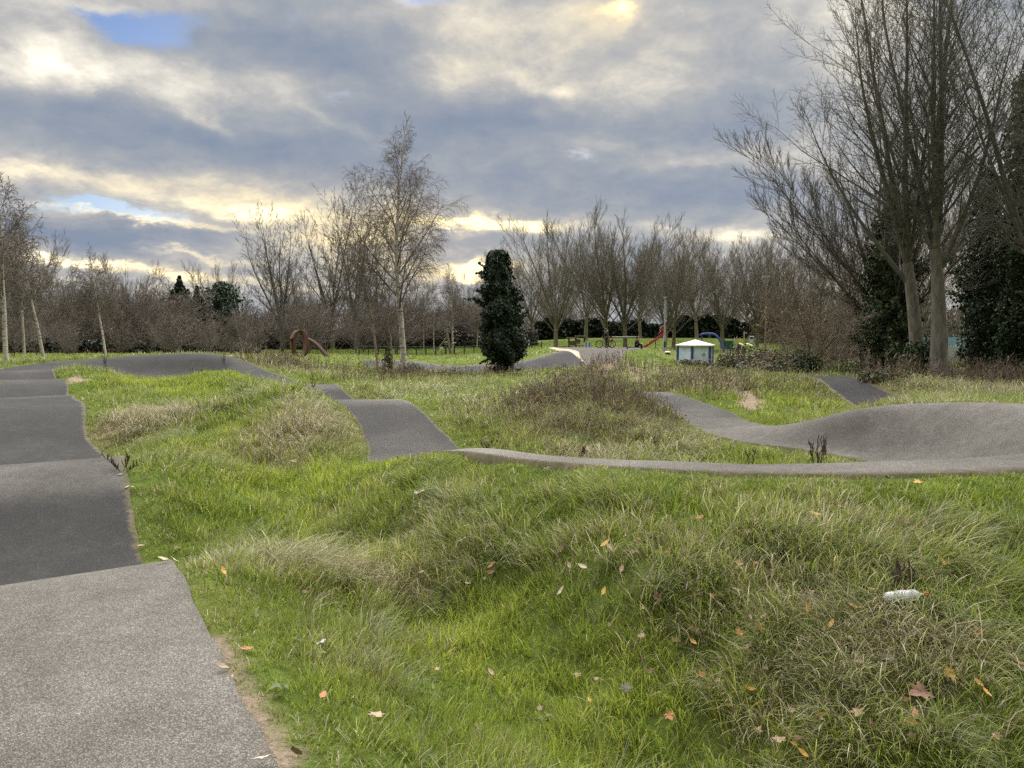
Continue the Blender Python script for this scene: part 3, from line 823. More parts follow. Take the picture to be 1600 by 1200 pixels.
def grow(seed, spec, start_dir=(0, 0, 1), origin=(0, 0, 0)):
    """spec: one dict per level: L, r, n (segments), wig, trop, taper, kids, t0, ang, lr (length ratio), rr, fall"""
    rnd = random.Random(seed)
    out = [[] for _ in spec]

    def br(p, d, L, r, lev):
        s = spec[lev]
        n = s['n']
        pts, rad = [p], [r]
        dirs = [d]
        step = L / n
        for i in range(n):
            w_ = s['wig']
            trop = s['trop'] if not callable(s['trop']) else s['trop']((i + 1) / n)
            d = norm3((d[0] + rnd.gauss(0, w_), d[1] + rnd.gauss(0, w_), d[2] + rnd.gauss(0, w_ * .7) + trop))
            p = (p[0] + d[0] * step, p[1] + d[1] * step, p[2] + d[2] * step)
            pts.append(p); dirs.append(d)
            rad.append(max(s.get('rmin', .003), r * (1 - (1 - s['taper']) * (i + 1) / n)))
        out[lev].append((pts, rad))
        if lev + 1 < len(spec):
            c = spec[lev + 1]
            k = s['kids']
            kn = int(k) + (1 if rnd.random() < k - int(k) else 0)
            if lev > 0: kn = max(1, int(round(kn * min(1.3, .35 + .65 * L / s['Lref']))))
            a0 = rnd.uniform(0, 6.28)
            for j in range(kn):
                t = s['t0'] + (1 - s['t0']) * ((j + rnd.uniform(.1, .9)) / kn) ** s.get('tpow', 1.0)
                f = t * n; i = min(n - 1, int(f)); fr = f - i
                q = tuple(pts[i][m] * (1 - fr) + pts[i + 1][m] * fr for m in range(3))
                rq = rad[i] * (1 - fr) + rad[i + 1] * fr
                ang = c['ang'] * rnd.uniform(.7, 1.3)
                if 'angtop' in c: ang = (c['ang'] * (1 - t) + c['angtop'] * t) * rnd.uniform(.8, 1.2)
                dd = tilt(dirs[i + 1], ang, a0 + j * 2.4 + rnd.uniform(-.5, .5))
                fall = s['fall'](t)
                Lc = L * c['lr'] * fall * rnd.uniform(.7, 1.25) if lev > 0 or 'Labs' not in c else c['Labs'] * fall * rnd.uniform(.8, 1.2)
                if Lc < .08: continue
                br(q, dd, Lc, min(rq * .85, max(c.get('rmin', .003), rq * c['rr'] * (.6 + .4 * fall))), lev + 1)
            # forked leading shoots at the tip
            for _ in range(s.get('tip', 0)):
                dd = tilt(dirs[-1], rnd.uniform(*s.get('tipa', (.15, .45))), a0 + _ * 2.4 + rnd.uniform(-.4, .4))
                br(pts[-1], dd, L * s.get('tipl', .35) * rnd.uniform(.7, 1.2), rad[-1] * s.get('tipr', .9), lev + 1)
    br(origin, norm3(start_dir), spec[0]['L'], spec[0]['r'], 0)
    return out


def tubes(name, lines, sides, m, parent=None, flare=0.0, link_=True):
    """sweep poly-lines of (pts, radii) into one mesh"""
    by = {}
    for pts, rad in lines:
        by.setdefault(len(pts), []).append((pts, rad))
    VV, FF, SSz = [], [], []
    base = 0
    for L, grp in by.items():
        Pn = np.array([g[0] for g in grp], float); Rn = np.array([g[1] for g in grp], float)
        M = len(grp)
        T = np.empty_like(Pn)
        T[:, 1:-1] = Pn[:, 2:] - Pn[:, :-2]; T[:, 0] = Pn[:, 1] - Pn[:, 0]; T[:, -1] = Pn[:, -1] - Pn[:, -2]
        T /= np.linalg.norm(T, axis=2, keepdims=True) + 1e-9
        ref = np.where(np.abs(T[:, :1, 2:3]) < .95, np.array([0, 0, 1.]), np.array([1., 0, 0]))
        ref = np.broadcast_to(ref, T.shape)
        U = np.cross(T, ref); U /= np.linalg.norm(U, axis=2, keepdims=True) + 1e-9
        Vv = np.cross(T, U)
        a = np.arange(sides) / sides * 2 * PI
        ring = Pn[:, :, None, :] + Rn[:, :, None, None] * (U[:, :, None, :] * np.cos(a)[None, None, :, None] + Vv[:, :, None, :] * np.sin(a)[None, None, :, None])
        VV.append(ring.reshape(-1, 3))
        ids = base + np.arange(M * L * sides).reshape(M, L, sides)
        nx_ = np.roll(ids, -1, axis=2)
        q = np.stack([ids[:, :-1], nx_[:, :-1], nx_[:, 1:], ids[:, 1:]], -1).reshape(-1, 4)
        FF.append(q.ravel()); SSz.append(np.full(len(q), 4))
        base += M * L * sides
    me = np_mesh(name, np.concatenate(VV), np.concatenate(FF), np.concatenate(SSz), smooth=True)
    if not link_:
        return me
    return link(name, me, m, parent)


def bark_mat(name, a, b, scale=9, stretch=.25, bump=.5, extra=None):
    m, nt, bs = new_mat(name)
    tc = nd(nt, 'ShaderNodeTexCoord')
    mp = nd(nt, 'ShaderNodeMapping'); mp.inputs['Scale'].default_value = (1, 1, stretch)
    nt.links.new(tc.outputs['Object'], mp.inputs['Vector'])
    n1 = nd(nt, 'ShaderNodeTexNoise', i_Scale=scale, i_Detail=6, i_Roughness=.65); nt.links.new(mp.outputs[0], n1.inputs['Vector'])
    r = ramp(nt, n1.outputs['Fac'], [(.35, b), (.65, a)])
    outc = r.outputs[0]
    if extra:                                   # pale bark with dark horizontal scars (birch)
        mp2 = nd(nt, 'ShaderNodeMapping'); mp2.inputs['Scale'].default_value = (1.2, 1.2, 5.0)
        nt.links.new(tc.outputs['Object'], mp2.inputs['Vector'])
        n2 = nd(nt, 'ShaderNodeTexNoise', i_Scale=2.2, i_Detail=4, i_Roughness=.7); nt.links.new(mp2.outputs[0], n2.inputs['Vector'])
        k = ramp(nt, n2.outputs['Fac'], [(.55, (0, 0, 0)), (.62, (1, 1, 1))])
        x = nd(nt, 'ShaderNodeMix', data_type='RGBA')
        nt.links.new(k.outputs[0], x.inputs[0]); nt.links.new(outc, x.inputs[6]); x.inputs[7].default_value = (*extra, 1)
        outc = x.outputs[2]
    nt.links.new(outc, bs.inputs['Base Color'])
    bs.inputs['Roughness'].default_value = .85; bs.inputs['Specular IOR Level'].default_value = .2
    bp = nd(nt, 'ShaderNodeBump', i_Strength=bump, i_Distance=.02); nt.links.new(n1.outputs['Fac'], bp.inputs['Height']); nt.links.new(bp.outputs[0], bs.inputs['Normal'])
    return m


M_BARK = bark_mat('bark_grey', (.215, .20, .172), (.105, .097, .082))
M_BARKG = bark_mat('bark_greenish', (.24, .22, .145), (.14, .13, .085))
M_TWIG = bark_mat('twig_grey_brown', (.20, .178, .145), (.12, .105, .085), 4, 1, .1)
M_TWIGG = bark_mat('twig_grey', (.165, .155, .138), (.085, .08, .07), 4, 1, .1)
M_TWIGD = bark_mat('twig_dark', (.105, .09, .08), (.06, .052, .046), 4, 1, .1)
M_TWIGW = bark_mat('twig_warm_brown', (.19, .155, .115), (.12, .095, .072), 4, 1, .1)
M_TWIGP = bark_mat('twig_purplish', (.185, .155, .135), (.115, .094, .082), 4, 1, .1)
M_BIRCH = bark_mat('birch_bark', (.58, .54, .48), (.40, .36, .31), 5, .6, .2, extra=(.07, .06, .055))
M_BIRCHP = bark_mat('young_birch_bark', (.42, .33, .28), (.26, .19, .16), 5, .6, .2, extra=(.10, .075, .065))
M_IVY = leaf_mat('ivy_leaf', transl=.10, rough=.42, spec=.35)
M_LEAF = leaf_mat('shrub_leaf', transl=.2, rough=.5, spec=.3)


def tree(name, spec, seed, m_trunk, m_twig, sides=(9, 5, 4, 3, 3, 3), lean=(0, 0, 1), trunk_levels=1, loc=(0, 0, 0), keep_flare=True):
    lv = grow(seed, spec, lean)
    # root flare
    pts, rad = lv[0][0]
    if keep_flare and len(rad) > 3:
        # refine the first segment for the flare
        p0, p1 = np.array(pts[0]), np.array(pts[1])
        newp = [tuple(p0 + np.array([0, 0, -.25])), tuple(p0 + (p1 - p0) * .12), tuple(p0 + (p1 - p0) * .35)]
        newr = [rad[0] * 1.7, rad[0] * 1.25, rad[0] * 1.03]
        lv[0][0] = (newp + pts[1:], newr + rad[1:])
    t = empty(name, loc)
    tl = []
    for k_ in range(trunk_levels): tl += lv[k_]
    tubes('trunk', tl, sides[0], m_trunk, t)
    # crown: separate tube resolutions joined into one mesh
    VV, FF, SZ = [], [], []
    base = 0
    for k_ in range(trunk_levels, len(lv)):
        if not lv[k_]: continue
        me = tubes('tmp', lv[k_], sides[min(k_, len(sides) - 1)], None, link_=False)
        nv = len(me.vertices); nl = len(me.loops)
        v = np.empty(nv * 3, np.float32); me.vertices.foreach_get('co', v)
        l = np.empty(nl, np.int32); me.loops.foreach_get('vertex_index', l)
        VV.append(v.reshape(-1, 3)); FF.append(l + base); SZ.append(np.full(nl // 4, 4)); base += nv
        bpy.data.meshes.remove(me)
    me = np_mesh('crown', np.concatenate(VV), np.concatenate(FF), np.concatenate(SZ), smooth=True)
    link('crown', me, m_twig, t)
    return t


def S(L=0, r=0, n=6, wig=.05, trop=0.0, taper=.3, kids=0, t0=.2, ang=.6, lr=.5, rr=.5, fall=None, **kw):
    d = dict(L=L, r=r, n=n, wig=wig, trop=trop, taper=taper, kids=kids, t0=t0, ang=ang, lr=lr, rr=rr, fall=fall or (lambda t: 1 - .6 * t))
    d['Lref'] = kw.pop('Lref', 1.0)
    d.update(kw)
    return d


def lime_spec(H, rmin=.010, dens=1.0, spread=.5, r=None):
    """clear trunk breaking into many steep slender limbs: a broad fan shaped winter crown"""
    return [S(L=H * .26, r=r or H * .022, n=6, wig=.03, taper=.62, kids=9 * dens, t0=.6, tip=4, tipl=2.6, fall=lambda t: .75 + .35 * t),
            S(n=11, wig=.035, trop=.022, taper=.18, kids=12 * dens, t0=.14, ang=spread * 1.7, angtop=spread * 1.0, Labs=H * .70, lr=2.2, rr=.36, rmin=.014, Lref=H * .66, fall=lambda t: 1 - .55 * t, tip=3, tipl=.2),
            S(n=6, wig=.06, trop=.06, taper=.28, kids=6 * dens, t0=.14, ang=.56, lr=.40, rr=.44, rmin=rmin, Lref=H * .22, fall=lambda t: 1 - .5 * t, tip=2, tipl=.3),
            S(n=4, wig=.07, trop=.10, taper=.4, kids=5.5 * dens, t0=.12, ang=.46, lr=.50, rr=.55, rmin=rmin * .7, Lref=H * .1, fall=lambda t: 1 - .4 * t, tip=1),
            S(n=3, wig=.08, trop=.09, taper=.6, kids=0, ang=.42, lr=.6, rr=.6, rmin=rmin * .5)]


def birch_spec(H, rmin=.006, dens=1.0, r=None, droop=-.10):
    prof = lambda t: max(.12, 1.05 * math.sin(min(1, (t * 1.02 + .12)) * PI) ** .8 if t < .45 else 1.0 - .95 * (t - .45) / .55)
    return [S(L=H, r=r or H * .0115, n=14, wig=.022, taper=.08, kids=30 * dens, t0=.24, fall=prof),
            S(n=7, wig=.07, trop=lambda t: .07 - .10 * t, taper=.22, kids=10 * dens, t0=.2, ang=.85, angtop=.45, Labs=H * .26, lr=.3, rr=.42, rmin=.008, Lref=H * .22, fall=lambda t: 1 - .45 * t),
            S(n=5, wig=.10, trop=droop * .4, taper=.35, kids=6 * dens, t0=.2, ang=.65, lr=.42, rr=.5, rmin=rmin, Lref=H * .09, fall=lambda t: 1 - .3 * t),
            S(n=5, wig=.09, trop=droop * 1.6, taper=.5, kids=3.5 * dens, t0=.2, ang=.6, lr=.62, rr=.6, rmin=rmin * .8, Lref=H * .04, fall=lambda t: 1),
            S(n=3, wig=.1, trop=droop * 1.8, taper=.6, kids=0, ang=.5, lr=.6, rr=.7, rmin=rmin * .65)]


def scrub_spec(H, rmin=.010, dens=1.0, up=.06, ang=.62):
    """many stemmed thicket"""
    return [S(L=H * .12, r=H * .014, n=3, wig=.12, taper=.8, kids=7 * dens, t0=.2, tip=2, tipl=4, fall=lambda t: 1),
            S(n=7, wig=.10, trop=up, taper=.25, kids=10 * dens, t0=.12, ang=ang, Labs=H * .82, lr=2, rr=.55, rmin=.012, Lref=H * .75, fall=lambda t: 1 - .3 * t, tip=2, tipl=.25),
            S(n=5, wig=.14, trop=up * .8, taper=.4, kids=7 * dens, t0=.1, ang=.72, lr=.40, rr=.5, rmin=rmin, Lref=H * .25, fall=lambda t: 1 - .45 * t, tip=1),
            S(n=3, wig=.18, trop=.03, taper=.5, kids=4 * dens, t0=.1, ang=.75, lr=.45, rr=.6, rmin=rmin * .75, Lref=H * .1, fall=lambda t: 1),
            S(n=2, wig=.18, taper=.6, kids=0, ang=.75, lr=.5, rr=.6, rmin=rmin * .6)]


def place(proto_, px, basepy, Y, label, cat='tree', group=None, s=1.0, rz=0.0, z=None, first=False, sx=1.0):
    o = proto_ if first else copy_tree(proto_)
    x = X(px, Y)
    o.location = (x, Y, (h1(x, Y) if z is None else z) - .05)
    o.scale = (s * sx, s * sx, s)
    o.rotation_euler = (0, 0, rz)
    tag(o, label, cat, group)
    return o


class Once:
    """hands out the prototype the first time and copies afterwards"""
    def __init__(self, t): self.t = t; self.used = False

    def __call__(self, *a, **k):
        f = not self.used; self.used = True
        return place(self.t, *a, first=f, **k)


# ---- big birch in the middle and its companions
b = tree('birch_tree', birch_spec(13.8, .0065, 1.25, r=.17), 12, M_BIRCH, M_TWIGP, lean=(-.02, 0, 1))
place(b, 632, 588, 40, 'tall white barked birch with drooping twigs standing alone in the middle', first=True)
b = tree('birch_tree', birch_spec(8.2, .006, .8, r=.075), 33, M_BIRCHP, M_TWIGP, lean=(-.05, .1, 1))
place(b, 590, 588, 39.5, 'slim pinkish birch directly left of the tall white birch', first=True)
b = tree('birch_tree', birch_spec(5.0, .006, .7, r=.06), 35, M_BIRCHP, M_TWIGP, lean=(.08, .1, 1))
place(b, 612, 590, 39, 'short young birch with ivy leaves at its foot beside the tall white birch', first=True)

FARB = [Once(tree('birch_tree', birch_spec(11, .011, 1.0, r=.13), 51, M_BIRCH, M_TWIGP, lean=(-.04, 0, 1))),
        Once(tree('birch_tree', birch_spec(10, .011, 1.0, r=.11, droop=-.06), 58, M_BIRCH, M_TWIGP, lean=(-.085, 0, 1)))]
FARB[0](10, 575, 37, 'white birch at the far left edge beside the path end', s=.92, rz=.4)
FARB[1](68, 556, 50, 'leaning white birch second from the left edge of the park', s=.98, rz=0.2)
FARB[1](166, 555, 50, 'curved white birch bending left behind the far banked turn', s=.76, rz=-.15)
FARB[0](708, 545, 92, 'pale birch in front of the thicket right of the wooden post', s=.98, rz=1.4)
FARB[0](678, 546, 98, 'thin birch trunk left of the wooden post against the thicket', s=.8, rz=2.4, sx=.7)
FARB[0](662, 547, 100, 'short pale birch trunk farthest left of those by the wooden post', s=.7, rz=3.7, sx=.7)
FARB[1](380, 551, 66, 'small leaning white birch left of the rusty sculpture', s=.42, rz=.3)
FARB[0](386, 551, 67, 'straight thin white birch beside the small leaning one', s=.5, rz=4.4, sx=.5)
FARB[0](780, 545, 60, 'pale birch rising directly behind the ivy covered tree', s=.88, rz=5.1)
FARB[1](745, 545, 96, 'small birch between the tall birch and the ivy covered tree', s=.7, rz=2.2)
FARB[0](-40, 570, 46, 'birch crown reaching in from beyond the left edge', s=1.0, rz=2.9)
FARB[0](38, 556, 62, 'slim birch between the two white birches at the left', s=1.0, rz=3.3, sx=.8)

def ash_spec(H, dens=1.0, r=.3, rmin=.006, fork=.27, stems_=3, tipa=(.07, .30), rr0=.50):
    """trunk that forks into a few nearly upright stems carrying many ascending branches"""
    return [S(L=H * fork, r=r, n=7, wig=.025, taper=.60, kids=2, t0=.75, tip=stems_, tipl=.69 / fork, tipa=tipa, tipr=.72, fall=lambda t: 1),
            S(n=14, wig=.03, trop=.03, taper=.14, kids=20 * dens, t0=.05, ang=.42, Labs=H * .5, lr=2, rr=.50, rmin=.012, Lref=H * .65, fall=lambda t: 1 - .55 * t, tip=2, tipl=.15),
            S(n=8, wig=.06, trop=.05, taper=.2, kids=8 * dens, t0=.15, ang=.78, angtop=.5, lr=.44, rr=.42, rmin=.009, Lref=H * .26, fall=lambda t: 1 - .45 * t, tip=1),
            S(n=6, wig=.10, trop=.05, taper=.3, kids=6 * dens, t0=.12, ang=.64, lr=.42, rr=.50, rmin=rmin, Lref=H * .11, fall=lambda t: 1 - .4 * t, tip=1),
            S(n=4, wig=.13, trop=.035, taper=.45, kids=3.5, t0=.15, ang=.62, lr=.46, rr=.6, rmin=rmin * .8, Lref=H * .05, fall=lambda t: 1),
            S(n=3, wig=.14, taper=.6, kids=0, ang=.6, lr=.55, rr=.7, rmin=rmin * .65)]


# ---- tall bare trees
TALL = [Once(tree('bare_tree', ash_spec(19.6, .62, .40, rmin=.019, fork=.17, stems_=6, tipa=(.10, .46)), 71, M_BARK, M_TWIGG)),
        Once(tree('bare_tree', ash_spec(21.8, .62, .36, rmin=.019, fork=.13, stems_=5, tipa=(.06, .32)), 76, M_BARKG, M_TWIGG)),
        Once(tree('bare_tree', lime_spec(14.6, 0.015, 1.0, .60, r=.31), 79, M_BARKG, M_TWIG)),
        Once(tree('bare_tree', lime_spec(14.4, 0.015, 1.0, .56, r=.29), 83, M_BARKG, M_TWIG))]
TALL[0](442, 546, 104, 'tall fan shaped bare tree behind the rusty sculpture', s=.98, rz=.6)
TALL[1](520, 546, 104, 'tall narrow bare tree left of the middle birch', s=1.02, rz=.3)
TALL[1](558, 546, 100, 'tallest multi stemmed bare tree directly behind the slim birch', s=1.04, rz=2.2)
TALL[1](585, 546, 112, 'narrow bare tree half hidden behind the tall white birch', s=.92, rz=4.2)
avenue = 'line of bare park trees behind the playground'
for px, Y, k, s, rz, lab in [(868, 92, 2, .94, .5, 'bare park tree right of the ivy column, leftmost of the row behind the playground'),
                             (948, 96, 3, 1.02, 1.7, 'bare park tree with greenish trunk behind the person with the bicycle'),
                             (977, 94, 2, .94, 2.9, 'bare park tree crossing in front of the white swing frame'),
                             (1038, 90, 3, .84, 4.1, 'bare park tree with thick trunk beside the tall grey lamp column'),
                             (1052, 97, 2, .80, 5.6, 'bare park tree between the red slide and the shelter roof'),
                             (1128, 97, 2, .84, .9, 'bare park tree with yellowish trunk behind the blue arch'),
                             (1182, 100, 3, .86, 2.3, 'bare park tree behind the climbing tower'),
                             (1225, 94, 2, .80, 3.5, 'bare park tree right of the climbing tower behind the thorn tree'),
                             (915, 112, 2, .92, 4.7, 'bare park tree in the back row above the timber climbing frame'),
                             (1000, 118, 3, .95, .2, 'bare park tree in the back row above the red slide'),
                             (1088, 116, 3, .93, 1.2, 'bare park tree in the back row directly above the shelter'),
                             (830, 112, 3, .80, 2.6, 'smaller bare tree just right of the ivy column in the back row'),
                             (1275, 104, 2, .90, 2.0, 'bare tree in the back row behind the thorn tree'),
                             (1330, 96, 3, .85, 3.1, 'bare tree behind the ivy clad trunk left of the big twin trunks'),
                             (1165, 120, 3, 1.0, 5.0, 'bare park tree farthest back above the climbing tower')]:
    TALL[k](px, 546, Y, lab, s=s, rz=rz, group=avenue, sx=1.12)
for px, Y, k, s, rz, lab in [(100, 95, 3, .62, 1.0, 'bare tree in the left wood behind the leaning white birch'), (190, 92, 2, .66, 2.0, 'rounded bare tree right of the curved white birch'),
                             (235, 104, 3, .60, 3.0, 'pale twigged bare tree left of the dark conifer'), (30, 88, 3, .82, 4.0, 'bare tree rising behind the two white birches at the left edge'),
                             (130, 104, 2, .66, 5.0, 'bare tree behind the curved white birch'), (345, 112, 2, .74, .7, 'bare tree behind the dark pine'), (480, 118, 3, .75, 1.7, 'low bare tree between the fan shaped tree and the narrow tree'),
                             (640, 116, 3, .72, 2.7, 'bare tree in the thicket behind the tall birch'), (720, 112, 2, .62, 3.7, 'bare tree with fine reddish crown behind the pale birch'), (-30, 84, 2, .85, 4.7, 'bare tree beyond the left edge of the lawn')]:
    TALL[k](px, 546, Y, lab, s=s, rz=rz)
for px, Y, k, s, rz, lab in [(1540, 70, 2, 1.0, 1.1, 'bare tree deep behind the dark ivy trees on the right'), (1640, 60, 3, 1.0, 2.1, 'bare tree beyond the right edge'), (1440, 84, 2, .95, .1, 'bare tree seen far behind the twin grey trunks'), (1390, 74, 3, .8, 3.2, 'bare tree behind the ivy clad trunk by the pale wall')]:
    TALL[k](px, 548, Y, lab, s=s, rz=rz)

# ---- the big grey trees on the right
t1 = tree('ash_tree', ash_spec(16.5, 1.0, .27, stems_=3), 202, M_BARK, M_TWIGG, lean=(-.12, 0, 1), sides=(12, 7, 5, 4, 3, 3))
place(t1, 1438, 603, 27.5, 'large grey bare tree with ivy at its foot, left one of the twin trunks', first=True)
t2 = tree('ash_tree', ash_spec(17.5, 1.0, .29, stems_=4), 211, M_BARK, M_TWIGG, lean=(-.01, .02, 1), sides=(12, 7, 5, 4, 3, 3))
place(t2, 1468, 606, 26.5, 'large grey bare tree with clean trunk, right one of the twin trunks', first=True)
t3 = tree('ash_tree', ash_spec(15.5, .9, .26, fork=.2), 223, M_BARK, M_TWIGG, lean=(-.2, .0, 1), sides=(12, 7, 5, 4, 3, 3))
place(t3, 1660, 612, 25, 'bare tree outside the right edge with pale limbs reaching in over the ivy', first=True)
t4 = tree('bare_tree', lime_spec(10.8, .011, 1.25, .62, r=.24), 231, M_BARK, M_TWIGD)
place(t4, 1385, 590, 33, 'dark spreading bare tree whose trunk is wrapped in thick ivy', first=True)
t5 = tree('thorn_tree', scrub_spec(5.0, .009, 1.15, .02, .85), 243, M_BARK, M_TWIGW)
place(t5, 1256, 583, 33, 'low brown twiggy thorn tree with a few yellow leaves above the brambles', first=True, sx=.95)
t6 = tree('thorn_tree', scrub_spec(4.4, .009, 1.1, .02, .85), 249, M_BARK, M_TWIGW)
place(t6, 1318, 575, 40, 'reddish brown thorn tree between the brambles and the ivy clad trunk', first=True)

# ---- scrub woodland at the back: one mass of stems
proto_v, proto_f = [], []
for sd__ in (301, 302, 303):
    lv = grow(sd__, scrub_spec(6.0, .016, .85, .07, .5))
    VV, FF = [], []; base = 0
    for k_, L_ in enumerate(lv):
        if not L_: continue
        me = tubes('tmp', L_, 3, None, link_=False)
        v = np.empty(len(me.vertices) * 3, np.float32); me.vertices.foreach_get('co', v)
        l = np.empty(len(me.loops), np.int32); me.loops.foreach_get('vertex_index', l)
        VV.append(v.reshape(-1, 3)); FF.append(l + base); base += len(me.vertices)
        bpy.data.meshes.remove(me)
    proto_v.append(np.concatenate(VV)); proto_f.append(np.concatenate(FF))


def thicket(name, spots_, hfun, seed, m, label):
    rng = np.random.default_rng(seed)
    VV, FF = [], []; base = 0
    for x, y in spots_:
        k_ = rng.integers(0, 3)
        v = proto_v[k_]; a = rng.uniform(0, 6.28); s = hfun(x, y) / 6.0 * rng.uniform(.75, 1.2); wd = rng.uniform(.9, 1.3)
        ca, sa = math.cos(a) * s * wd, math.sin(a) * s * wd
        o = np.stack([v[:, 0] * ca - v[:, 1] * sa + x, v[:, 0] * sa + v[:, 1] * ca + y, v[:, 2] * s + h1(x, y) - .1], -1)
        VV.append(o); FF.append(proto_f[k_] + base); base += len(v)
    F_ = np.concatenate(FF)
    me = np_mesh(name, np.concatenate(VV), F_, np.full(len(F_) // 4, 4))
    o = link(name, me, m)
    tag(o, label, 'woodland', kind='stuff')
    return o


rng = np.random.default_rng(77)
sp = []
for k_ in range(105):
    Y = rng.uniform(84, 118); px = rng.uniform(-160, 790)
    if px > 640 and Y < 104: Y += 14
    sp.append((X(px, Y), Y))
for k_ in range(26):                              # a nearer hem at the far left
    Y = rng.uniform(62, 80); px = rng.uniform(-120, 420)
    sp.append((X(px, Y), Y))
thicket('left_thicket', sp, lambda x, y: 3.6 if y < 82 else 6.3, 5, M_TWIGP, 'brown leafless scrub woodland closing the view behind the left half')
sp = []
for k_ in range(50):
    Y = rng.uniform(124, 140); px = rng.uniform(800, 1700)
    sp.append((X(px, Y), Y))
for k_ in range(26):
    Y = rng.uniform(72, 90); px = rng.uniform(1235, 1420) if k_ % 2 else rng.uniform(1500, 1760)
    sp.append((X(px, Y), Y))
thicket('right_thicket', sp, lambda x, y: 6.5 if y > 100 else 4.6, 6, M_TWIG, 'grey brown leafless scrub behind the playground and the right hand trees')


# ---------------------------------------------------------------- leaves
def leaf_cards(name, pts, nrm, size, cols, m, parent=None, rng=None, aspect=1.0, jitter=.9):
    """one small pointed four sided leaf per point"""
    n = len(pts)
    rng = rng or np.random.default_rng(1)
    nn = nrm + rng.normal(0, jitter, (n, 3)); nn /= np.linalg.norm(nn, axis=1, keepdims=True) + 1e-9
    r3 = rng.normal(0, 1, (n, 3)); u = np.cross(nn, r3); u /= np.linalg.norm(u, axis=1, keepdims=True) + 1e-9
    v = np.cross(nn, u)
    s = (size * rng.uniform(.6, 1.3, n))[:, None]
    V = np.stack([pts - u * s * .5, pts - v * s * .42 * aspect + u * s * .05, pts + u * s * .6, pts + v * s * .42 * aspect + u * s * .05], 1)
    # fold along the midrib
    V[:, 1] += nn * s * .12; V[:, 3] += nn * s * .12
    b_ = (np.arange(n) * 4)[:, None]
    f = (b_ + np.array([[0, 1, 2, 0, 2, 3]])).ravel()
    me = np_mesh(name, V.reshape(-1, 3), f, np.full(2 * n, 3), np.repeat(cols, 4, 0))
    return link(name, me, m, parent)


def lumpy(n, H, prof, rng, depth=.35, lump=.28, lf=1.6, seed=0):
    """points on a lumpy upright column: prof(t) gives the radius at height t*H"""
    t = rng.uniform(0, 1, n); a = rng.uniform(0, 2 * PI, n)
    r0 = np.array([prof(tt) for tt in t])
    lum = 1 + lump * 2 * (fbm(a * lf + 20, t * H * lf * .8, seed, 3) - .5) + lump * 2 * (fbm(np.cos(a) * 2 + 40, t * H * 1.5 + np.sin(a) * 2, seed + 9, 2) - .5)
    dep = 1 - depth * rng.uniform(0, 1, n) ** 1.5
    r_ = r0 * lum * dep
    p = np.stack([np.cos(a) * r_, np.sin(a) * r_, t * H + rng.normal(0, .05, n)], -1)
    nr = np.stack([np.cos(a), np.sin(a), np.full(n, .35)], -1)
    return p, nr, lum


def shade(base, n, rng, var=.35):
    return np.array(base)[rng.integers(0, len(base), n)] * rng.uniform(1 - var, 1 + var, n)[:, None]


IVYC = [(.024, .048, .018), (.034, .062, .022), (.018, .036, .014), (.055, .080, .030)]
IVYL = [(.03, .055, .02), (.045, .075, .028), (.02, .04, .015), (.07, .085, .03)]


def ivy_column(name, loc, H, prof, n, size, label, seed, cat='tree', cols=IVYC, lump=.25, trunk_r=.2, stems_=2, depth=.4, lean=0.0, sprays=0):
    rng = np.random.default_rng(seed)
    t = empty(name, loc)
    lines = []
    rnd = random.Random(seed)
    for k_ in range(stems_):
        p = [((k_ - (stems_ - 1) / 2) * trunk_r * 2.2 * (1 - i * .05) + rnd.uniform(-.05, .05), rnd.uniform(-.06, .06), -.3 + (H * .95 + .3) * i / 7) for i in range(8)]
        p = [(a + lean * i / 7, b_, c_) for i, (a, b_, c_) in enumerate(p)]
        lines.append((p, [trunk_r * (1.15 - .13 * i) for i in range(8)]))
    tubes('trunk', lines, 8, M_BARK, t)
    p, nr, lum = lumpy(n, H, prof, rng, depth, lump, 1.6, seed)
    p[:, 0] += lean * p[:, 2] / H
    if sprays:                       # stray shoots sticking out of the mass
        k = n // 5
        src = rng.choice(np.flatnonzero(p[:, 2] < .86 * H), sprays); grp = rng.integers(0, sprays, k)
        q = p[src[grp]]; o_ = nr[src[grp]]; t_ = rng.uniform(0, 1, k)[:, None]
        ln_ = rng.uniform(.15, .5, sprays)[grp][:, None]
        dr = rng.normal(0, .5, (sprays, 3))[grp]; dr[:, 2] += .1
        p[:k] = q + (o_ + dr) * t_ * ln_ + rng.normal(0, .05, (k, 3)) * (1.3 - t_)
    c = shade(cols, n, rng) * (.65 + .75 * fbm(p[:, 0] * 2.1 + 7, p[:, 2] * 2.1 + p[:, 1], seed, 3))[:, None]
    leaf_cards('foliage', p, nr, size * rng.uniform(.55, 1.45, n), c, M_IVY, t, rng, jitter=.6)
    tag(t, label, cat)
    return t


def prof_pts(pts):
    xs = [a for a, _ in pts]; ys = [b_ for _, b_ in pts]
    return lambda t: float(np.interp(t, xs, ys))


x = X(791, 38)
ivy_column('ivy_tree', (x, 38, h1(x, 38)), 6.05, prof_pts([(0, .14), (.09, .17), (.12, .6), (.18, .98), (.28, 1.08), (.42, .95), (.60, .80), (.72, .74), (.77, .5), (.83, .56), (.90, .44), (.97, .46), (1, .34)]), 42000, .105,
           'dark green ivy covered tree stump standing like a column in mid park', 61, lump=.55, lean=-.42, sprays=130, cols=[(.014, .030, .014), (.020, .040, .018), (.010, .022, .011), (.032, .052, .022)])
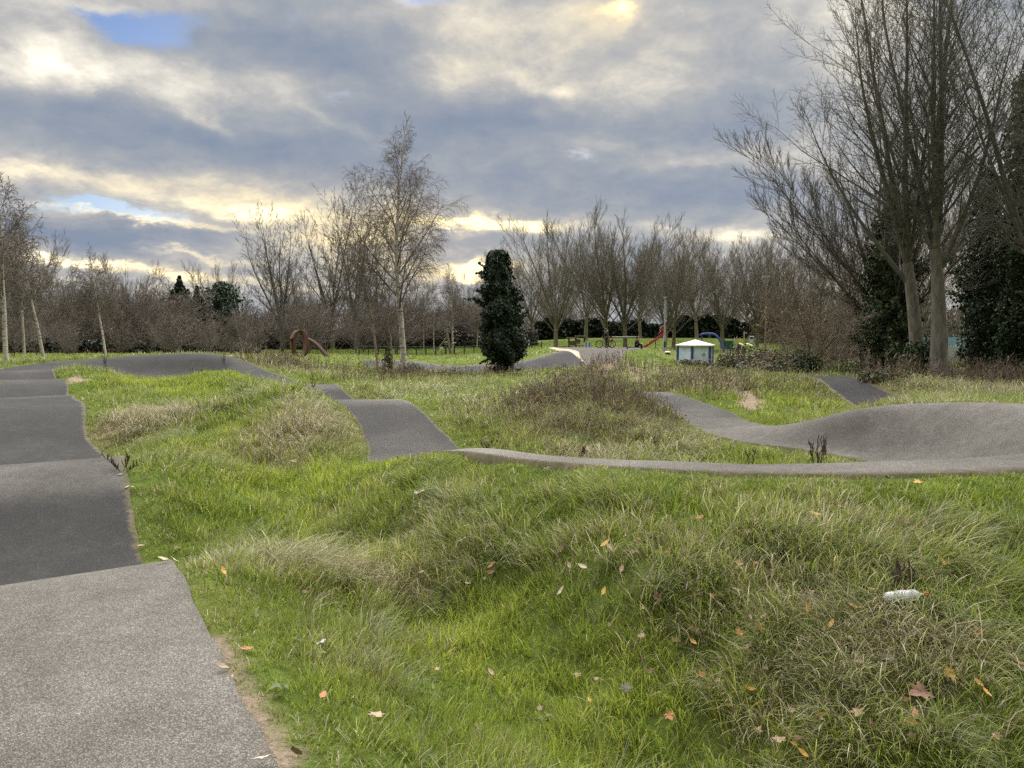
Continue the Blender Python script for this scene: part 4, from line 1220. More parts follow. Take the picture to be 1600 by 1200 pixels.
# ivy on the right hand trees
x = X(1382, 33)
ivy_column('ivy_mass', (x, 32.6, h1(x, 33)), 7.6, prof_pts([(0, .8), (.1, 1.05), (.25, 1.1), (.5, .95), (.7, .75), (.9, .5), (1, .2)]), 30000, .115, 'thick ivy climbing the trunk of the dark spreading tree', 63, cat='ivy', lump=.75, sprays=120, cols=IVYL, depth=.7)
x = X(1535, 33)
ivy_column('ivy_tree', (x, 33, h1(x, 33)), 8.8, prof_pts([(0, .35), (.1, .55), (.25, 1.0), (.45, 1.1), (.6, .85), (.8, .55), (.95, .35), (1, .1)]), 22000, .115, 'dark ivy covered trunk right behind the twin grey trunks', 65, lump=.75, sprays=120, cols=IVYC, depth=.7)
x = X(1588, 31)
ivy_column('ivy_tree', (x, 31, h1(x, 31)), 12.6, prof_pts([(0, .5), (.1, .7), (.25, .85), (.42, .8), (.6, .62), (.8, .5), (.95, .3), (1, .1)]), 26000, .115, 'tallest dark ivy covered tree at the right edge', 67, lump=.75, sprays=120, cols=IVYC, depth=.7)
x = X(1690, 29)
ivy_column('ivy_tree', (x, 29, h1(x, 29)), 9.5, prof_pts([(0, 1.3), (.15, 1.6), (.5, 1.4), (.8, .9), (1, .2)]), 18000, .15, 'ivy covered tree just beyond the right edge', 69, lump=.75, sprays=120, cols=IVYC, depth=.7)
x = X(1562, 34)
ivy_column('ivy_mass', (x, 34, h1(x, 34)), 5.6, prof_pts([(0, .6), (.15, 1.2), (.4, 1.5), (.65, 1.1), (.85, .7), (1, .1)]), 18000, .115, 'broad lower ivy mass between the two dark ivy trees at the right', 68, cat='ivy', lump=.9, sprays=160, cols=IVYL, depth=.85, stems_=3, trunk_r=.08)
# ivy collar at the foot of the left twin
x = X(1436, 27.3)
ivy_column('ivy_mass', (x, 27.35, h1(x, 27.3)), 1.5, prof_pts([(0, .55), (.4, .48), (1, .36)]), 2600, .10, 'ivy collar round the foot of the left twin trunk', 71, cat='ivy', lump=.3, stems_=1, trunk_r=.05)
# ivy tangle on the small birches
x = X(607, 39)
ivy_column('ivy_mass', (x, 38.8, h1(x, 39)), 1.35, prof_pts([(0, .30), (.5, .26), (1, .1)]), 700, .10, 'sparse ivy and yellow leaves round the young birch stems', 72, cat='ivy', cols=IVYL + [(.35, .27, .04)], lump=.5, stems_=3, trunk_r=.03, depth=.8)

# evergreen trees in the left wood
def conifer(px, Y, H, w, n, label, seed, name='conifer_tree', cols=((.018, .04, .018), (.028, .055, .024), (.012, .03, .014)), pf=None):
    x = X(px, Y)
    return ivy_column(name, (x, Y, h1(x, Y)), H, pf or prof_pts([(0, w * .5), (.12, w), (.4, w * .8), (.75, w * .42), (1, .05)]), n, .34, label, seed, lump=.85, sprays=70, cols=list(cols), trunk_r=.16, stems_=1, depth=.6)


conifer(284, 92, 8.9, 1.9, 5200, 'broad dark green conifer rising over the left wood', 81)
conifer(311, 94, 8.0, 1.0, 2600, 'narrow pointed dark conifer right of the broad one', 83)
conifer(348, 96, 8.6, 2.6, 4200, 'dark flat topped pine in the left wood', 85, name='pine_tree', pf=prof_pts([(0, .2), (.45, .5), (.55, 1.8), (.72, 2.7), (.82, 1.6), (.9, 2.0), (1, .4)]))

# dark evergreen hedge behind the playground
rng = np.random.default_rng(91)
n = 26000
hx0, hx1 = X(835, 122), X(1330, 122)
xx = rng.uniform(hx0, hx1, n); topz = 2.6 + 2.6 * (fbm(xx * .22, xx * 0 + 3, 7, 3) - .3)
zz = rng.uniform(0, 1, n) ** .8 * topz + 1.2; yy = 120 - (1 - (zz / 7) ** 2) * 1.2 + rng.uniform(0, 2.2, n) + 3 * (fbm(xx * .3, zz * .3, 17, 3) - .5)
hd_ = empty('hedge', ((hx0 + hx1) / 2, 122, 0))
pts = np.stack([xx - (hx0 + hx1) / 2, yy - 122, zz], -1)
leaf_cards('foliage', pts, np.tile(np.array([[0, -1, .4]]), (n, 1)), np.full(n, .52), shade([(.012, .022, .012), (.018, .03, .014), (.008, .016, .010)], n, rng), M_IVY, hd_, rng)
tag(hd_, 'dark evergreen hedge running behind the playground', 'hedge')
n = 9000
hx0, hx1 = X(-150, 90), X(430, 90)
xx = rng.uniform(hx0, hx1, n); topz = 1.1 + 1.2 * (fbm(xx * .3, xx * 0 + 5, 27, 3) - .3)
zz = rng.uniform(0, 1, n) * topz; yy = rng.uniform(-.8, .8, n)
hd_ = empty('hedge', ((hx0 + hx1) / 2, 84, h1(-30, 84)))
leaf_cards('foliage', np.stack([xx - (hx0 + hx1) / 2, yy, zz], -1), np.tile(np.array([[0, -1, .4]]), (n, 1)), np.full(n, .38), shade([(.018, .024, .014), (.025, .03, .016), (.012, .016, .010)], n, rng), M_IVY, hd_, rng)
tag(hd_, 'low dark hedge along the foot of the left wood', 'hedge')


n = 15000
hx0, hx1 = X(395, 106), X(840, 106)
xx = rng.uniform(hx0, hx1, n); topz = 2.2 + 1.6 * (fbm(xx * .3, xx * 0 + 15, 29, 3) - .3)
zz = rng.uniform(0, 1, n) * topz; yy = rng.uniform(-1.2, 1.2, n)
hd_ = empty('hedge', ((hx0 + hx1) / 2, 106, h1(-14, 106) - .1))
leaf_cards('foliage', np.stack([xx - (hx0 + hx1) / 2, yy, zz], -1), np.tile(np.array([[0, -1, .4]]), (n, 1)), np.full(n, .36), shade([(.05, .042, .034), (.07, .055, .045), (.035, .032, .024)], n, rng), M_IVY, hd_, rng)
tag(hd_, 'brown scrubby hedge along the far side of the green field', 'hedge')


def far_wood(px0, px1, Y, H, n, seed, label):
    """twiggy mass: thin upright slips, thinning out towards a ragged top"""
    rng = np.random.default_rng(seed)
    x0, x1 = X(px0, Y), X(px1, Y)
    xx = rng.uniform(x0, x1, n)
    top = H * (.55 + .9 * fbm(xx * .16, xx * 0 + 5, seed, 4))
    zz = rng.uniform(0, 1, n) ** 1.25 * top
    yy = Y + rng.uniform(-2, 2, n)
    p = np.stack([xx, yy, zz + hgt(xx, yy)], -1)
    s = rng.uniform(.5, 1.1, n)[:, None]
    d = np.stack([rng.normal(0, .42, n), rng.normal(0, .3, n), np.ones(n)], -1); d /= np.linalg.norm(d, axis=1, keepdims=True)
    a = rng.uniform(0, PI, n); sd_ = np.stack([np.cos(a), np.sin(a), np.zeros(n)], -1) * rng.uniform(.03, .08, n)[:, None]
    V = np.stack([p - d * s * .5, p + sd_, p + d * s * .6, p - sd_], 1)
    f = ((np.arange(n) * 4)[:, None] + np.array([[0, 1, 2, 3]])).ravel()
    cols = np.repeat(shade([(.105, .085, .07), (.085, .07, .058), (.125, .10, .078), (.075, .065, .05)], n, rng), 4, 0)
    o = link('far_wood', np_mesh('far_wood', V.reshape(-1, 3), f, np.full(n, 4), cols), M_LEAF)
    tag(o, label, 'woodland', kind='stuff')


far_wood(-220, 815, 124, 6.6, 42000, 611, 'distant brown winter wood closing the view behind the left thicket')
far_wood(1175, 1800, 108, 6.0, 26000, 613, 'distant brown winter wood behind the thorn trees and twin trunks')


# brambles and leafy shrubs by the thorn tree
def bush(px, py, Y, w, d, H, n, size, cols, label, seed, name='bramble_bush', arcs=26, m=None):
    rng = np.random.default_rng(seed)
    x = X(px, Y); z0 = h1(x, Y)
    t = empty(name, (x, Y, z0))
    u = rng.uniform(-1, 1, (n, 3)); u /= np.linalg.norm(u, axis=1, keepdims=True)
    u[:, 2] = np.abs(u[:, 2])
    r_ = (1 - .5 * rng.uniform(0, 1, n) ** 1.5) * (1 + .6 * (fbm(u[:, 0] * 2.2 + 9, u[:, 1] * 2.2 + u[:, 2] * 2, seed, 3) - .5))
    p = np.stack([u[:, 0] * w * r_, u[:, 1] * d * r_, u[:, 2] * H * r_ * 1.05], -1)
    leaf_cards('foliage', p, u + np.array([0, 0, .3]), np.full(n, size), shade(cols, n, rng), m or M_LEAF, t, rng)
    lines = []
    rnd = random.Random(seed)
    for k_ in range(arcs):
        a = rnd.uniform(0, 6.28); L_ = rnd.uniform(.6, 1.25)
        bx, by = rnd.uniform(-.5, .5) * w, rnd.uniform(-.5, .5) * d
        pts = []
        for i in range(7):
            t_ = i / 6
            pts.append((bx + math.cos(a) * w * L_ * t_ * .8, by + math.sin(a) * d * L_ * t_ * .8, H * 1.35 * L_ * math.sin(t_ * 2.3) * .85 - .05))
        lines.append((pts, [.011 - .001 * i for i in range(7)]))
    tubes('canes', lines, 3, M_TWIGP, t)
    tag(t, label, 'bush')
    return t


BRAM = [(.035, .06, .025), (.05, .075, .03), (.07, .075, .03), (.10, .075, .04), (.06, .07, .05), (.22, .16, .05)]
bush(1165, 552, 36, 1.6, 1.1, 1.15, 2600, .12, BRAM, 'dark green bramble mound right of the shelter', 401)
bush(1215, 566, 33, 1.7, 1.2, 1.0, 3000, .12, BRAM + [(.14, .09, .05), (.3, .2, .06)], 'bramble mound with red and yellow leaves left of the thorn tree', 403)
bush(1192, 578, 29, 1.5, .9, .7, 2000, .10, BRAM, 'low bramble sprawl in front of the bramble mounds', 405)
bush(1248, 574, 31.5, 1.0, .9, 1.1, 1900, .11, IVYL, 'ivy and bramble heap at the foot of the thorn tree', 407)
bush(1340, 570, 38, 1.8, 1.0, .8, 2200, .13, [(.10, .15, .03), (.13, .17, .04), (.07, .11, .025)], 'bright green leafy bush before the pale wall', 409, arcs=6)
bush(1075, 558, 43, 1.6, .8, .45, 1200, .13, BRAM, 'bramble patch in front of the shelter', 411)
bush(1500, 600, 24, 1.4, .6, .45, 1300, .09, BRAM, 'low bramble tangle under the twin trunks', 413)
bush(1385, 610, 22, .9, .5, .35, 900, .08, BRAM, 'small bramble at the grassy crest before the twin trunks', 415)
bush(1200, 545, 60, 1.8, 1.0, 1.1, 1500, .2, BRAM, 'leafy shrub right of the climbing tower', 417)
bush(640, 590, 38.5, .9, .6, .5, 900, .10, IVYL, 'green nettle clump at the foot of the tall birch', 419, arcs=8)
bush(700, 588, 37, .9, .5, .35, 700, .10, [(.07, .11, .03), (.09, .12, .04), (.05, .08, .025)], 'low green weed clump between the tall birch and the ivy column', 421, arcs=5)
bush(770, 580, 40, .5, .4, .7, 350, .10, [(.20, .10, .05), (.25, .14, .06), (.14, .08, .05)], 'rusty brown dock stems left of the ivy column', 423, arcs=14)
# sparse yellow leaves still hanging in the thorn tree and under the twin trunks
rng = np.random.default_rng(431)
n = 420
p = rng.normal(0, 1, (n, 3)) * np.array([1.3, 1.0, .8]) + np.array([0, 0, 2.2]); p[:, 2] = np.abs(p[:, 2])
leaf_cards('leaves', p, rng.normal(0, 1, (n, 3)), np.full(n, .09), shade([(.30, .22, .06), (.22, .17, .05), (.16, .12, .05)], n, rng), M_LEAF, t5, rng)
# ---------------------------------------------------------------- small builders
def bm_new(): return bmesh.new()


def bm_box(bm, c, size, rot=None, bev=0.0):
    r = bmesh.ops.create_cube(bm, size=1.0)
    M = Matrix.Translation(c) @ (rot.to_4x4() if rot is not None else Matrix.Identity(4)) @ Matrix.Diagonal((*size, 1))
    bmesh.ops.transform(bm, matrix=M, verts=r['verts'])
    if bev:
        ed = list({e for v in r['verts'] for e in v.link_edges})
        bmesh.ops.bevel(bm, geom=ed, offset=bev, segments=2, affect='EDGES')
    return r['verts']


def bm_rod(bm, a, b, r, n=8, r2=None):
    a, b = Vector(a), Vector(b)
    d = b - a
    res = bmesh.ops.create_cone(bm, cap_ends=True, segments=n, radius1=r, radius2=r if r2 is None else r2, depth=d.length)
    M = Matrix.Translation((a + b) / 2) @ d.to_track_quat('Z', 'Y').to_matrix().to_4x4()
    bmesh.ops.transform(bm, matrix=M, verts=res['verts'])


def bm_path(bm, pts, r, n=8, closed=False):
    """round tube through points"""
    pts = [Vector(p) for p in pts]
    rings = []
    L = len(pts)
    for i, p in enumerate(pts):
        if closed: t = pts[(i + 1) % L] - pts[i - 1]
        else: t = pts[min(L - 1, i + 1)] - pts[max(0, i - 1)]
        q = t.to_track_quat('Z', 'Y')
        rad = r[i] if isinstance(r, (list, tuple)) else r
        rings.append([bm.verts.new(p + q @ Vector((math.cos(k * 2 * PI / n) * rad, math.sin(k * 2 * PI / n) * rad, 0))) for k in range(n)])
    m_ = L if closed else L - 1
    for i in range(m_):
        a, b = rings[i], rings[(i + 1) % L]
        # least twist match
        off = min(range(n), key=lambda o: sum((a[k].co - b[(k + o) % n].co).length for k in range(n)))
        for k in range(n):
            bm.faces.new((a[k], a[(k + 1) % n], b[(k + 1 + off) % n], b[(k + off) % n]))
    if not closed:
        bm.faces.new(rings[0][::-1]); bm.faces.new(rings[-1])


def bm_end(bm, name, m, parent=None, smooth=False):
    bmesh.ops.recalc_face_normals(bm, faces=bm.faces)
    me = bpy.data.meshes.new(name)
    bm.to_mesh(me); bm.free()
    if smooth:
        for p in me.polygons: p.use_smooth = True
    return link(name, me, m, parent)


M_WHITE = simple_mat('white_paint', (.62, .62, .60), (.48, .48, .46), 3, .5)
M_BLUE = simple_mat('blue_paint', (.045, .09, .30), (.03, .065, .22), 4, .45)
M_RED = simple_mat('red_plastic', (.42, .075, .05), (.33, .055, .04), 4, .4)
M_DARK = simple_mat('dark_metal', (.035, .038, .04), (.02, .022, .024), 8, .5)
M_GALV = simple_mat('galvanised_steel', (.45, .46, .47), (.34, .35, .36), 6, .5, .4)
M_WOOD = simple_mat('weathered_timber', (.25, .20, .14), (.15, .12, .085), 5, .85)
M_WOODD = simple_mat('dark_timber', (.12, .10, .07), (.07, .058, .042), 5, .85)
M_GREENM = simple_mat('green_fence_paint', (.03, .06, .04), (.02, .04, .028), 4, .5)
M_YEL = simple_mat('yellow_panel', (.55, .50, .14), (.45, .40, .10), 4, .5)
M_YELL = simple_mat('pale_lime_paint', (.70, .72, .26), (.58, .60, .20), 4, .5)
M_BLACK = simple_mat('black_rubber', (.018, .018, .019), (.010, .010, .011), 8, .6)
M_RUST = simple_mat('rusted_steel', (.165, .082, .055), (.085, .048, .038), 7, .9, bump=.4)
M_RUSTD = simple_mat('dark_rusted_steel', (.075, .045, .035), (.04, .028, .024), 7, .9, bump=.4)
M_PALEB = simple_mat('pale_blue_panel', (.52, .60, .66), (.42, .50, .57), 2.5, .5)
M_CLOTH = simple_mat('black_clothing', (.020, .020, .024), (.012, .012, .015), 14, .9)
M_DENIM = simple_mat('dark_trousers', (.016, .017, .024), (.010, .011, .015), 14, .9)
M_SKIN = simple_mat('skin', (.55, .36, .27), (.48, .30, .22), 20, .6)
M_HAIR = simple_mat('dark_hair', (.015, .012, .010), None, 30, .6)
M_CONC = simple_mat('worn_concrete', (.48, .40, .31), (.36, .30, .23), 3, .9)

# ---- rusty ribbon sculpture
def ribbon(bm, pts, wdir, width, thick):
    """flat band: centre line points, band width direction (vector or per point list), thickness along the normal"""
    pts = [Vector(p) for p in pts]
    L = len(pts); rings = []
    for i, p in enumerate(pts):
        t = (pts[min(L - 1, i + 1)] - pts[max(0, i - 1)]).normalized()
        wv = Vector(wdir[i] if isinstance(wdir, list) else wdir).normalized()
        nrm = t.cross(wv).normalized()
        wd = width[i] if isinstance(width, list) else width
        rings.append([bm.verts.new(p + wv * a * wd / 2 + nrm * b * thick / 2) for a, b in ((-1, -1), (1, -1), (1, 1), (-1, 1))])
    for a, b in zip(rings[:-1], rings[1:]):
        for k in range(4): bm.faces.new((a[k], a[(k + 1) % 4], b[(k + 1) % 4], b[k]))
    bm.faces.new(rings[0][::-1]); bm.faces.new(rings[-1])


Ys = 60
sc0 = empty('ribbon_sculpture', (X(468, Ys), Ys, h1(X(468, Ys), Ys)), 0)
tag(sc0, 'rusty steel ribbon sculpture looped like a curl in the grass', 'sculpture')
kx = Ys / 1200
hz = P(468, 516, Ys)[2] - sc0.location.z            # height of the loop
bm = bm_new()
ring = []
for k_ in range(29):
    a = -PI / 2 - .25 + k_ / 28 * (2 * PI - .1)
    ring.append((.06 * k_ / 28 + math.cos(a) * hz * .30 * -1 + .0, math.cos(a) * hz * .18 - .2 * k_ / 28, hz * .5 + math.sin(a) * hz * .5))
ribbon(bm, ring, (.62, -.75, .05), .95, .05)
bm_end(bm, 'loop_band', M_RUST, sc0, True)
bm = bm_new()
ribbon(bm, [(-1.55 + 1.15 * t, .3, hz * .93 * math.sin(t * PI / 2) ** .8 * .78) for t in [k_ / 12 for k_ in range(13)]], (0, 1, .1), .42, .05)
bm_end(bm, 'arch_band', M_RUST, sc0, True)
bm = bm_new()
ribbon(bm, [(.25 + 1.75 * t, .5 + .3 * t, hz * (.72 - .74 * t ** 1.8)) for t in [k_ / 12 for k_ in range(13)]], (.2, 1, .35), [.25 + .4 * k_ / 12 for k_ in range(13)], .05)
bm_end(bm, 'arch_band', M_RUSTD, sc0, True)

# ---- wooden post with brace and platform in the far field (aerial ropeway end)
Yp = 88
zp = h1(X(702, Yp), Yp)
pr = empty('ropeway_post', (X(703, Yp), Yp, zp)); tag(pr, 'leaning pale timber ropeway post with long brace and small platform', 'play equipment')
kk = Yp / 1200
bm = bm_new(); bm_rod(bm, (.1, 0, -.2), (-.36, 0, 2.95), .14, 8, .12); bm_end(bm, 'post', M_WOOD, pr)
bm = bm_new(); bm_rod(bm, (-1.85, -.2, -.1), (-.28, 0, 2.05), .07, 8); bm_end(bm, 'brace', M_WOOD, pr)
bm = bm_new(); bm_box(bm, (-.1, .3, 1.12), (1.1, .7, .12), bev=.02); bm_box(bm, (-.45, .3, .5), (.12, .12, 1.2)); bm_box(bm, (.45, .3, .5), (.12, .12, 1.2)); bm_end(bm, 'platform', M_WOOD, pr)
bm = bm_new(); bm_box(bm, (-.35, 0, 1.4), (.6, .05, .12)); bm_end(bm, 'board', M_WHITE, pr)
bm = bm_new(); bm_box(bm, (.55, 0, 1.32), (.35, .05, .12)); bm_end(bm, 'board', M_WHITE, pr)

# ---- low fence round the far field
Yf = 78
fx0, fx1 = X(560, Yf), X(846, Yf)
fr = empty('railing_fence', ((fx0 + fx1) / 2, Yf, 0)); tag(fr, 'low dark green railing fence crossing the far green field', 'fence')
nb_ = 19
bm_r = bm_new()
prev = None
for k_ in range(nb_ + 1):
    x_ = fx0 + (fx1 - fx0) * k_ / nb_; y_ = Yf - .04 * (k_ - 9); z_ = h1(x_, y_)
    bm = bm_new(); bm_box(bm, (x_ - fr.location.x, y_ - Yf, z_ + .52), (.09, .09, 1.16), bev=.01); bm_end(bm, 'post', M_GREENM, fr)
    if prev:
        for hh in (.2, .98): bm_rod(bm_r, (prev[0] - fr.location.x, prev[1] - Yf, prev[2] + hh), (x_ - fr.location.x, y_ - Yf, z_ + hh), .018, 6)
        for q in range(1, 16):
            u = q / 16; a = [prev[i] * (1 - u) + (x_, y_, z_)[i] * u for i in range(3)]
            bm_rod(bm_r, (a[0] - fr.location.x, a[1] - Yf, a[2] + .2), (a[0] - fr.location.x, a[1] - Yf, a[2] + .98), .007, 4)
    prev = (x_, y_, z_)
bm_end(bm_r, 'railings', M_GREENM, fr)
sg = empty('notice_sign', (X(690, 77.8), 77.8, h1(X(690, 77.8), 77.8))); tag(sg, 'small white notice fixed to the far field fence', 'sign')
bm = bm_new(); bm_box(bm, (0, 0, .86), (.32, .03, .26), bev=.008); bm_end(bm, 'board', M_WHITE, sg)
bm = bm_new(); bm_rod(bm, (0, .04, -.1), (0, .04, .98), .025); bm_end(bm, 'post', M_GREENM, sg)

# ---- timber climbing frame
Yc = 84
cf = empty('timber_climber', (X(901, Yc), Yc, h1(X(901, Yc), Yc) + .0)); tag(cf, 'dark timber climbing frame with two flat roofs left of the bicycle', 'play equipment')
zt = P(900, 527, Yc)[2] - cf.location.z
bm = bm_new()
for x_ in (-.85, -.1, .85):
    for y_ in (-.5, .5): bm_box(bm, (x_, y_, zt / 2), (.11, .11, zt))
bm_end(bm, 'posts', M_WOODD, cf)
bm = bm_new(); bm_box(bm, (-.45, 0, zt - .06), (1.35, 1.4, .10), bev=.02); bm_end(bm, 'roof', M_WOOD, cf)
bm = bm_new(); bm_box(bm, (.42, 0, zt + .13), (1.2, 1.4, .10), bev=.02); bm_end(bm, 'roof', M_WOOD, cf)
bm = bm_new(); bm_box(bm, (0, 0, zt * .52), (1.75, 1.1, .09)); bm_box(bm, (-.45, -.52, zt * .66), (.75, .05, .42)); bm_box(bm, (.1, -.55, zt * .75), (.5, .05, .5)); bm_end(bm, 'platform', M_WOODD, cf)
bm = bm_new()
for x_ in (-.25, .3): bm_rod(bm, (x_, -.75, 0), (x_, -.58, zt * .55), .05)
for k_ in range(4): bm_rod(bm, (-.25, -.74 + .04 * k_, .3 + k_ * .3), (.3, -.74 + .04 * k_, .3 + k_ * .3), .035)
bm_end(bm, 'ladder', M_WOOD, cf)
bm = bm_new(); bm_path(bm, [(.62 + .14 * math.cos(a), -.6, zt * .28 + .32 * math.sin(a)) for a in [k_ * PI / 8 for k_ in range(16)]], .035, 6, True); bm_end(bm, 'climbing_loop', M_WOODD, cf)
# low dark bench left of it
bn = empty('bench', (X(884, 82), 82, h1(X(884, 82), 82))); tag(bn, 'low dark bench left of the timber climbing frame', 'bench')
bm = bm_new(); bm_box(bm, (0, 0, .72), (1.5, .45, .09), bev=.02); bm_end(bm, 'seat', M_WOODD, bn)
for x_ in (-.6, .6):
    bm = bm_new(); bm_box(bm, (x_, 0, .34), (.1, .4, .7)); bm_end(bm, 'leg', M_WOODD, bn)

# ---- blue and white play panel
pn = empty('play_panel', (X(918, 80), 80, h1(X(918, 80), 80))); tag(pn, 'pale grey play panel with dark blue bars behind the start hill', 'play equipment')
zt = P(918, 534, 80)[2] - pn.location.z
bm = bm_new(); bm_box(bm, (0, 0, zt / 2), (.76, .06, zt - .1), bev=.01); bm_end(bm, 'panel', M_PALEB, pn)
for x_ in (-.17, .19):
    bm = bm_new(); bm_box(bm, (x_, -.045, zt / 2), (.09, .05, zt * .9)); bm_end(bm, 'bar', M_BLUE, pn)
for x_ in (-.42, .42):
    bm = bm_new(); bm_box(bm, (x_, 0, zt / 2), (.07, .09, zt)); bm_end(bm, 'post', M_GALV, pn)

# ---- swing frame
Yw = 90
zg = h1(X(977, Yw), Yw)
sw = empty('swing', (X(977, Yw), Yw, zg)); tag(sw, 'swing frame with white crossbar and red slanting legs', 'swing')
zt = P(977, 526.5, Yw)[2] - zg
w2 = (998 - 956) / 1200 * Yw / 2
bm = bm_new(); bm_rod(bm, (-w2, 0, zt), (w2, 0, zt), .065, 10); bm_end(bm, 'crossbar', M_WHITE, sw)
for sx_2 in (-1, 1):
    for sy_2 in (-1, 1):
        bm = bm_new(); bm_rod(bm, (sx_2 * w2 * .98, 0, zt), (sx_2 * (w2 + .22 * sy_2), sy_2 * .9, -.1), .05, 8); bm_end(bm, 'leg', M_RED, sw)
for x_ in (-w2 * .5, w2 * .4):
    bm = bm_new()
    for d_ in (-.2, .2): bm_rod(bm, (x_ + d_, 0, zt), (x_ + d_, 0, .5), .012, 5)
    bm_end(bm, 'chain', M_GALV, sw)
    bm = bm_new(); bm_box(bm, (x_, 0, .48), (.46, .2, .05), bev=.015); bm_end(bm, 'seat', M_BLACK, sw)

# ---- red slide
Yl = 86
zg = h1(X(1015, Yl), Yl)
sl = empty('slide', (X(1005, Yl), Yl, zg)); tag(sl, 'red playground slide rising towards the trees beside the seated person', 'slide')
k3 = Yl / 1200
ptsz = [(1003, 544.5), (1010, 541.5), (1017, 536.5), (1024, 532), (1031, 527), (1036, 523)]
sp_ = [(X(a, Yl) - sl.location.x, 0, P(a, b_, Yl)[2] - zg) for a, b_ in ptsz]
bm = bm_new(); ribbon(bm, sp_, (0, 1, 0), .55, .04)
for y_ in (-.29, .29): ribbon(bm, [(a, y_, c + .09) for a, b_, c in sp_], (0, 1, 0), .04, .22)
bm_end(bm, 'chute', M_RED, sl)
top = sp_[-1]
for y_ in (-.32, .32):
    bm = bm_new()
    bm_path(bm, [(top[0] - .45, y_, top[2] + .05), (top[0] - .3, y_, top[2] + .75), (top[0] + .05, y_, top[2] + 1.05), (top[0] + .2, y_, top[2] + .5), (top[0] + .2, y_, top[2])], .035, 6)
    bm_rod(bm, (top[0] - .1, y_, top[2]), (top[0] - .1, y_, top[2] + .9), .025, 6)
    bm_end(bm, 'handrail', M_RED, sl)
bm = bm_new()
bm_rod(bm, (sp_[3][0], 0, -.1), (sp_[3][0], 0, sp_[3][2]), .05, 6)
for y_ in (-.3, .3): bm_rod(bm, (top[0] + .15, y_, -.1), (top[0] + .15, y_, top[2]), .05, 6)
bm_end(bm, 'support', M_GREENM, sl)
for k_ in range(5):
    bm = bm_new(); bm_box(bm, (top[0] + .3 + .12 * (4 - k_), 0, .25 + k_ * top[2] / 5.2), (.16, .55, .04)); bm_end(bm, 'step', M_RED, sl)

# ---- lamp columns
Yk = 64
zg = h1(X(1038, Yk), Yk)
lp = empty('lamp_column', (X(1038, Yk), Yk, zg)); tag(lp, 'grey lamp column beside the litter bin', 'lamp post')
zt = P(1038, 466, Yk)[2] - zg
bm = bm_new(); bm_rod(bm, (0, 0, -.2), (0, 0, 1.3), .13, 10); bm_rod(bm, (0, 0, 1.3), (0, 0, zt), .075, 10, .05); bm_end(bm, 'column', M_GALV, lp)
bm = bm_new(); bm_box(bm, (0, -.12, zt + .05), (.24, .5, .12), bev=.04); bm_end(bm, 'lantern', M_GALV, lp)
bm = bm_new(); bm_box(bm, (.0, -.135, .62), (.16, .015, .5)); bm_end(bm, 'door', M_DARK, lp)
Yk = 70
zg = h1(X(1195, Yk), Yk)
lp = empty('lamp_column', (X(1195, Yk), Yk, zg)); tag(lp, 'thin lamp column with flat pale head rising from the thorn tree', 'lamp post')
zt = P(1195, 433, Yk)[2] - zg
bm = bm_new(); bm_rod(bm, (0, 0, -.2), (0, 0, 1.3), .11, 10); bm_rod(bm, (0, 0, 1.3), (0, 0, zt), .065, 10, .045); bm_end(bm, 'column', M_WOOD, lp)
bm = bm_new(); bm_box(bm, (0, 0, zt + .05), (.75, .3, .13), bev=.05); bm_end(bm, 'lantern', M_GALV, lp)
bm = bm_new(); bm_box(bm, (0, 0, zt - .025), (.5, .22, .02)); bm_end(bm, 'lamp_glass', M_WHITE, lp)

# ---- litter bin
Yb = 60
zg = P(1043, 560, Yb)[2]
bn = empty('litter_bin', (X(1043, Yb), Yb, zg)); tag(bn, 'squat dark litter bin with domed white lid left of the shelter', 'bin')
bm = bm_new(); bm_rod(bm, (0, 0, -.5), (0, 0, .42), .17, 14, .20); bm_end(bm, 'body', M_DARK, bn)
bm = bm_new()
bmesh.ops.create_uvsphere(bm, u_segments=14, v_segments=8, radius=.25)
bmesh.ops.transform(bm, matrix=Matrix.Translation((0, 0, .47)) @ Matrix.Diagonal((1, 1, .38, 1)), verts=bm.verts)
bm_end(bm, 'lid', M_WHITE, bn, True)

# ---- youth shelter: hexagonal, white roof, blue posts, panels
Yt = 52
xs_, zs = X(1086, Yt), h1(X(1086, Yt), Yt) - .15
sh = empty('shelter', (xs_, Yt, zs)); tag(sh, 'hexagonal park shelter with white pitched roof and blue posts', 'shelter')
eave = P(1086, 539, Yt)[2] - zs; apex = P(1084, 530.5, Yt)[2] - zs
Rr_ = 33 / 1200 * Yt
rb = Rr_ * .86
bm = bm_new()
NS = 6; a0 = R(8)
ring_t = [bm.verts.new((math.cos(a0 + k_ * PI / 3) * Rr_, math.sin(a0 + k_ * PI / 3) * Rr_, eave)) for k_ in range(NS)]
ring_b = [bm.verts.new((math.cos(a0 + k_ * PI / 3) * Rr_ * .985, math.sin(a0 + k_ * PI / 3) * Rr_ * .985, eave - .07)) for k_ in range(NS)]
top = bm.verts.new((0, 0, apex)); bot = bm.verts.new((0, 0, apex - .15))
for k_ in range(NS):
    bm.faces.new((ring_t[k_], ring_t[(k_ + 1) % NS], top)); bm.faces.new((ring_b[k_], ring_b[(k_ + 1) % NS], ring_t[(k_ + 1) % NS], ring_t[k_])); bm.faces.new((ring_b[(k_ + 1) % NS], ring_b[k_], bot))
bm_end(bm, 'roof', M_WHITE, sh)
mm, nt, bs = new_mat('scrawled_panel')
tc_ = nd(nt, 'ShaderNodeTexCoord')
nz = nd(nt, 'ShaderNodeTexNoise', i_Scale=2.5, i_Detail=5); nt.links.new(tc_.outputs['Object'], nz.inputs['Vector'])
r_ = ramp(nt, nz.outputs['Fac'], [(.35, (.47, .57, .76)), (.65, (.62, .70, .84))])
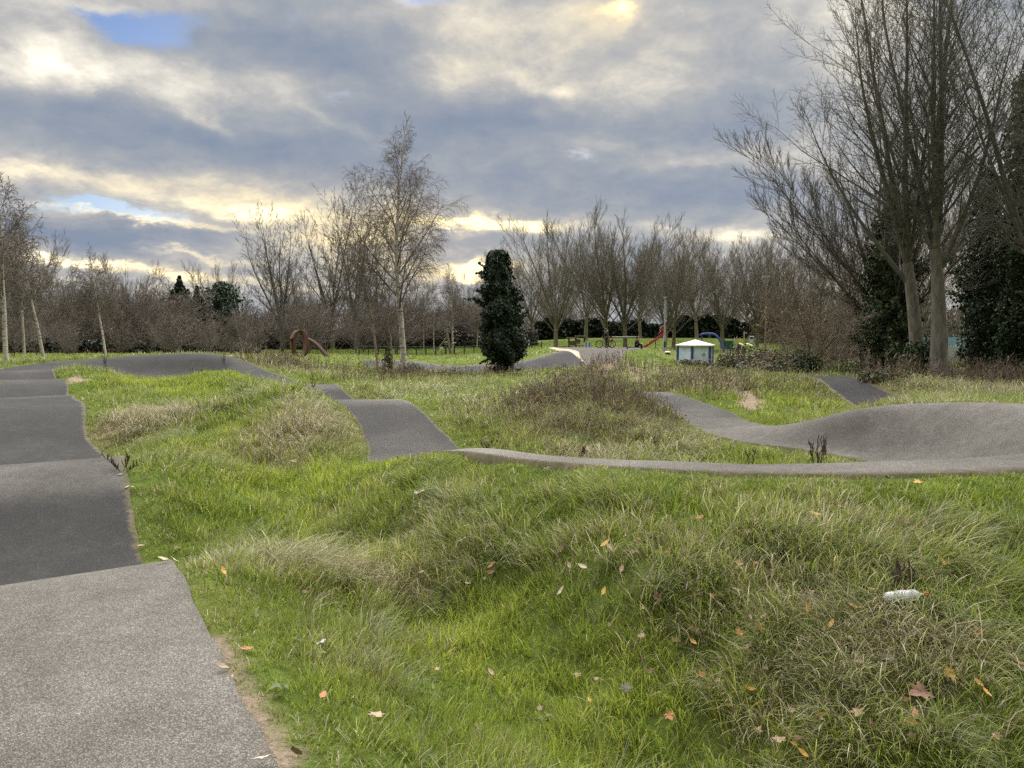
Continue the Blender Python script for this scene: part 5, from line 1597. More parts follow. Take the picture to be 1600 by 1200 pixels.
nt.links.new(r_.outputs[0], bs.inputs['Base Color']); bs.inputs['Roughness'].default_value = .5
M_PANEL = mm
mm, nt, bs = new_mat('perforated_screen')
bs.inputs['Base Color'].default_value = (.40, .45, .50, 1); bs.inputs['Roughness'].default_value = .5
tr_ = nd(nt, 'ShaderNodeBsdfTransparent'); mxs = nd(nt, 'ShaderNodeMixShader'); mxs.inputs[0].default_value = .45
nt.links.new(bs.outputs[0], mxs.inputs[1]); nt.links.new(tr_.outputs[0], mxs.inputs[2]); nt.links.new(mxs.outputs[0], nt.nodes['Material Output'].inputs[0])
M_MESH = mm
cor = [(math.cos(a0 + k_ * PI / 3) * rb, math.sin(a0 + k_ * PI / 3) * rb) for k_ in range(NS)]
for k_ in range(NS):
    bm = bm_new(); bm_rod(bm, (cor[k_][0], cor[k_][1], -.3), (cor[k_][0], cor[k_][1], eave - .03), .085, 10); bm_end(bm, 'post', M_BLUE, sh)
for k_ in range(NS):
    a, b_ = Vector((*cor[k_], 0)), Vector((*cor[(k_ + 1) % NS], 0))
    if k_ == 1: continue                                 # open side at the back
    mid_ = (a + b_) / 2; ln = (b_ - a).length - .24
    rot = Matrix.Rotation(math.atan2(b_.y - a.y, b_.x - a.x), 3, 'Z')
    if k_ in (3, 4, 2):
        bm = bm_new(); bm_box(bm, (mid_.x, mid_.y, eave * .53), (ln, .04, eave * .86), rot); p_ = bm_end(bm, 'panel', M_PANEL, sh)
        if k_ == 4 or k_ == 3:
            # scrawled tags
            rnd = random.Random(k_)
            ou = rot @ Vector((0, -1, 0))
            for q in range(4 if k_ == 4 else 3):
                bm = bm_new()
                c0 = Vector((rnd.uniform(-.2, .2), 0, eave * (.45 if q < 3 else .66) + rnd.uniform(-.12, .12)))
                pp = [mid_ + rot @ (c0 + Vector((math.sin(i * 1.3 + q) * .13, 0, math.cos(i * 2.1 + q * 2) * .12))) + ou * .03 for i in range(6)]
                bm_path(bm, pp, .014, 4)
                bm_end(bm, 'graffiti', M_DARK if k_ == 4 else M_BLUE, p_)
    else:
        bm = bm_new(); bm_box(bm, (mid_.x, mid_.y, eave * .53), (ln, .03, eave * .86), rot); bm_end(bm, 'screen', M_MESH, sh)

# ---- blue curved swing arm
Ya = 84
zg = h1(X(1115, Ya), Ya)
ar = empty('swing_arch', (X(1130, Ya), Ya, zg)); tag(ar, 'blue arched swing support curving down behind the shelter', 'swing')
arc = [(1093, 524), (1097, 522), (1104, 521.3), (1112, 521.5), (1117, 523), (1121, 527), (1125, 533), (1128.5, 541), (1130.5, 549), (1131, 556)]
bm = bm_new(); bm_path(bm, [(X(a, Ya) - ar.location.x, 0, P(a, b_, Ya)[2] - zg) for a, b_ in arc], .12, 8); bm_end(bm, 'arch', M_BLUE, ar, True)
bm = bm_new(); bm_rod(bm, (X(1096, Ya) - ar.location.x, 0, P(1096, 522, Ya)[2] - zg), (X(1096, Ya) - ar.location.x, 0, -.1), .08); bm_end(bm, 'post', M_BLUE, ar)
xm = X(1108, Ya) - ar.location.x
bm = bm_new()
for d_ in (-.45, .45): bm_rod(bm, (xm, 0, P(1108, 521, Ya)[2] - zg), (xm + d_, 0, .55), .015, 5)
bm_end(bm, 'chain', M_GALV, ar)
bm = bm_new(); bm_path(bm, [(xm + .5 * math.cos(a), .5 * math.sin(a), .5) for a in [k_ * PI / 8 for k_ in range(16)]], .06, 6, True); bm_end(bm, 'seat', M_BLACK, ar)

# ---- climbing tower with yellow panel
Yt2 = 82
zg = h1(X(1164, Yt2), Yt2)
tw = empty('climbing_tower', (X(1164, Yt2), Yt2, zg)); tag(tw, 'play tower with yellow side panels and pale posts right of the blue arch', 'play equipment')
def wz(py): return P(1164, py, Yt2)[2] - zg
def wx(px): return X(px, Yt2) - tw.location.x
for px_, py_ in ((1150.5, 526), (1162, 517), (1170, 525), (1177, 525.5)):
    bm = bm_new(); bm_rod(bm, (wx(px_), 0, -.1), (wx(px_), 0, wz(py_)), .055, 8); bm_end(bm, 'post', M_GALV, tw)
for px_ in (1152, 1176):
    bm = bm_new(); bm_rod(bm, (wx(px_), 1.1, -.1), (wx(px_), 1.1, wz(527)), .055, 8); bm_end(bm, 'post', M_GALV, tw)
bm = bm_new(); bm_box(bm, ((wx(1152) + wx(1160)) / 2, .02, wz(532.5)), (wx(1160) - wx(1152), .05, wz(529) - wz(536.5)), bev=.01); bm_end(bm, 'panel', M_YEL, tw)
bm = bm_new(); bm_box(bm, ((wx(1161) + wx(1169)) / 2, .02, wz(532.5)), (wx(1169) - wx(1161), .05, wz(529) - wz(536.5)), bev=.01); bm_end(bm, 'panel', simple_mat('olive_panel', (.30, .30, .12), None, 4, .5), tw)
bm = bm_new(); bm_box(bm, ((wx(1170) + wx(1176)) / 2, .02, wz(533)), (wx(1176) - wx(1170), .05, wz(530) - wz(536)), bev=.01); bm_end(bm, 'panel', M_PALEB, tw)
bm = bm_new(); bm_box(bm, (wx(1163), .55, wz(537.5)), (wx(1177) - wx(1150), 1.1, .1)); bm_end(bm, 'deck', M_WOODD, tw)
bm = bm_new(); bm_rod(bm, (wx(1170), 0, wz(525.8)), (wx(1177), 0, wz(525.8)), .04, 6); bm_end(bm, 'rail', M_GALV, tw)

# ---- black and lime striped spring animal-free climber (zigzag frame)
Yz = 74
zg = h1(X(1162, Yz), Yz)
zc = empty('striped_climber', (X(1162, Yz), Yz, zg)); tag(zc, 'black and lime painted slanted climbing beams before the play tower', 'play equipment')
def cz(px, py, y=0): return (X(px, Yz) - zc.location.x, y, P(px, py, Yz)[2] - zg)
for a, b_, m_ in (((1150, 553), (1155, 538), M_BLACK), ((1153.5, 553), (1157.5, 539), M_BLACK), ((1160, 553), (1163.5, 538), M_BLACK), ((1163, 553), (1166, 541), M_BLACK), ((1154, 548), (1162, 555), M_YELL), ((1166, 547), (1173, 554), M_YELL)):
    bm = bm_new(); bm_rod(bm, cz(*a, 0), cz(*b_, .2), .11, 6); bm_end(bm, 'strut', m_, zc)
for a, b_, m_ in (((1155, 537.5), (1165, 541), M_YELL), ((1164, 540.5), (1170, 537.5), M_YELL), ((1168, 537.8), (1175.5, 541), M_YELL), ((1172, 542), (1175.5, 541.5), M_BLACK), ((1160, 540), (1166, 538), M_BLACK)):
    bm = bm_new(); bm_rod(bm, cz(*a, .2), cz(*b_, .1), .12, 6); bm_end(bm, 'beam', m_, zc)

# ---- small green play unit
gq = empty('play_panel', (X(1138, 92), 92, h1(X(1138, 92), 92))); tag(gq, 'small green play panel between the blue arch and the play tower', 'play equipment')
zt = P(1138, 532, 92)[2] - gq.location.z
bm = bm_new(); bm_box(bm, (0, 0, zt * .6), (.9, .06, zt * .75), bev=.05); bm_end(bm, 'panel', simple_mat('teal_panel', (.03, .13, .10), None, 4, .5), gq)
for x_ in (-.5, .5):
    bm = bm_new(); bm_rod(bm, (x_, 0, -.1), (x_, 0, zt * 1.05), .05); bm_end(bm, 'post', M_GREENM, gq)

# ---- pale playground path
pth = []
for px_, py_ in ((1040, 559), (1080, 555), (1120, 552.5), (1160, 551), (1250, 549)):
    g_0 = (X(px_, 78), 78 + (px_ - 1040) * .05)
    pth.append(g_0)
VV = []
for x_, y_ in pth:
    for d_ in (-1.3, 1.3): VV.append((x_, y_ + d_, h1(x_, y_ + d_) + .035))
F_ = np.array([[2 * i, 2 * i + 2, 2 * i + 3, 2 * i + 1] for i in range(len(pth) - 1)])
me = np_mesh('footpath', np.array(VV), F_.ravel(), np.full(len(F_), 4))
for p in me.polygons:
    pass
tag(link('footpath', me, M_CONC), 'pale footpath passing behind the shelter', 'path', kind='structure')

# ---- pale wall and blue fence deep behind the right hand trees
Yw2 = 62
wl = empty('boundary_wall', (X(1420, Yw2), Yw2, 0)); tag(wl, 'pale grey boundary wall with dark posts behind the right hand trees', 'wall')
x0_, x1_ = X(1295, Yw2) - wl.location.x, X(1640, Yw2) - wl.location.x
zg0 = h1(X(1420, Yw2), Yw2)
bm = bm_new(); bm_box(bm, ((x0_ + x1_) / 2, 0, zg0 + .55), (x1_ - x0_, .2, 1.5)); bm_end(bm, 'wall', simple_mat('pale_render', (.46, .47, .48), (.38, .39, .41), 1.5, .9), wl)
for px_ in range(1300, 1640, 22):
    bm = bm_new(); bm_rod(bm, (X(px_, Yw2) - wl.location.x, -.25, zg0 - .2), (X(px_, Yw2) - wl.location.x, -.25, zg0 + (2.0 if px_ % 44 else 1.3)), .06, 6); bm_end(bm, 'post', M_DARK, wl)
Yw3 = 66
hb = empty('hoarding', (X(1480, Yw3), Yw3, h1(X(1480, Yw3), Yw3))); tag(hb, 'pale blue hoarding seen between the twin trunks', 'hoarding')
bm = bm_new(); bm_box(bm, (0, 0, 1.35), (12, .12, 1.3)); bm_end(bm, 'panel', simple_mat('turquoise_panel', (.26, .44, .52), (.20, .36, .44), 1.2, .6), hb)
for k_ in range(6):
    bm = bm_new(); bm_box(bm, (-5.5 + k_ * 2.2, -.12, .95), (.14, .1, 2.3)); bm_end(bm, 'post', M_DARK, hb)
# farm shed roof glimpsed through the left wood
hb = empty('shed', (X(208, 116), 116, 0)); tag(hb, 'low pale roofed shed glimpsed through the left wood', 'shed')
bm = bm_new(); bm_box(bm, (0, 0, 1.2), (9, 4, 2.4)); bm_end(bm, 'wall', M_WOOD, hb)
bm = bm_new(); vs_ = [bm.verts.new(v) for v in ((-4.8, -2.4, 2.4), (4.8, -2.4, 2.4), (4.8, 0, 3.5), (-4.8, 0, 3.5), (4.8, 2.4, 2.4), (-4.8, 2.4, 2.4))]
bm.faces.new((vs_[0], vs_[1], vs_[2], vs_[3])); bm.faces.new((vs_[3], vs_[2], vs_[4], vs_[5])); bm.faces.new((vs_[1], vs_[4], vs_[2])); bm.faces.new((vs_[0], vs_[3], vs_[5])); bm.faces.new((vs_[0], vs_[5], vs_[4], vs_[1]))
bm_end(bm, 'roof', simple_mat('pale_sheet_roof', (.36, .36, .36), None, 2, .6), hb)

# ---- concrete edging of the start hill
for e0, e1, w_ in ((('S', 0), None, .28),):
    S0 = TRACKS[2][1]
    nr = len(S0)
    VV = []
    for i in range(nr):
        a = Vector(S0[i, 0]); ax_ = (Vector(S0[i, -1]) - a).normalized()
        for o_, dz_ in ((-.62, -.14), (-.5, .015), (.10, .025), (.12, -.02)):
            p = a + ax_ * o_; VV.append((p.x, p.y, p.z + dz_))
    ii = np.arange(nr * 4).reshape(nr, 4)
    F_ = np.stack([ii[:-1, :-1], ii[1:, :-1], ii[1:, 1:], ii[:-1, 1:]], -1).reshape(-1, 4)
    me = np_mesh('kerb', np.array(VV), F_.ravel(), np.full(len(F_), 4))
    tag(link('kerb', me, M_CONC), 'beige worn concrete edging along the left of the start ramp', 'kerb', kind='structure')

# ---- bicycle
def wheel(parent, cx, r):
    w_ = empty('wheel', (cx, 0, r)); w_.parent = parent
    bm = bm_new(); bm_path(bm, [(math.cos(a) * (r - .028), 0, math.sin(a) * (r - .028)) for a in [k_ * PI / 16 for k_ in range(32)]], .028, 6, True); bm_end(bm, 'tyre', M_BLACK, w_, True)
    bm = bm_new(); bm_path(bm, [(math.cos(a) * (r - .065), 0, math.sin(a) * (r - .065)) for a in [k_ * PI / 16 for k_ in range(32)]], .013, 5, True)
    for k_ in range(16):
        a = k_ * PI / 8; bm_rod(bm, (0, .02 * (-1) ** k_, 0), (math.cos(a) * (r - .07), 0, math.sin(a) * (r - .07)), .0025, 3)
    bm_rod(bm, (0, -.05, 0), (0, .05, 0), .025, 8); bm_end(bm, 'rim', M_DARK, w_)


Yk2 = 70
xb = X(946.5, Yk2); zb = h1(xb, Yk2)
S0 = TRACKS[2][1]
zb = float(S0[np.argmin(np.abs(S0[:, 8, 1] - Yk2)), 8, 2]) + .01
bk = empty('bicycle', (xb, Yk2, zb)); tag(bk, 'dark mountain bicycle standing side on at the top of the start hill', 'bicycle')
rw = .36
wheel(bk, -.60, rw); wheel(bk, .56, rw)
bm = bm_new()
bbk, seat_t, head_t, head_b, rear = (-.12, 0, .33), (-.27, 0, .83), (.33, 0, .92), (.38, 0, .76), (-.60, 0, rw)
for a, b_, r__ in ((bbk, seat_t, .018), (seat_t, head_t, .019), (bbk, head_b, .023), (head_t, head_b, .022)): bm_rod(bm, a, b_, r__, 8)
for s_ in (-.05, .05): bm_rod(bm, (bbk[0], s_, bbk[2]), (rear[0], s_, rear[2]), .011, 6); bm_rod(bm, (seat_t[0], s_ * .5, seat_t[2] - .05), (rear[0], s_, rear[2]), .009, 6)
bm_end(bm, 'frame', M_DARK, bk)
bm = bm_new()
for s_ in (-.055, .055): bm_rod(bm, (.385, s_, .74), (.56, s_, rw), .016, 6)
bm_rod(bm, (.385, -.055, .74), (.385, .055, .74), .02, 6); bm_end(bm, 'fork', M_DARK, bk)
bm = bm_new(); bm_rod(bm, head_t, (.32, 0, 1.0), .016); bm_path(bm, [(.28, -.36, 1.03), (.33, -.2, 1.03), (.35, 0, 1.0), (.33, .2, 1.03), (.28, .36, 1.03)], .014, 6); bm_end(bm, 'handlebar', M_DARK, bk)
bm = bm_new(); bm_rod(bm, seat_t, (-.29, 0, .93), .014); bm_box(bm, (-.30, 0, .95), (.27, .13, .05), bev=.02); bm_end(bm, 'saddle', M_BLACK, bk)
bm = bm_new(); bm_path(bm, [(bbk[0] + .085 * math.cos(a), .05, bbk[2] + .085 * math.sin(a)) for a in [k_ * PI / 8 for k_ in range(16)]], .008, 5, True)
bm_rod(bm, (bbk[0], -.07, bbk[2]), (bbk[0] + .1, -.07, bbk[2] - .14), .010, 5); bm_rod(bm, (bbk[0], .07, bbk[2]), (bbk[0] - .1, .07, bbk[2] + .14), .010, 5)
bm_box(bm, (bbk[0] + .1, -.12, bbk[2] - .14), (.09, .09, .02)); bm_box(bm, (bbk[0] - .1, .12, bbk[2] + .14), (.09, .09, .02)); bm_end(bm, 'crankset', M_GALV, bk)


# ---- people
def skin_body(name, verts, edges, radii, m, parent, sub=2):
    me = bpy.data.meshes.new(name); me.from_pydata(verts, edges, [])
    o = link(name, me, m, parent)
    md = o.modifiers.new('skin', 'SKIN')
    for i, r_ in enumerate(radii):
        sv = me.skin_vertices[0].data[i]
        sv.radius = r_ if isinstance(r_, tuple) else (r_, r_)
        sv.use_root = (i == 0)
    s_ = o.modifiers.new('sub', 'SUBSURF'); s_.levels = sub; s_.render_levels = sub
    return o


def person(name, loc, rz, joints, label, hair_long=False, beanie=False, mask=False):
    """joints: dictionary of points; one skinned body, then head, hair and clothing pieces"""
    root = empty(name, loc, rz); tag(root, label, 'person')
    J = joints
    vs_, es_, rs_ = [], [], []

    def add(p, r_, par=None):
        vs_.append(p); rs_.append(r_)
        if par is not None: es_.append((par, len(vs_) - 1))
        return len(vs_) - 1
    pel = add(J['pelvis'], (.15, .115))
    wa_ = add(J['waist'], (.135, .10), pel); ch = add(J['chest'], (.165, .115), wa_); nk0 = add(J['neckbase'], (.075, .07), ch); nk = add(J['neck'], .055, nk0)
    hd1 = add(J['head'], (.085, .10), nk); hd2 = add(J['crown'], (.075, .088), hd1)
    for s_ in ('L', 'R'):
        sh_ = add(J['shoulder' + s_], .068, ch); el_ = add(J['elbow' + s_], .047, sh_); wr = add(J['wrist' + s_], .032, el_)
        w_ = Vector(J['wrist' + s_]); d_ = (w_ - Vector(J['elbow' + s_])).normalized()
        side = d_.cross(Vector((0, 0, 1)));
        side = side.normalized() if side.length > .1 else Vector((1, 0, 0))
        pm = add(tuple(w_ + d_ * .06), (.036, .02), wr)
        for q, ln_ in ((-1.5, .065), (-.5, .078), (.5, .075), (1.5, .058)):
            f0 = add(tuple(w_ + d_ * .10 + side * q * .017), .009, pm); add(tuple(w_ + d_ * (.10 + ln_ * .8) + side * q * .019 + Vector((0, 0, -.018))), .007, f0)
        add(tuple(w_ + d_ * .05 + side * -.055), .010, pm)
        hp = add(J['hip' + s_], .092, pel); kn = add(J['knee' + s_], .060, hp); an = add(J['ankle' + s_], .042, kn); hl = add(J['toe' + s_], (.042, .03), an)
    b = skin_body('body', vs_, es_, rs_, M_SKIN, root)
    # garments: a second, looser skin over torso and limbs
    def sub_skin(nm, names, chains, rr_, m_):
        v2, e2, r2 = [], [], []
        ix = {}
        for n_ in names:
            ix[n_] = len(v2); v2.append(J[n_]); r2.append(rr_[n_])
        for a, b2 in chains: e2.append((ix[a], ix[b2]))
        return skin_body(nm, v2, e2, r2, m_, root)
    sub_skin('jacket', ['chest', 'waist', 'pelvis', 'neckbase', 'shoulderL', 'elbowL', 'wristL', 'shoulderR', 'elbowR', 'wristR'],
             [('chest', 'waist'), ('waist', 'pelvis'), ('chest', 'neckbase'), ('chest', 'shoulderL'), ('shoulderL', 'elbowL'), ('elbowL', 'wristL'), ('chest', 'shoulderR'), ('shoulderR', 'elbowR'), ('elbowR', 'wristR')],
             dict(chest=(.19, .14), waist=(.165, .13), pelvis=(.18, .14), neckbase=(.085, .08), shoulderL=.085, elbowL=.062, wristL=.044, shoulderR=.085, elbowR=.062, wristR=.044), M_CLOTH)
    tr = {}
    sub_skin('trousers', ['pelvis', 'hipL', 'kneeL', 'ankleL', 'hipR', 'kneeR', 'ankleR'], [('pelvis', 'hipL'), ('hipL', 'kneeL'), ('kneeL', 'ankleL'), ('pelvis', 'hipR'), ('hipR', 'kneeR'), ('kneeR', 'ankleR')],
             dict(pelvis=(.165, .125), hipL=.108, kneeL=.076, ankleL=.06, hipR=.108, kneeR=.076, ankleR=.06), M_DENIM)
    for s_ in ('L', 'R'):
        a, t_ = Vector(J['ankle' + s_]), Vector(J['toe' + s_])
        bm = bm_new(); d_ = (t_ - a); d_.z = 0
        an_ = math.atan2(d_.y, d_.x)
        bm_box(bm, ((a + t_) / 2 + Vector((0, 0, -.01))), (d_.length + .12, .10, .10), Matrix.Rotation(an_, 3, 'Z'), bev=.03); bm_end(bm, 'shoe', M_BLACK, root, True)
    h_ = Vector(J['head']); c_ = Vector(J['crown']); f_ = Vector(J['face']).normalized()
    upv = (c_ - h_).normalized(); sd2 = f_.cross(upv).normalized()
    for s_ in (-1, 1):
        bm = bm_new(); bmesh.ops.create_uvsphere(bm, u_segments=8, v_segments=6, radius=.013); bmesh.ops.translate(bm, verts=bm.verts, vec=h_ + f_ * .092 + upv * .03 + sd2 * s_ * .033); bm_end(bm, 'eye', M_BLACK, root, True)
        bm = bm_new(); bmesh.ops.create_uvsphere(bm, u_segments=8, v_segments=6, radius=.028); bmesh.ops.transform(bm, matrix=Matrix.Translation(h_ + sd2 * s_ * .088 + upv * .02) @ Matrix.Diagonal((.6, .8, 1.1, 1)), verts=bm.verts); bm_end(bm, 'ear', M_SKIN, root, True)
    bm = bm_new(); bm_rod(bm, h_ + f_ * .085 + upv * .035, h_ + f_ * .122 - upv * .01, .008, 8, .016); bm_end(bm, 'nose', M_SKIN, root, True)
    bm = bm_new(); bm_box(bm, h_ + f_ * .094 - upv * .045, (.05, .02, .012), bev=.004); bm_end(bm, 'mouth', simple_mat('lips', (.35, .14, .12)), root)
    bm = bm_new(); bmesh.ops.create_uvsphere(bm, u_segments=16, v_segments=10, radius=.122)
    bmesh.ops.transform(bm, matrix=Matrix.Translation(h_ + upv * .055 - f_ * .022) @ Matrix.Diagonal((.94, 1.0, 1.0, 1)), verts=bm.verts)
    cut = [v for v in bm.verts if (v.co - h_).dot(f_) > .035 and (v.co - h_).dot(upv) < .075 or (v.co - h_).dot(upv) < -.05]
    bmesh.ops.delete(bm, geom=cut, context='VERTS')
    bm_end(bm, 'beanie' if beanie else 'hair', M_CLOTH if beanie else M_HAIR, root, True)
    if mask:
        bm = bm_new(); bmesh.ops.create_uvsphere(bm, u_segments=12, v_segments=8, radius=.10)
        bmesh.ops.transform(bm, matrix=Matrix.Translation(h_ + f_ * .045 - upv * .045) @ Matrix.Diagonal((.8, .8, .75, 1)), verts=bm.verts); bm_end(bm, 'white_scarf', M_WHITE, root, True)
    return root


stand = dict(pelvis=(0, 0, .95), waist=(.0, 0, 1.12), chest=(.01, 0, 1.33), neckbase=(.01, 0, 1.46), neck=(.02, 0, 1.52), head=(.035, 0, 1.60), crown=(.02, 0, 1.70), face=(1, 0, 0),
             shoulderL=(0, .19, 1.40), elbowL=(.10, .25, 1.14), wristL=(.30, .17, 1.04), shoulderR=(0, -.19, 1.40), elbowR=(-.22, -.27, 1.18), wristR=(-.34, -.12, 1.02),
             hipL=(0, .095, .90), kneeL=(.03, .105, .50), ankleL=(0, .11, .09), toeL=(.16, .12, .04), hipR=(0, -.095, .90), kneeR=(.02, -.105, .50), ankleR=(-.04, -.11, .09), toeR=(.12, -.12, .04))
person('person', (X(946.5, 70.45), 70.45, zb), 0, stand, 'person in black clothes with white scarf standing behind the bicycle', mask=True)
# seated on a low blue bench
Yq = 66
xq = X(995.5, Yq); zq = P(995, 546, Yq)[2]
sit = dict(pelvis=(0, 0, .40), waist=(-.03, 0, .55), chest=(.03, 0, .76), neckbase=(.07, 0, .88), neck=(.09, 0, .93), head=(.12, 0, 1.01), crown=(.11, 0, 1.11), face=(1, 0, -.2),
           shoulderL=(.04, .18, .83), elbowL=(.20, .24, .58), wristL=(.40, .12, .56), shoulderR=(.04, -.18, .83), elbowR=(.20, -.24, .58), wristR=(.40, -.12, .56),
           hipL=(.04, .095, .40), kneeL=(.45, .12, .50), ankleL=(.50, .12, .09), toeL=(.64, .13, .04), hipR=(.04, -.095, .40), kneeR=(.45, -.12, .50), ankleR=(.50, -.12, .09), toeR=(.64, -.13, .04))
zq = h1(xq, Yq)
person('person', (xq - .1, Yq, zq), R(-20), sit, 'seated person in dark jacket and beanie on the low blue bench', beanie=True)
bn = empty('bench', (xq - .25, Yq, zq)); tag(bn, 'low blue bench under the seated person', 'bench')
bm = bm_new(); bm_box(bm, (0, 0, .24), (1.5, .42, .07), bev=.02); bm_end(bm, 'seat', M_BLUE, bn)
for x_ in (-.6, .6):
    bm = bm_new(); bm_box(bm, (x_, 0, .09), (.08, .36, .26)); bm_end(bm, 'leg', M_BLUE, bn)

# ---------------------------------------------------------------- litter in the grass
def on_ground(px, py, lift=.0):
    x_, y_, z_ = ground_at(px, py)
    return Vector((x_, y_, h1(x_, y_) + lift))


p = on_ground(1412, 960, .10)
bo = empty('plastic_bottle', p); tag(bo, 'clear crumpled plastic bottle with red cap lying on the bank', 'bottle')
mm, nt, bs = new_mat('clear_plastic')
bs.inputs['Base Color'].default_value = (.85, .90, .92, 1); bs.inputs['Roughness'].default_value = .12; bs.inputs['IOR'].default_value = 1.35; bs.inputs['Transmission Weight'].default_value = .55
Mb = mm
axis_ = Vector((.97, .16, .03)).normalized()
prof = [(-.125, .012), (-.12, .030), (-.105, .036), (-.06, .037), (-.052, .034), (-.045, .037), (.0, .036), (.008, .033), (.015, .036), (.05, .036), (.07, .034), (.09, .024), (.105, .014), (.112, .012), (.135, .012)]
bm = bm_new(); rings = []
q = axis_.to_track_quat('Z', 'Y'); rnd = random.Random(3)
for t, r_ in prof:
    rings.append([bm.verts.new(axis_ * t * 1.06 + q @ Vector((math.cos(k_ * PI / 8) * r_ * rnd.uniform(.86, 1.08), math.sin(k_ * PI / 8) * r_ * rnd.uniform(.86, 1.08), 0))) for k_ in range(16)])
for a, b_ in zip(rings[:-1], rings[1:]):
    for k_ in range(16): bm.faces.new((a[k_], a[(k_ + 1) % 16], b_[(k_ + 1) % 16], b_[k_]))
bm.faces.new(rings[0][::-1]); bm.faces.new(rings[-1])
bm_end(bm, 'body', Mb, bo, True)
bm = bm_new(); bm_rod(bm, axis_ * .138, axis_ * .162, .0165, 14); bm_rod(bm, axis_ * .128, axis_ * .134, .017, 14); bm_end(bm, 'cap', M_RED, bo)
bm = bm_new(); bm_rod(bm, axis_ * -.045, axis_ * .004, .0385, 16); bm_end(bm, 'label_sleeve', simple_mat('milky_label', (.62, .64, .66), (.5, .52, .55), 12, .35), bo)


def scrap(px, py, size, m_, label, cat, lift=.09, seed=1):
    """crumpled sheet"""
    rnd = random.Random(seed)
    p = on_ground(px, py, lift)
    bm = bm_new()
    g = [[bm.verts.new(((i - 2) / 4 * size, (j - 2) / 4 * size * .7, rnd.uniform(-.2, .2) * size)) for i in range(5)] for j in range(5)]
    for j in range(4):
        for i in range(4): bm.faces.new((g[j][i], g[j][i + 1], g[j + 1][i + 1], g[j + 1][i]))
    o = bm_end(bm, 'paper_scrap', m_)
    o.modifiers.new('thick', 'SOLIDIFY').thickness = .003
    o.location = p; o.rotation_euler = (R(25), R(rnd.uniform(-30, 30)), rnd.uniform(0, 6))
    tag(o, label, cat)


scrap(502, 1028, .05, M_WHITE, 'small white scrap of paper in the grass near the path', 'litter', seed=2)
scrap(656, 790, .11, simple_mat('dirty_card', (.42, .36, .30), (.32, .27, .22), 14, .8), 'crumpled pale card wrapper on the left end of the bank', 'litter', .15, seed=5)
scrap(1045, 645, .12, simple_mat('yellow_wrapper', (.62, .48, .16), None, 14, .5), 'yellow wrapper at the right foot of the brown mound', 'litter', .1, seed=7)

# tall dead dock stalks by the inner curve
M_STALK = simple_mat('dead_stalk', (.085, .055, .04), (.05, .034, .026), 30, .9)


def stalk(px, py, n_, H, label, seed, Y=None):
    rnd = random.Random(seed)
    x_, y_, z_ = ground_at(px, py)
    lines, heads = [], []
    for k_ in range(n_):
        a = rnd.uniform(0, 6.28); ln = rnd.uniform(.05, .22); h_ = H * rnd.uniform(.65, 1.1)
        bx, by = rnd.uniform(-.06, .06), rnd.uniform(-.06, .06)
        pts = [(bx + math.cos(a) * ln * (i / 5) ** 1.5, by + math.sin(a) * ln * (i / 5) ** 1.5, h_ * i / 5 - .03) for i in range(6)]
        lines.append((pts, [.006 - .0008 * i for i in range(6)]))
        for t in range(10):
            u = .45 + .55 * t / 10; i = min(4, int(u * 5)); fr_ = u * 5 - i
            q_ = [pts[i][m] * (1 - fr_) + pts[i + 1][m] * fr_ for m in range(3)]
            a2 = rnd.uniform(0, 6.28); l2 = rnd.uniform(.02, .07)
            lines.append(([tuple(q_), (q_[0] + math.cos(a2) * l2 * .5, q_[1] + math.sin(a2) * l2 * .5, q_[2] + l2 * .8), (q_[0] + math.cos(a2) * l2 * .6, q_[1] + math.sin(a2) * l2 * .6, q_[2] + l2 * 1.5)], [.004, .007, .002]))
    o = tubes('dead_stalk', lines, 4, M_STALK)
    o.location = (x_, y_, h1(x_, y_))
    tag(o, label, 'weed')


stalk(1271, 744, 5, .55, 'clump of tall dark dead stalks standing behind the rim', 3)
stalk(1288, 728, 3, .42, 'thin dead stalk just right of the tall dark clump', 5)
stalk(1178, 742, 2, .35, 'single dry stalk left of the tall dark clump behind the rim', 7)
stalk(490, 618, 3, .6, 'thin dry stalk on the grass mound beside the middle track', 9)
stalk(165, 578, 6, .75, 'dead weed stalks in front of the far banked turn', 11)
stalk(350, 575, 5, .7, 'dry grass stalks at the inside of the far banked turn', 13)
stalk(1410, 955, 2, .30, 'dark dead stem standing right in front of the plastic bottle', 15)
stalk(190, 742, 4, .22, 'small dead stems beside the left track edge', 17)
stalk(760, 712, 3, .3, 'dead stalks by the left end of the rim', 19)
stalk(905, 728, 3, .3, 'short dead stalks on the rim near the pale straw patch', 21)

# ---------------------------------------------------------------- fallen leaves, each one its own
def leaf_outline(kind):
    if kind == 'maple':
        pts = []
        lob = [(-90, .12), (-62, .55), (-40, .42), (-20, .80), (0, .46), (24, .92), (48, .50), (68, .70), (90, 1.0)]
        for a, r_ in lob: pts.append((math.cos(R(a)) * r_, math.sin(R(a)) * r_))
        left = [(-x_, y_) for x_, y_ in pts[1:-1]][::-1]
        return pts + left
    pts = []
    for k_ in range(9):
        t = k_ / 8; pts.append((.42 * math.sin(t * PI) ** .8, -1 + 2 * t))
    return pts + [(-x_, y_) for x_, y_ in pts[1:-1]][::-1]


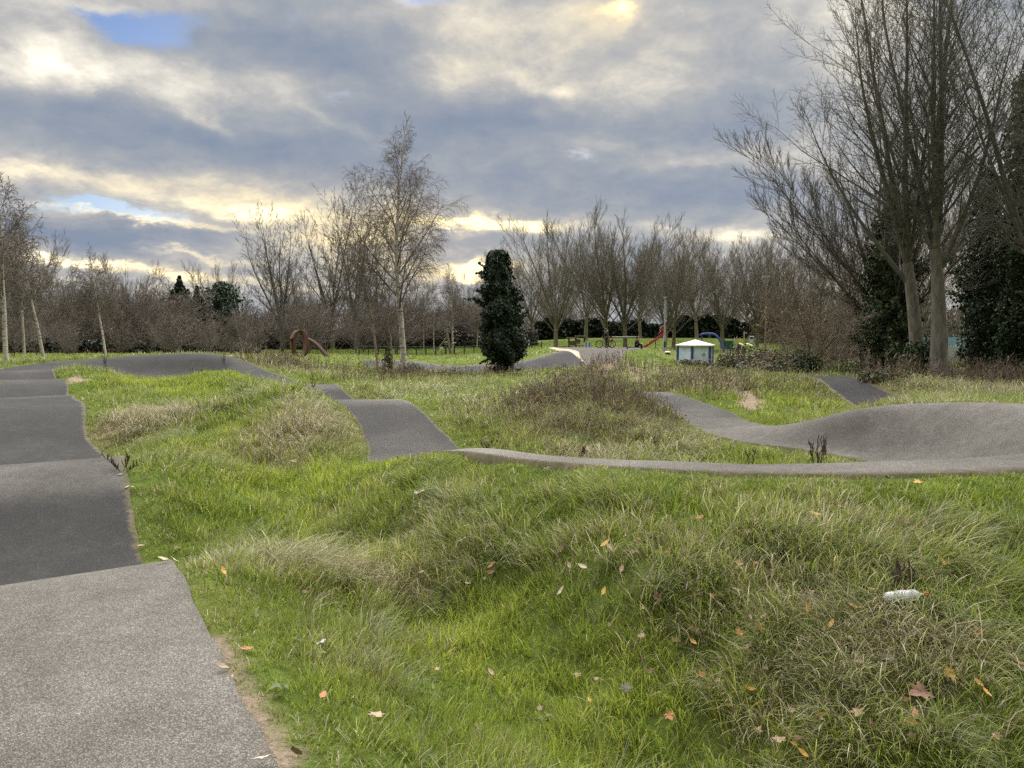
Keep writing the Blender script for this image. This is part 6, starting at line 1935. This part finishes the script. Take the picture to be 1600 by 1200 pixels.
def leaf_mesh(kind, seed):
    rnd = random.Random(seed)
    o = leaf_outline(kind)
    bm = bm_new()
    cb = rnd.uniform(.1, .35)
    c0 = bm.verts.new((0, 0, .0))
    vs_ = [bm.verts.new((x_, y_, abs(x_) ** 1.5 * cb + rnd.uniform(-.06, .1) + .16 * y_ * y_ * rnd.uniform(.5, 1.3))) for x_, y_ in o]
    for a, b_ in zip(vs_, vs_[1:] + vs_[:1]): bm.faces.new((c0, a, b_))
    # stalk
    st_ = [bm.verts.new(v) for v in ((-.025, -.95 if kind != 'maple' else -.1, .02), (.025, -.95 if kind != 'maple' else -.1, .02), (.02, -1.5 if kind != 'maple' else -.9, .1), (-.02, -1.5 if kind != 'maple' else -.9, .1))]
    bm.faces.new(st_)
    me = bpy.data.meshes.new('fallen_leaf'); bm.to_mesh(me); bm.free()
    return me


def autumn(name, a, b):
    return simple_mat(name, a, b, 3.0, .6, spec=.3)


LM = {'yellow': autumn('leaf_yellow', (.50, .32, .08), (.38, .22, .05)), 'orange': autumn('leaf_orange', (.36, .18, .07), (.27, .12, .05)), 'brown': autumn('leaf_brown', (.20, .11, .07), (.13, .075, .05)),
      'tan': autumn('leaf_tan', (.36, .26, .17), (.26, .18, .12)), 'grey': autumn('leaf_grey_brown', (.10, .08, .075), (.065, .052, .05)), 'pale': autumn('leaf_pale', (.46, .39, .28), (.36, .30, .21))}
LMESH = {}
for kd in ('maple', 'oval'):
    for cn_ in LM:
        for v_ in range(2):
            me = leaf_mesh(kd, hash((kd, cn_)) % 97 + v_ if False else (len(kd) * 7 + len(cn_) * 3 + v_))
            me.materials.append(LM[cn_]); LMESH[(kd, cn_, v_)] = me
rl = random.Random(17)
NLEAF = [0]


def leaf(px, py, kd, cn_, size, label, group=None, lift=None):
    x_, y_, z_ = ground_at(px, py)
    if sdist(np.array([x_]), np.array([y_]))[0] < 0:
        z_ = z_ + .02; lf = .012
    else:
        z_ = h1(x_, y_); lf = .10 if lift is None else lift + .03
    o = bpy.data.objects.new('fallen_leaf', LMESH[(kd, cn_, rl.randrange(2))]); COL.objects.link(o)
    nrm = gnormal(x_, y_)
    nrm = (nrm + Vector((rl.gauss(0, .25), rl.gauss(0, .25) - .25, 0))).normalized()
    o.rotation_mode = 'QUATERNION'
    o.rotation_quaternion = nrm.to_track_quat('Z', 'Y') @ Matrix.Rotation(rl.uniform(0, 6.28), 3, 'Z').to_quaternion()
    o.location = Vector((x_, y_, z_)) + Vector((0, 0, lf))
    s_ = size / 2
    o.scale = (s_, s_, s_)
    tag(o, label, 'leaf', group or 'fallen leaves on the grass')
    NLEAF[0] += 1


for px, py, kd, cn_, sz, lab in [
    (1485, 1085, 'maple', 'yellow', .105, 'big yellow maple leaf at the lower right above the brown leaf'), (1475, 902, 'maple', 'yellow', .10, 'big yellow maple leaf above right of the plastic bottle'),
    (1435, 775, 'maple', 'yellow', .10, 'yellow maple leaf just below the right end of the rim'), (1273, 825, 'oval', 'yellow', .10, 'yellow leaf on the bank below the dead stalk clump'),
    (1313, 812, 'oval', 'orange', .08, 'orange leaf on the bank right of the yellow one'), (505, 1121, 'oval', 'orange', .075, 'orange leaf in the grass near the lower path edge'),
    (945, 872, 'oval', 'yellow', .09, 'yellow leaf in the middle of the bank beside a tan leaf'), (953, 877, 'oval', 'tan', .08, 'tan leaf touching the yellow leaf in the middle of the bank'),
    (350, 915, 'oval', 'yellow', .07, 'yellow leaf nearest the left track crest'), (357, 872, 'oval', 'orange', .07, 'orange leaf beside the straw tussock near the left track'),
    (1092, 828, 'oval', 'orange', .085, 'orange leaf below a dark hole high on the bank'), (768, 905, 'oval', 'orange', .09, 'rust orange leaf standing up at the left of the bank'), (766, 917, 'oval', 'brown', .09, 'rust brown leaf under the standing orange leaf'),
    (1440, 1112, 'maple', 'brown', .17, 'large flat brown leaf below the big yellow maple leaf'), (1340, 1150, 'maple', 'tan', .10, 'curled tan leaf at the lower right'), (977, 1103, 'maple', 'grey', .10, 'dark grey brown leaf at the lower middle'),
    (1045, 1146, 'maple', 'orange', .08, 'faded orange leaf right of the dark grey leaf'), (875, 880, 'maple', 'brown', .11, 'brown curled leaf in the upper middle of the bank'), (910, 908, 'oval', 'pale', .08, 'pale leaf below the brown curled leaf'),
    (876, 949, 'oval', 'pale', .085, 'pale cream leaf in the middle of the slope'), (731, 931, 'oval', 'pale', .08, 'pale leaf below left of the rust brown leaf'), (943, 948, 'oval', 'yellow', .07, 'small yellow leaf right of the pale cream leaf'),
    (1165, 852, 'oval', 'tan', .09, 'tan leaf on the upper bank left of the yellow leaf'), (1335, 977, 'oval', 'yellow', .08, 'yellow oval leaf left of the plastic bottle'), (1262, 979, 'oval', 'orange', .08, 'orange leaf farther left of the plastic bottle'),
    (1298, 1000, 'oval', 'yellow', .07, 'yellow leaf below the two leaves left of the bottle'), (1155, 1020, 'oval', 'orange', .075, 'upright orange leaf in the lower middle of the slope'), (1085, 1014, 'oval', 'brown', .10, 'brown leaf left of the upright orange leaf'),
    (1083, 1028, 'oval', 'yellow', .06, 'small yellow leaf under the brown leaf'), (1030, 958, 'maple', 'brown', .11, 'dark curled brown leaf in the middle right of the slope'), (1528, 1097, 'oval', 'yellow', .06, 'small round yellow leaf right of the big yellow maple leaf'),
    (1541, 1111, 'oval', 'yellow', .06, 'small yellow leaf below the round one at the lower right'), (1590, 1062, 'oval', 'yellow', .07, 'yellow leaf touching the right edge'), (1215, 1192, 'maple', 'tan', .10, 'tan leaf on the bottom edge right of centre'),
    (588, 1152, 'maple', 'tan', .10, 'dry tan leaf right of the lower path edge'), (1385, 1057, 'maple', 'grey', .12, 'dark leaf clump under the straw tussock'), (1525, 1015, 'oval', 'orange', .08, 'orange leaf at the right of the straw tussock'),
    (478, 948, 'oval', 'brown', .08, 'brown leaf under the straw tussock ridge'), (460, 730, 'oval', 'tan', .14, 'tan leaf on the green slope below the left mound'), (386, 1045, 'oval', 'orange', .07, 'orange leaf beside the bare soil edge of the path'),
    (357, 1072, 'oval', 'pale', .07, 'cream leaf lying on the bare soil edge of the path'), (1225, 675, 'oval', 'pale', .16, 'pale leaf lying on the asphalt right of the bare soil streak'), (1405, 675, 'oval', 'pale', .12, 'pale leaf on the banked wall of the near turn'), (1424, 718, 'oval', 'pale', .10, 'pale leaf low on the banked wall of the near turn'),
    (57, 772, 'oval', 'pale', .09, 'pale leaf on the second roller of the left track'), (1440, 728, 'oval', 'pale', .09, 'pale leaf at the foot of the banked wall beside the grass')]:
    leaf(px, py, kd, cn_, sz, lab)
GR = {'yellow': ('small yellow leaf lying half hidden in the bank grass', 'small yellow leaves in the bank grass'), 'brown': ('small brown leaf lying half hidden in the bank grass', 'small brown leaves in the bank grass'),
      'tan': ('small tan leaf lying half hidden in the bank grass', 'small tan leaves in the bank grass'), 'orange': ('small orange leaf lying half hidden in the bank grass', 'small orange leaves in the bank grass')}
for k_ in range(85):
    cn_ = rl.choice(['yellow', 'brown', 'brown', 'brown', 'tan', 'tan', 'tan', 'orange'])
    px = rl.triangular(520, 1620, 1300); py = rl.uniform(830, 1200)
    leaf(px, py, rl.choice(['oval', 'oval', 'maple']), cn_, rl.uniform(.04, .075), *GR[cn_], lift=rl.uniform(.03, .07))
for k_ in range(34):                                   # leaf litter along the asphalt edges
    if k_ % 2: i_ = rl.randrange(20, 120); P_ = TRACKS[0][1][i_, -1]; off = rl.uniform(-.12, .12)
    else: i_ = rl.randrange(len(TRACKS[0][1]) - 130, len(TRACKS[0][1]) - 20); P_ = TRACKS[0][1][i_, rl.choice([0, -1])]; off = rl.uniform(-.15, .15)
    o = bpy.data.objects.new('fallen_leaf', LMESH[('oval', rl.choice(['tan', 'pale']), rl.randrange(2))]); COL.objects.link(o)
    o.location = (P_[0] + off, P_[1] + rl.uniform(-.1, .1), P_[2] + .035); s_ = rl.uniform(.03, .05); o.scale = (s_, s_, s_); o.rotation_euler = (rl.gauss(0, .3), rl.gauss(0, .3), rl.uniform(0, 6.28))
    tag(o, 'dry pale leaf lying along an edge of the asphalt track', 'leaf', 'dry leaves along the asphalt edges')
# ---------------------------------------------------------------- sky and light
SUN_EL, SUN_AZ = R(6.0), R(-2.6)      # ahead of the camera, low
w = bpy.data.worlds.new('World'); scene.world = w
w.use_nodes = True
nt = w.node_tree
for n_ in list(nt.nodes): nt.nodes.remove(n_)
N = nt.nodes; LK = nt.links


def val(v):
    return v


def mth(op, a, b=None, c=None, clamp=False):
    n_ = N.new('ShaderNodeMath'); n_.operation = op; n_.use_clamp = clamp
    for k_, v in enumerate((a, b, c)):
        if v is None: continue
        if isinstance(v, (int, float)): n_.inputs[k_].default_value = v
        else: LK.new(v, n_.inputs[k_])
    return n_.outputs[0]


def vec(x, y, z):
    n_ = N.new('ShaderNodeCombineXYZ')
    for k_, v in enumerate((x, y, z)):
        if isinstance(v, (int, float)): n_.inputs[k_].default_value = v
        else: LK.new(v, n_.inputs[k_])
    return n_.outputs[0]


def noise(v, scale, detail=6, rough=.6, dist=0.0, off=0.0):
    mp = N.new('ShaderNodeMapping'); mp.inputs['Location'].default_value = (off, off * .7, off * 1.3); LK.new(v, mp.inputs['Vector'])
    n_ = N.new('ShaderNodeTexNoise'); n_.inputs['Scale'].default_value = scale; n_.inputs['Detail'].default_value = detail
    n_.inputs['Roughness'].default_value = rough; n_.inputs['Distortion'].default_value = dist
    LK.new(mp.outputs[0], n_.inputs['Vector'])
    return n_.outputs['Fac']


def smooth(a, lo, hi):
    n_ = N.new('ShaderNodeMapRange'); n_.interpolation_type = 'SMOOTHSTEP'
    LK.new(a, n_.inputs['Value']); n_.inputs['From Min'].default_value = lo; n_.inputs['From Max'].default_value = hi
    return n_.outputs[0]


tc = N.new('ShaderNodeTexCoord')
sx_ = N.new('ShaderNodeSeparateXYZ'); LK.new(tc.outputs['Generated'], sx_.inputs[0])
dx, dy, dz = sx_.outputs
az = mth('ARCTAN2', dx, dy)
el = mth('ARCSINE', dz)
den = mth('ADD', mth('MAXIMUM', dz, 0.0), .34)
cu, cv = mth('DIVIDE', dx, den), mth('DIVIDE', dy, den)
cp = vec(cu, cv, 0.0)                      # cloud layer seen from below
wa = noise(cp, 1.5, 5, .6, 0, 3.1); wb = noise(cp, 1.8, 5, .6, 0, 8.7)
wf = noise(cp, 5., 5, .65, 0, 5.3); wg = noise(cp, 5.4, 5, .65, 0, 12.9)
q_az = mth('ADD', az, mth('ADD', mth('MULTIPLY', mth('SUBTRACT', wa, .5), .22), mth('MULTIPLY', mth('SUBTRACT', wf, .5), .11)))
q_el = mth('ADD', el, mth('ADD', mth('MULTIPLY', mth('SUBTRACT', wb, .5), .05), mth('MULTIPLY', mth('SUBTRACT', wg, .5), .05)))
qv = vec(q_az, q_el, 0.0)


def vmath(op, a, b=None, c=None, out='Vector'):
    n_ = N.new('ShaderNodeVectorMath'); n_.operation = op
    for k_, v in enumerate((a, b, c)):
        if v is None: continue
        if isinstance(v, tuple): n_.inputs[k_].default_value = v
        else: LK.new(v, n_.inputs[k_])
    return n_.outputs[out]


dsp = Vector(ray(745, 427)).normalized()
SPOT = (math.atan2(dsp.x, dsp.y), math.asin(dsp.z))


def blobs(lst):
    """sum of soft masses; centre and size in photo pixels turned into azimuth and elevation"""
    acc = None
    for px, py, sx, sy, amp, *rt in lst:
        d = Vector(ray(px, py)).normalized()
        a0, e0 = math.atan2(d.x, d.y), math.asin(d.z)
        sx, sy = sx / 1200, sy / 1200
        if rt:
            r_ = R(-rt[0]); c_, s_ = math.cos(r_), math.sin(r_)
            p = vmath('SUBTRACT', qv, (a0, e0, 0))
            a = vmath('DOT_PRODUCT', p, (c_ / sx, s_ / sx, 0), out='Value'); b = vmath('DOT_PRODUCT', p, (-s_ / sy, c_ / sy, 0), out='Value')
            d2_ = mth('MULTIPLY_ADD', a, a, mth('MULTIPLY', b, b))
        else:
            p = vmath('MULTIPLY_ADD', qv, (1 / sx, 1 / sy, 0), (-a0 / sx, -e0 / sy, 0))
            d2_ = vmath('DOT_PRODUCT', p, p, out='Value')
        e = mth('POWER', .3678794, d2_)
        acc = mth('MULTIPLY', e, amp) if acc is None else mth('MULTIPLY_ADD', e, amp, acc)
    return acc


# brightness of the cloud: + cream, - slate (rotation in degrees, clockwise in the picture)
LIGHT = blobs([
    (60, 85, 110, 40, .27), (150, 112, 120, 24, .24), (120, 5, 120, 16, .34), (320, 180, 45, 14, .34, 25), (520, 185, 60, 12, .24, 25), (250, 100, 60, 20, .16), (40, 60, 60, 20, .2), (200, 205, 120, 10, .12, 10),
    (780, 80, 120, 60, .25), (700, 110, 60, 30, .26), (730, 40, 90, 30, .18), (945, 25, 20, 15, .34), (930, 30, 60, 40, .22), (830, 125, 60, 18, .24, 20), (900, 145, 40, 14, .2), (1020, 105, 60, 30, .14), (980, 130, 40, 20, .12),
    (640, 5, 30, 12, .4), (430, 110, 60, 20, .18), (330, 8, 150, 14, .16), (480, 40, 60, 14, .12), (560, 30, 90, 14, .1),
    (430, 60, 130, 40, -.26), (560, 95, 140, 50, -.34, 15), (300, 60, 60, 30, -.16), (90, 165, 200, 30, -.26), (300, 220, 230, 34, -.20), (620, 190, 140, 34, -.24), (520, 250, 280, 34, -.16),
    (1150, 195, 130, 34, -.30), (800, 185, 120, 30, -.34), (1000, 300, 260, 34, -.2), (760, 290, 160, 34, -.16), (1180, 130, 90, 40, -.1), (1000, 205, 100, 24, -.14), (1120, 80, 120, 60, -.04), (1350, 20, 80, 60, .3), (1080, 60, 40, 60, .08, 70),
    (150, 285, 220, 12, .22, 2), (20, 268, 60, 20, .22), (380, 300, 110, 20, .2, 8), (330, 325, 110, 10, .26, 3), (520, 335, 110, 26, .26), (220, 343, 170, 4.5, .6, 3), (430, 335, 60, 10, .26), (100, 365, 170, 12, -.34), (280, 365, 140, 12, -.30), (220, 385, 200, 11, -.22), (60, 395, 50, 9, .2),
    (240, 420, 170, 8, .50, 4), (330, 395, 70, 5, .4, 6), (110, 408, 60, 6, .32), (60, 440, 120, 10, .18), (280, 450, 150, 7, .2), (560, 400, 120, 30, .2), (430, 440, 120, 12, .15),
    (740, 354, 80, 9, .75), (800, 361, 46, 8, .36), (735, 385, 80, 12, -.2), (760, 427, 46, 11, .55), (745, 427, 17, 13, 2.4), (690, 430, 60, 12, .3), (640, 330, 50, 34, .16), (600, 370, 80, 9, .2),
    (1130, 374, 90, 11, .36), (1010, 362, 60, 7, .22), (1200, 400, 120, 14, .12), (900, 350, 120, 10, .05), (1160, 300, 100, 18, -.16), (1160, 258, 90, 16, .2), (1200, 350, 60, 8, .12), (960, 235, 50, 14, .2), (1050, 262, 60, 10, .12), (870, 180, 40, 14, .14), (1400, 430, 160, 50, .3), (1460, 150, 220, 160, .2)])
GAP = blobs([(245, 60, 40, 14, .5), (600, 30, 50, 10, .45), (455, 20, 40, 10, .4), (1010, 15, 40, 12, .3), (195, 40, 80, 22, .9), (270, 30, 50, 14, .6), (150, 20, 40, 10, .4), (340, 12, 70, 9, .55), (650, 12, 50, 12, .9), (690, 2, 60, 10, .5), (60, 328, 100, 10, .85), (190, 332, 120, 8, .95, 4), (265, 345, 50, 4, .4), (815, 118, 26, 10, .6), (700, 366, 50, 4, .5), (560, 150, 60, 10, .25), (1480, 60, 110, 160, .3), (480, 110, 50, 12, .2), (940, 250, 50, 12, .25)])
WARM = blobs([(745, 427, 90, 36, 1.0), (740, 354, 120, 18, .85), (540, 370, 210, 70, .95), (300, 420, 300, 18, .8), (200, 348, 300, 10, .45), (240, 290, 330, 24, .5), (800, 90, 240, 100, .35), (945, 25, 60, 40, .85), (1130, 372, 130, 20, .25), (1380, 450, 160, 50, .45)])

fb = noise(cp, 2.6, 10, .62, .2, 21.0)
fb2 = noise(cp, 8.5, 8, .66, .3, 33.0)
fb3 = noise(cp, 24., 5, .65, .2, 51.0)
fbs = mth('ADD', mth('ADD', mth('MULTIPLY', mth('SUBTRACT', fb, .5), .85), mth('MULTIPLY', mth('SUBTRACT', fb2, .5), .66)), mth('MULTIPLY', mth('SUBTRACT', fb3, .5), .16))
qs_ = vmath('MULTIPLY_ADD', vec(az, el, 0.0), (1200 / 15, 1200 / 12, 0), (-SPOT[0] * 80, -SPOT[1] * 100, 0))
glow = mth('POWER', .3678794, vmath('DOT_PRODUCT', qs_, qs_, out='Value'))      # the sun burning through thin cloud
base = mth('ADD', mth('ADD', mth('ADD', LIGHT, .47), fbs), mth('MULTIPLY', glow, 1.1))


def cramp(fac, stops):
    return ramp(nt, fac, stops).outputs[0]


cloud = cramp(base, [(0.0, (.176, .217, .292)), (.22, (.224, .254, .308)), (.42, (.283, .303, .330)), (.56, (.36, .36, .362)), (.70, (.48, .465, .43)), (.86, (.66, .62, .54)), (1.0, (.92, .86, .73))])
warmc = cramp(base, [(0.0, (.23, .25, .29)), (.38, (.33, .325, .33)), (.58, (.45, .42, .37)), (.76, (.68, .58, .40)), (.90, (.95, .80, .47)), (1.0, (1.2, 1.02, .62))])
mx = N.new('ShaderNodeMix'); mx.data_type = 'RGBA'
LK.new(mth('MINIMUM', WARM, 1.0), mx.inputs[0]); LK.new(cloud, mx.inputs[6]); LK.new(warmc, mx.inputs[7])
bgc = N.new('ShaderNodeBackground'); LK.new(mx.outputs[2], bgc.inputs['Color'])
sky = N.new('ShaderNodeTexSky'); sky.sky_type = 'NISHITA'; sky.sun_disc = False
sky.sun_elevation = SUN_EL; sky.sun_rotation = SUN_AZ
sky.air_density = 1.0; sky.dust_density = 1.0; sky.ozone_density = 2.0
tint = N.new('ShaderNodeMix'); tint.data_type = 'RGBA'; tint.blend_type = 'MULTIPLY'; tint.inputs[0].default_value = 1.0
LK.new(sky.outputs[0], tint.inputs[6]); tint.inputs[7].default_value = (.66, .82, 1.25, 1)
bgs = N.new('ShaderNodeBackground'); bgs.inputs['Strength'].default_value = SKY_BLUE
LK.new(tint.outputs[2], bgs.inputs['Color'])
gapf = smooth(mth('ADD', GAP, mth('ADD', mth('MULTIPLY', fbs, 1.1), mth('MULTIPLY', mth('SUBTRACT', wf, .5), 1.7))), .30, 1.15)
ms = N.new('ShaderNodeMixShader')
LK.new(gapf, ms.inputs[0]); LK.new(bgc.outputs[0], ms.inputs[1]); LK.new(bgs.outputs[0], ms.inputs[2])
# unseen sky overhead boosted to light the ground, strongest ahead and weakest behind
cn = noise(cp, .7, 4, .6, 0, 40.0)
up = smooth(el, R(20), R(46))
ahead = mth('MINIMUM', mth('MAXIMUM', mth('MULTIPLY_ADD', dy, 1.5, .72), .28), 2.0)
gain = mth('MULTIPLY', mth('MULTIPLY_ADD', mth('MULTIPLY', up, mth('ADD', cn, .5)), SKY_TOP, 1.0), ahead)
bgt = N.new('ShaderNodeBackground'); bgt.inputs['Color'].default_value = (.47, .455, .435, 1); LK.new(gain, bgt.inputs['Strength'])
# the detailed bank of cloud covers the western half of the sky up to 40 degrees
aaz = mth('ABSOLUTE', az)
mask = mth('MULTIPLY', mth('SUBTRACT', 1.0, smooth(el, R(24), R(42))), mth('SUBTRACT', 1.0, smooth(aaz, R(46), R(75))))
mask = mth('MULTIPLY', mask, smooth(dz, -.04, -.02))
mf = N.new('ShaderNodeMixShader')
LK.new(mask, mf.inputs[0]); LK.new(bgt.outputs[0], mf.inputs[1]); LK.new(ms.outputs[0], mf.inputs[2])
out = N.new('ShaderNodeOutputWorld'); LK.new(mf.outputs[0], out.inputs[0])
w.cycles.sampling_method = 'MANUAL'; w.cycles.sample_map_resolution = 512

sd_ = bpy.data.lights.new('sun', 'SUN'); so_ = bpy.data.objects.new('sun', sd_); COL.objects.link(so_)
sd_.energy = 1.2; sd_.angle = R(12); sd_.color = (1.0, .88, .70)
dirv = Vector((math.sin(SUN_AZ) * math.cos(SUN_EL), math.cos(SUN_AZ) * math.cos(SUN_EL), math.sin(SUN_EL)))
so_.rotation_euler = dirv.to_track_quat('Z', 'Y').to_euler()
so_.location = (0, 60, 40)

vs = scene.view_settings
vs.view_transform = 'Standard'; vs.look = 'None'; vs.gamma = 1; vs.exposure = EXPOSURE
cy = scene.cycles
cy.max_bounces = 6; cy.diffuse_bounces = 3; cy.glossy_bounces = 2; cy.transmission_bounces = 6; cy.transparent_max_bounces = 8
cy.sample_clamp_indirect = 3; cy.sample_clamp_direct = 8
cy.use_denoising = False
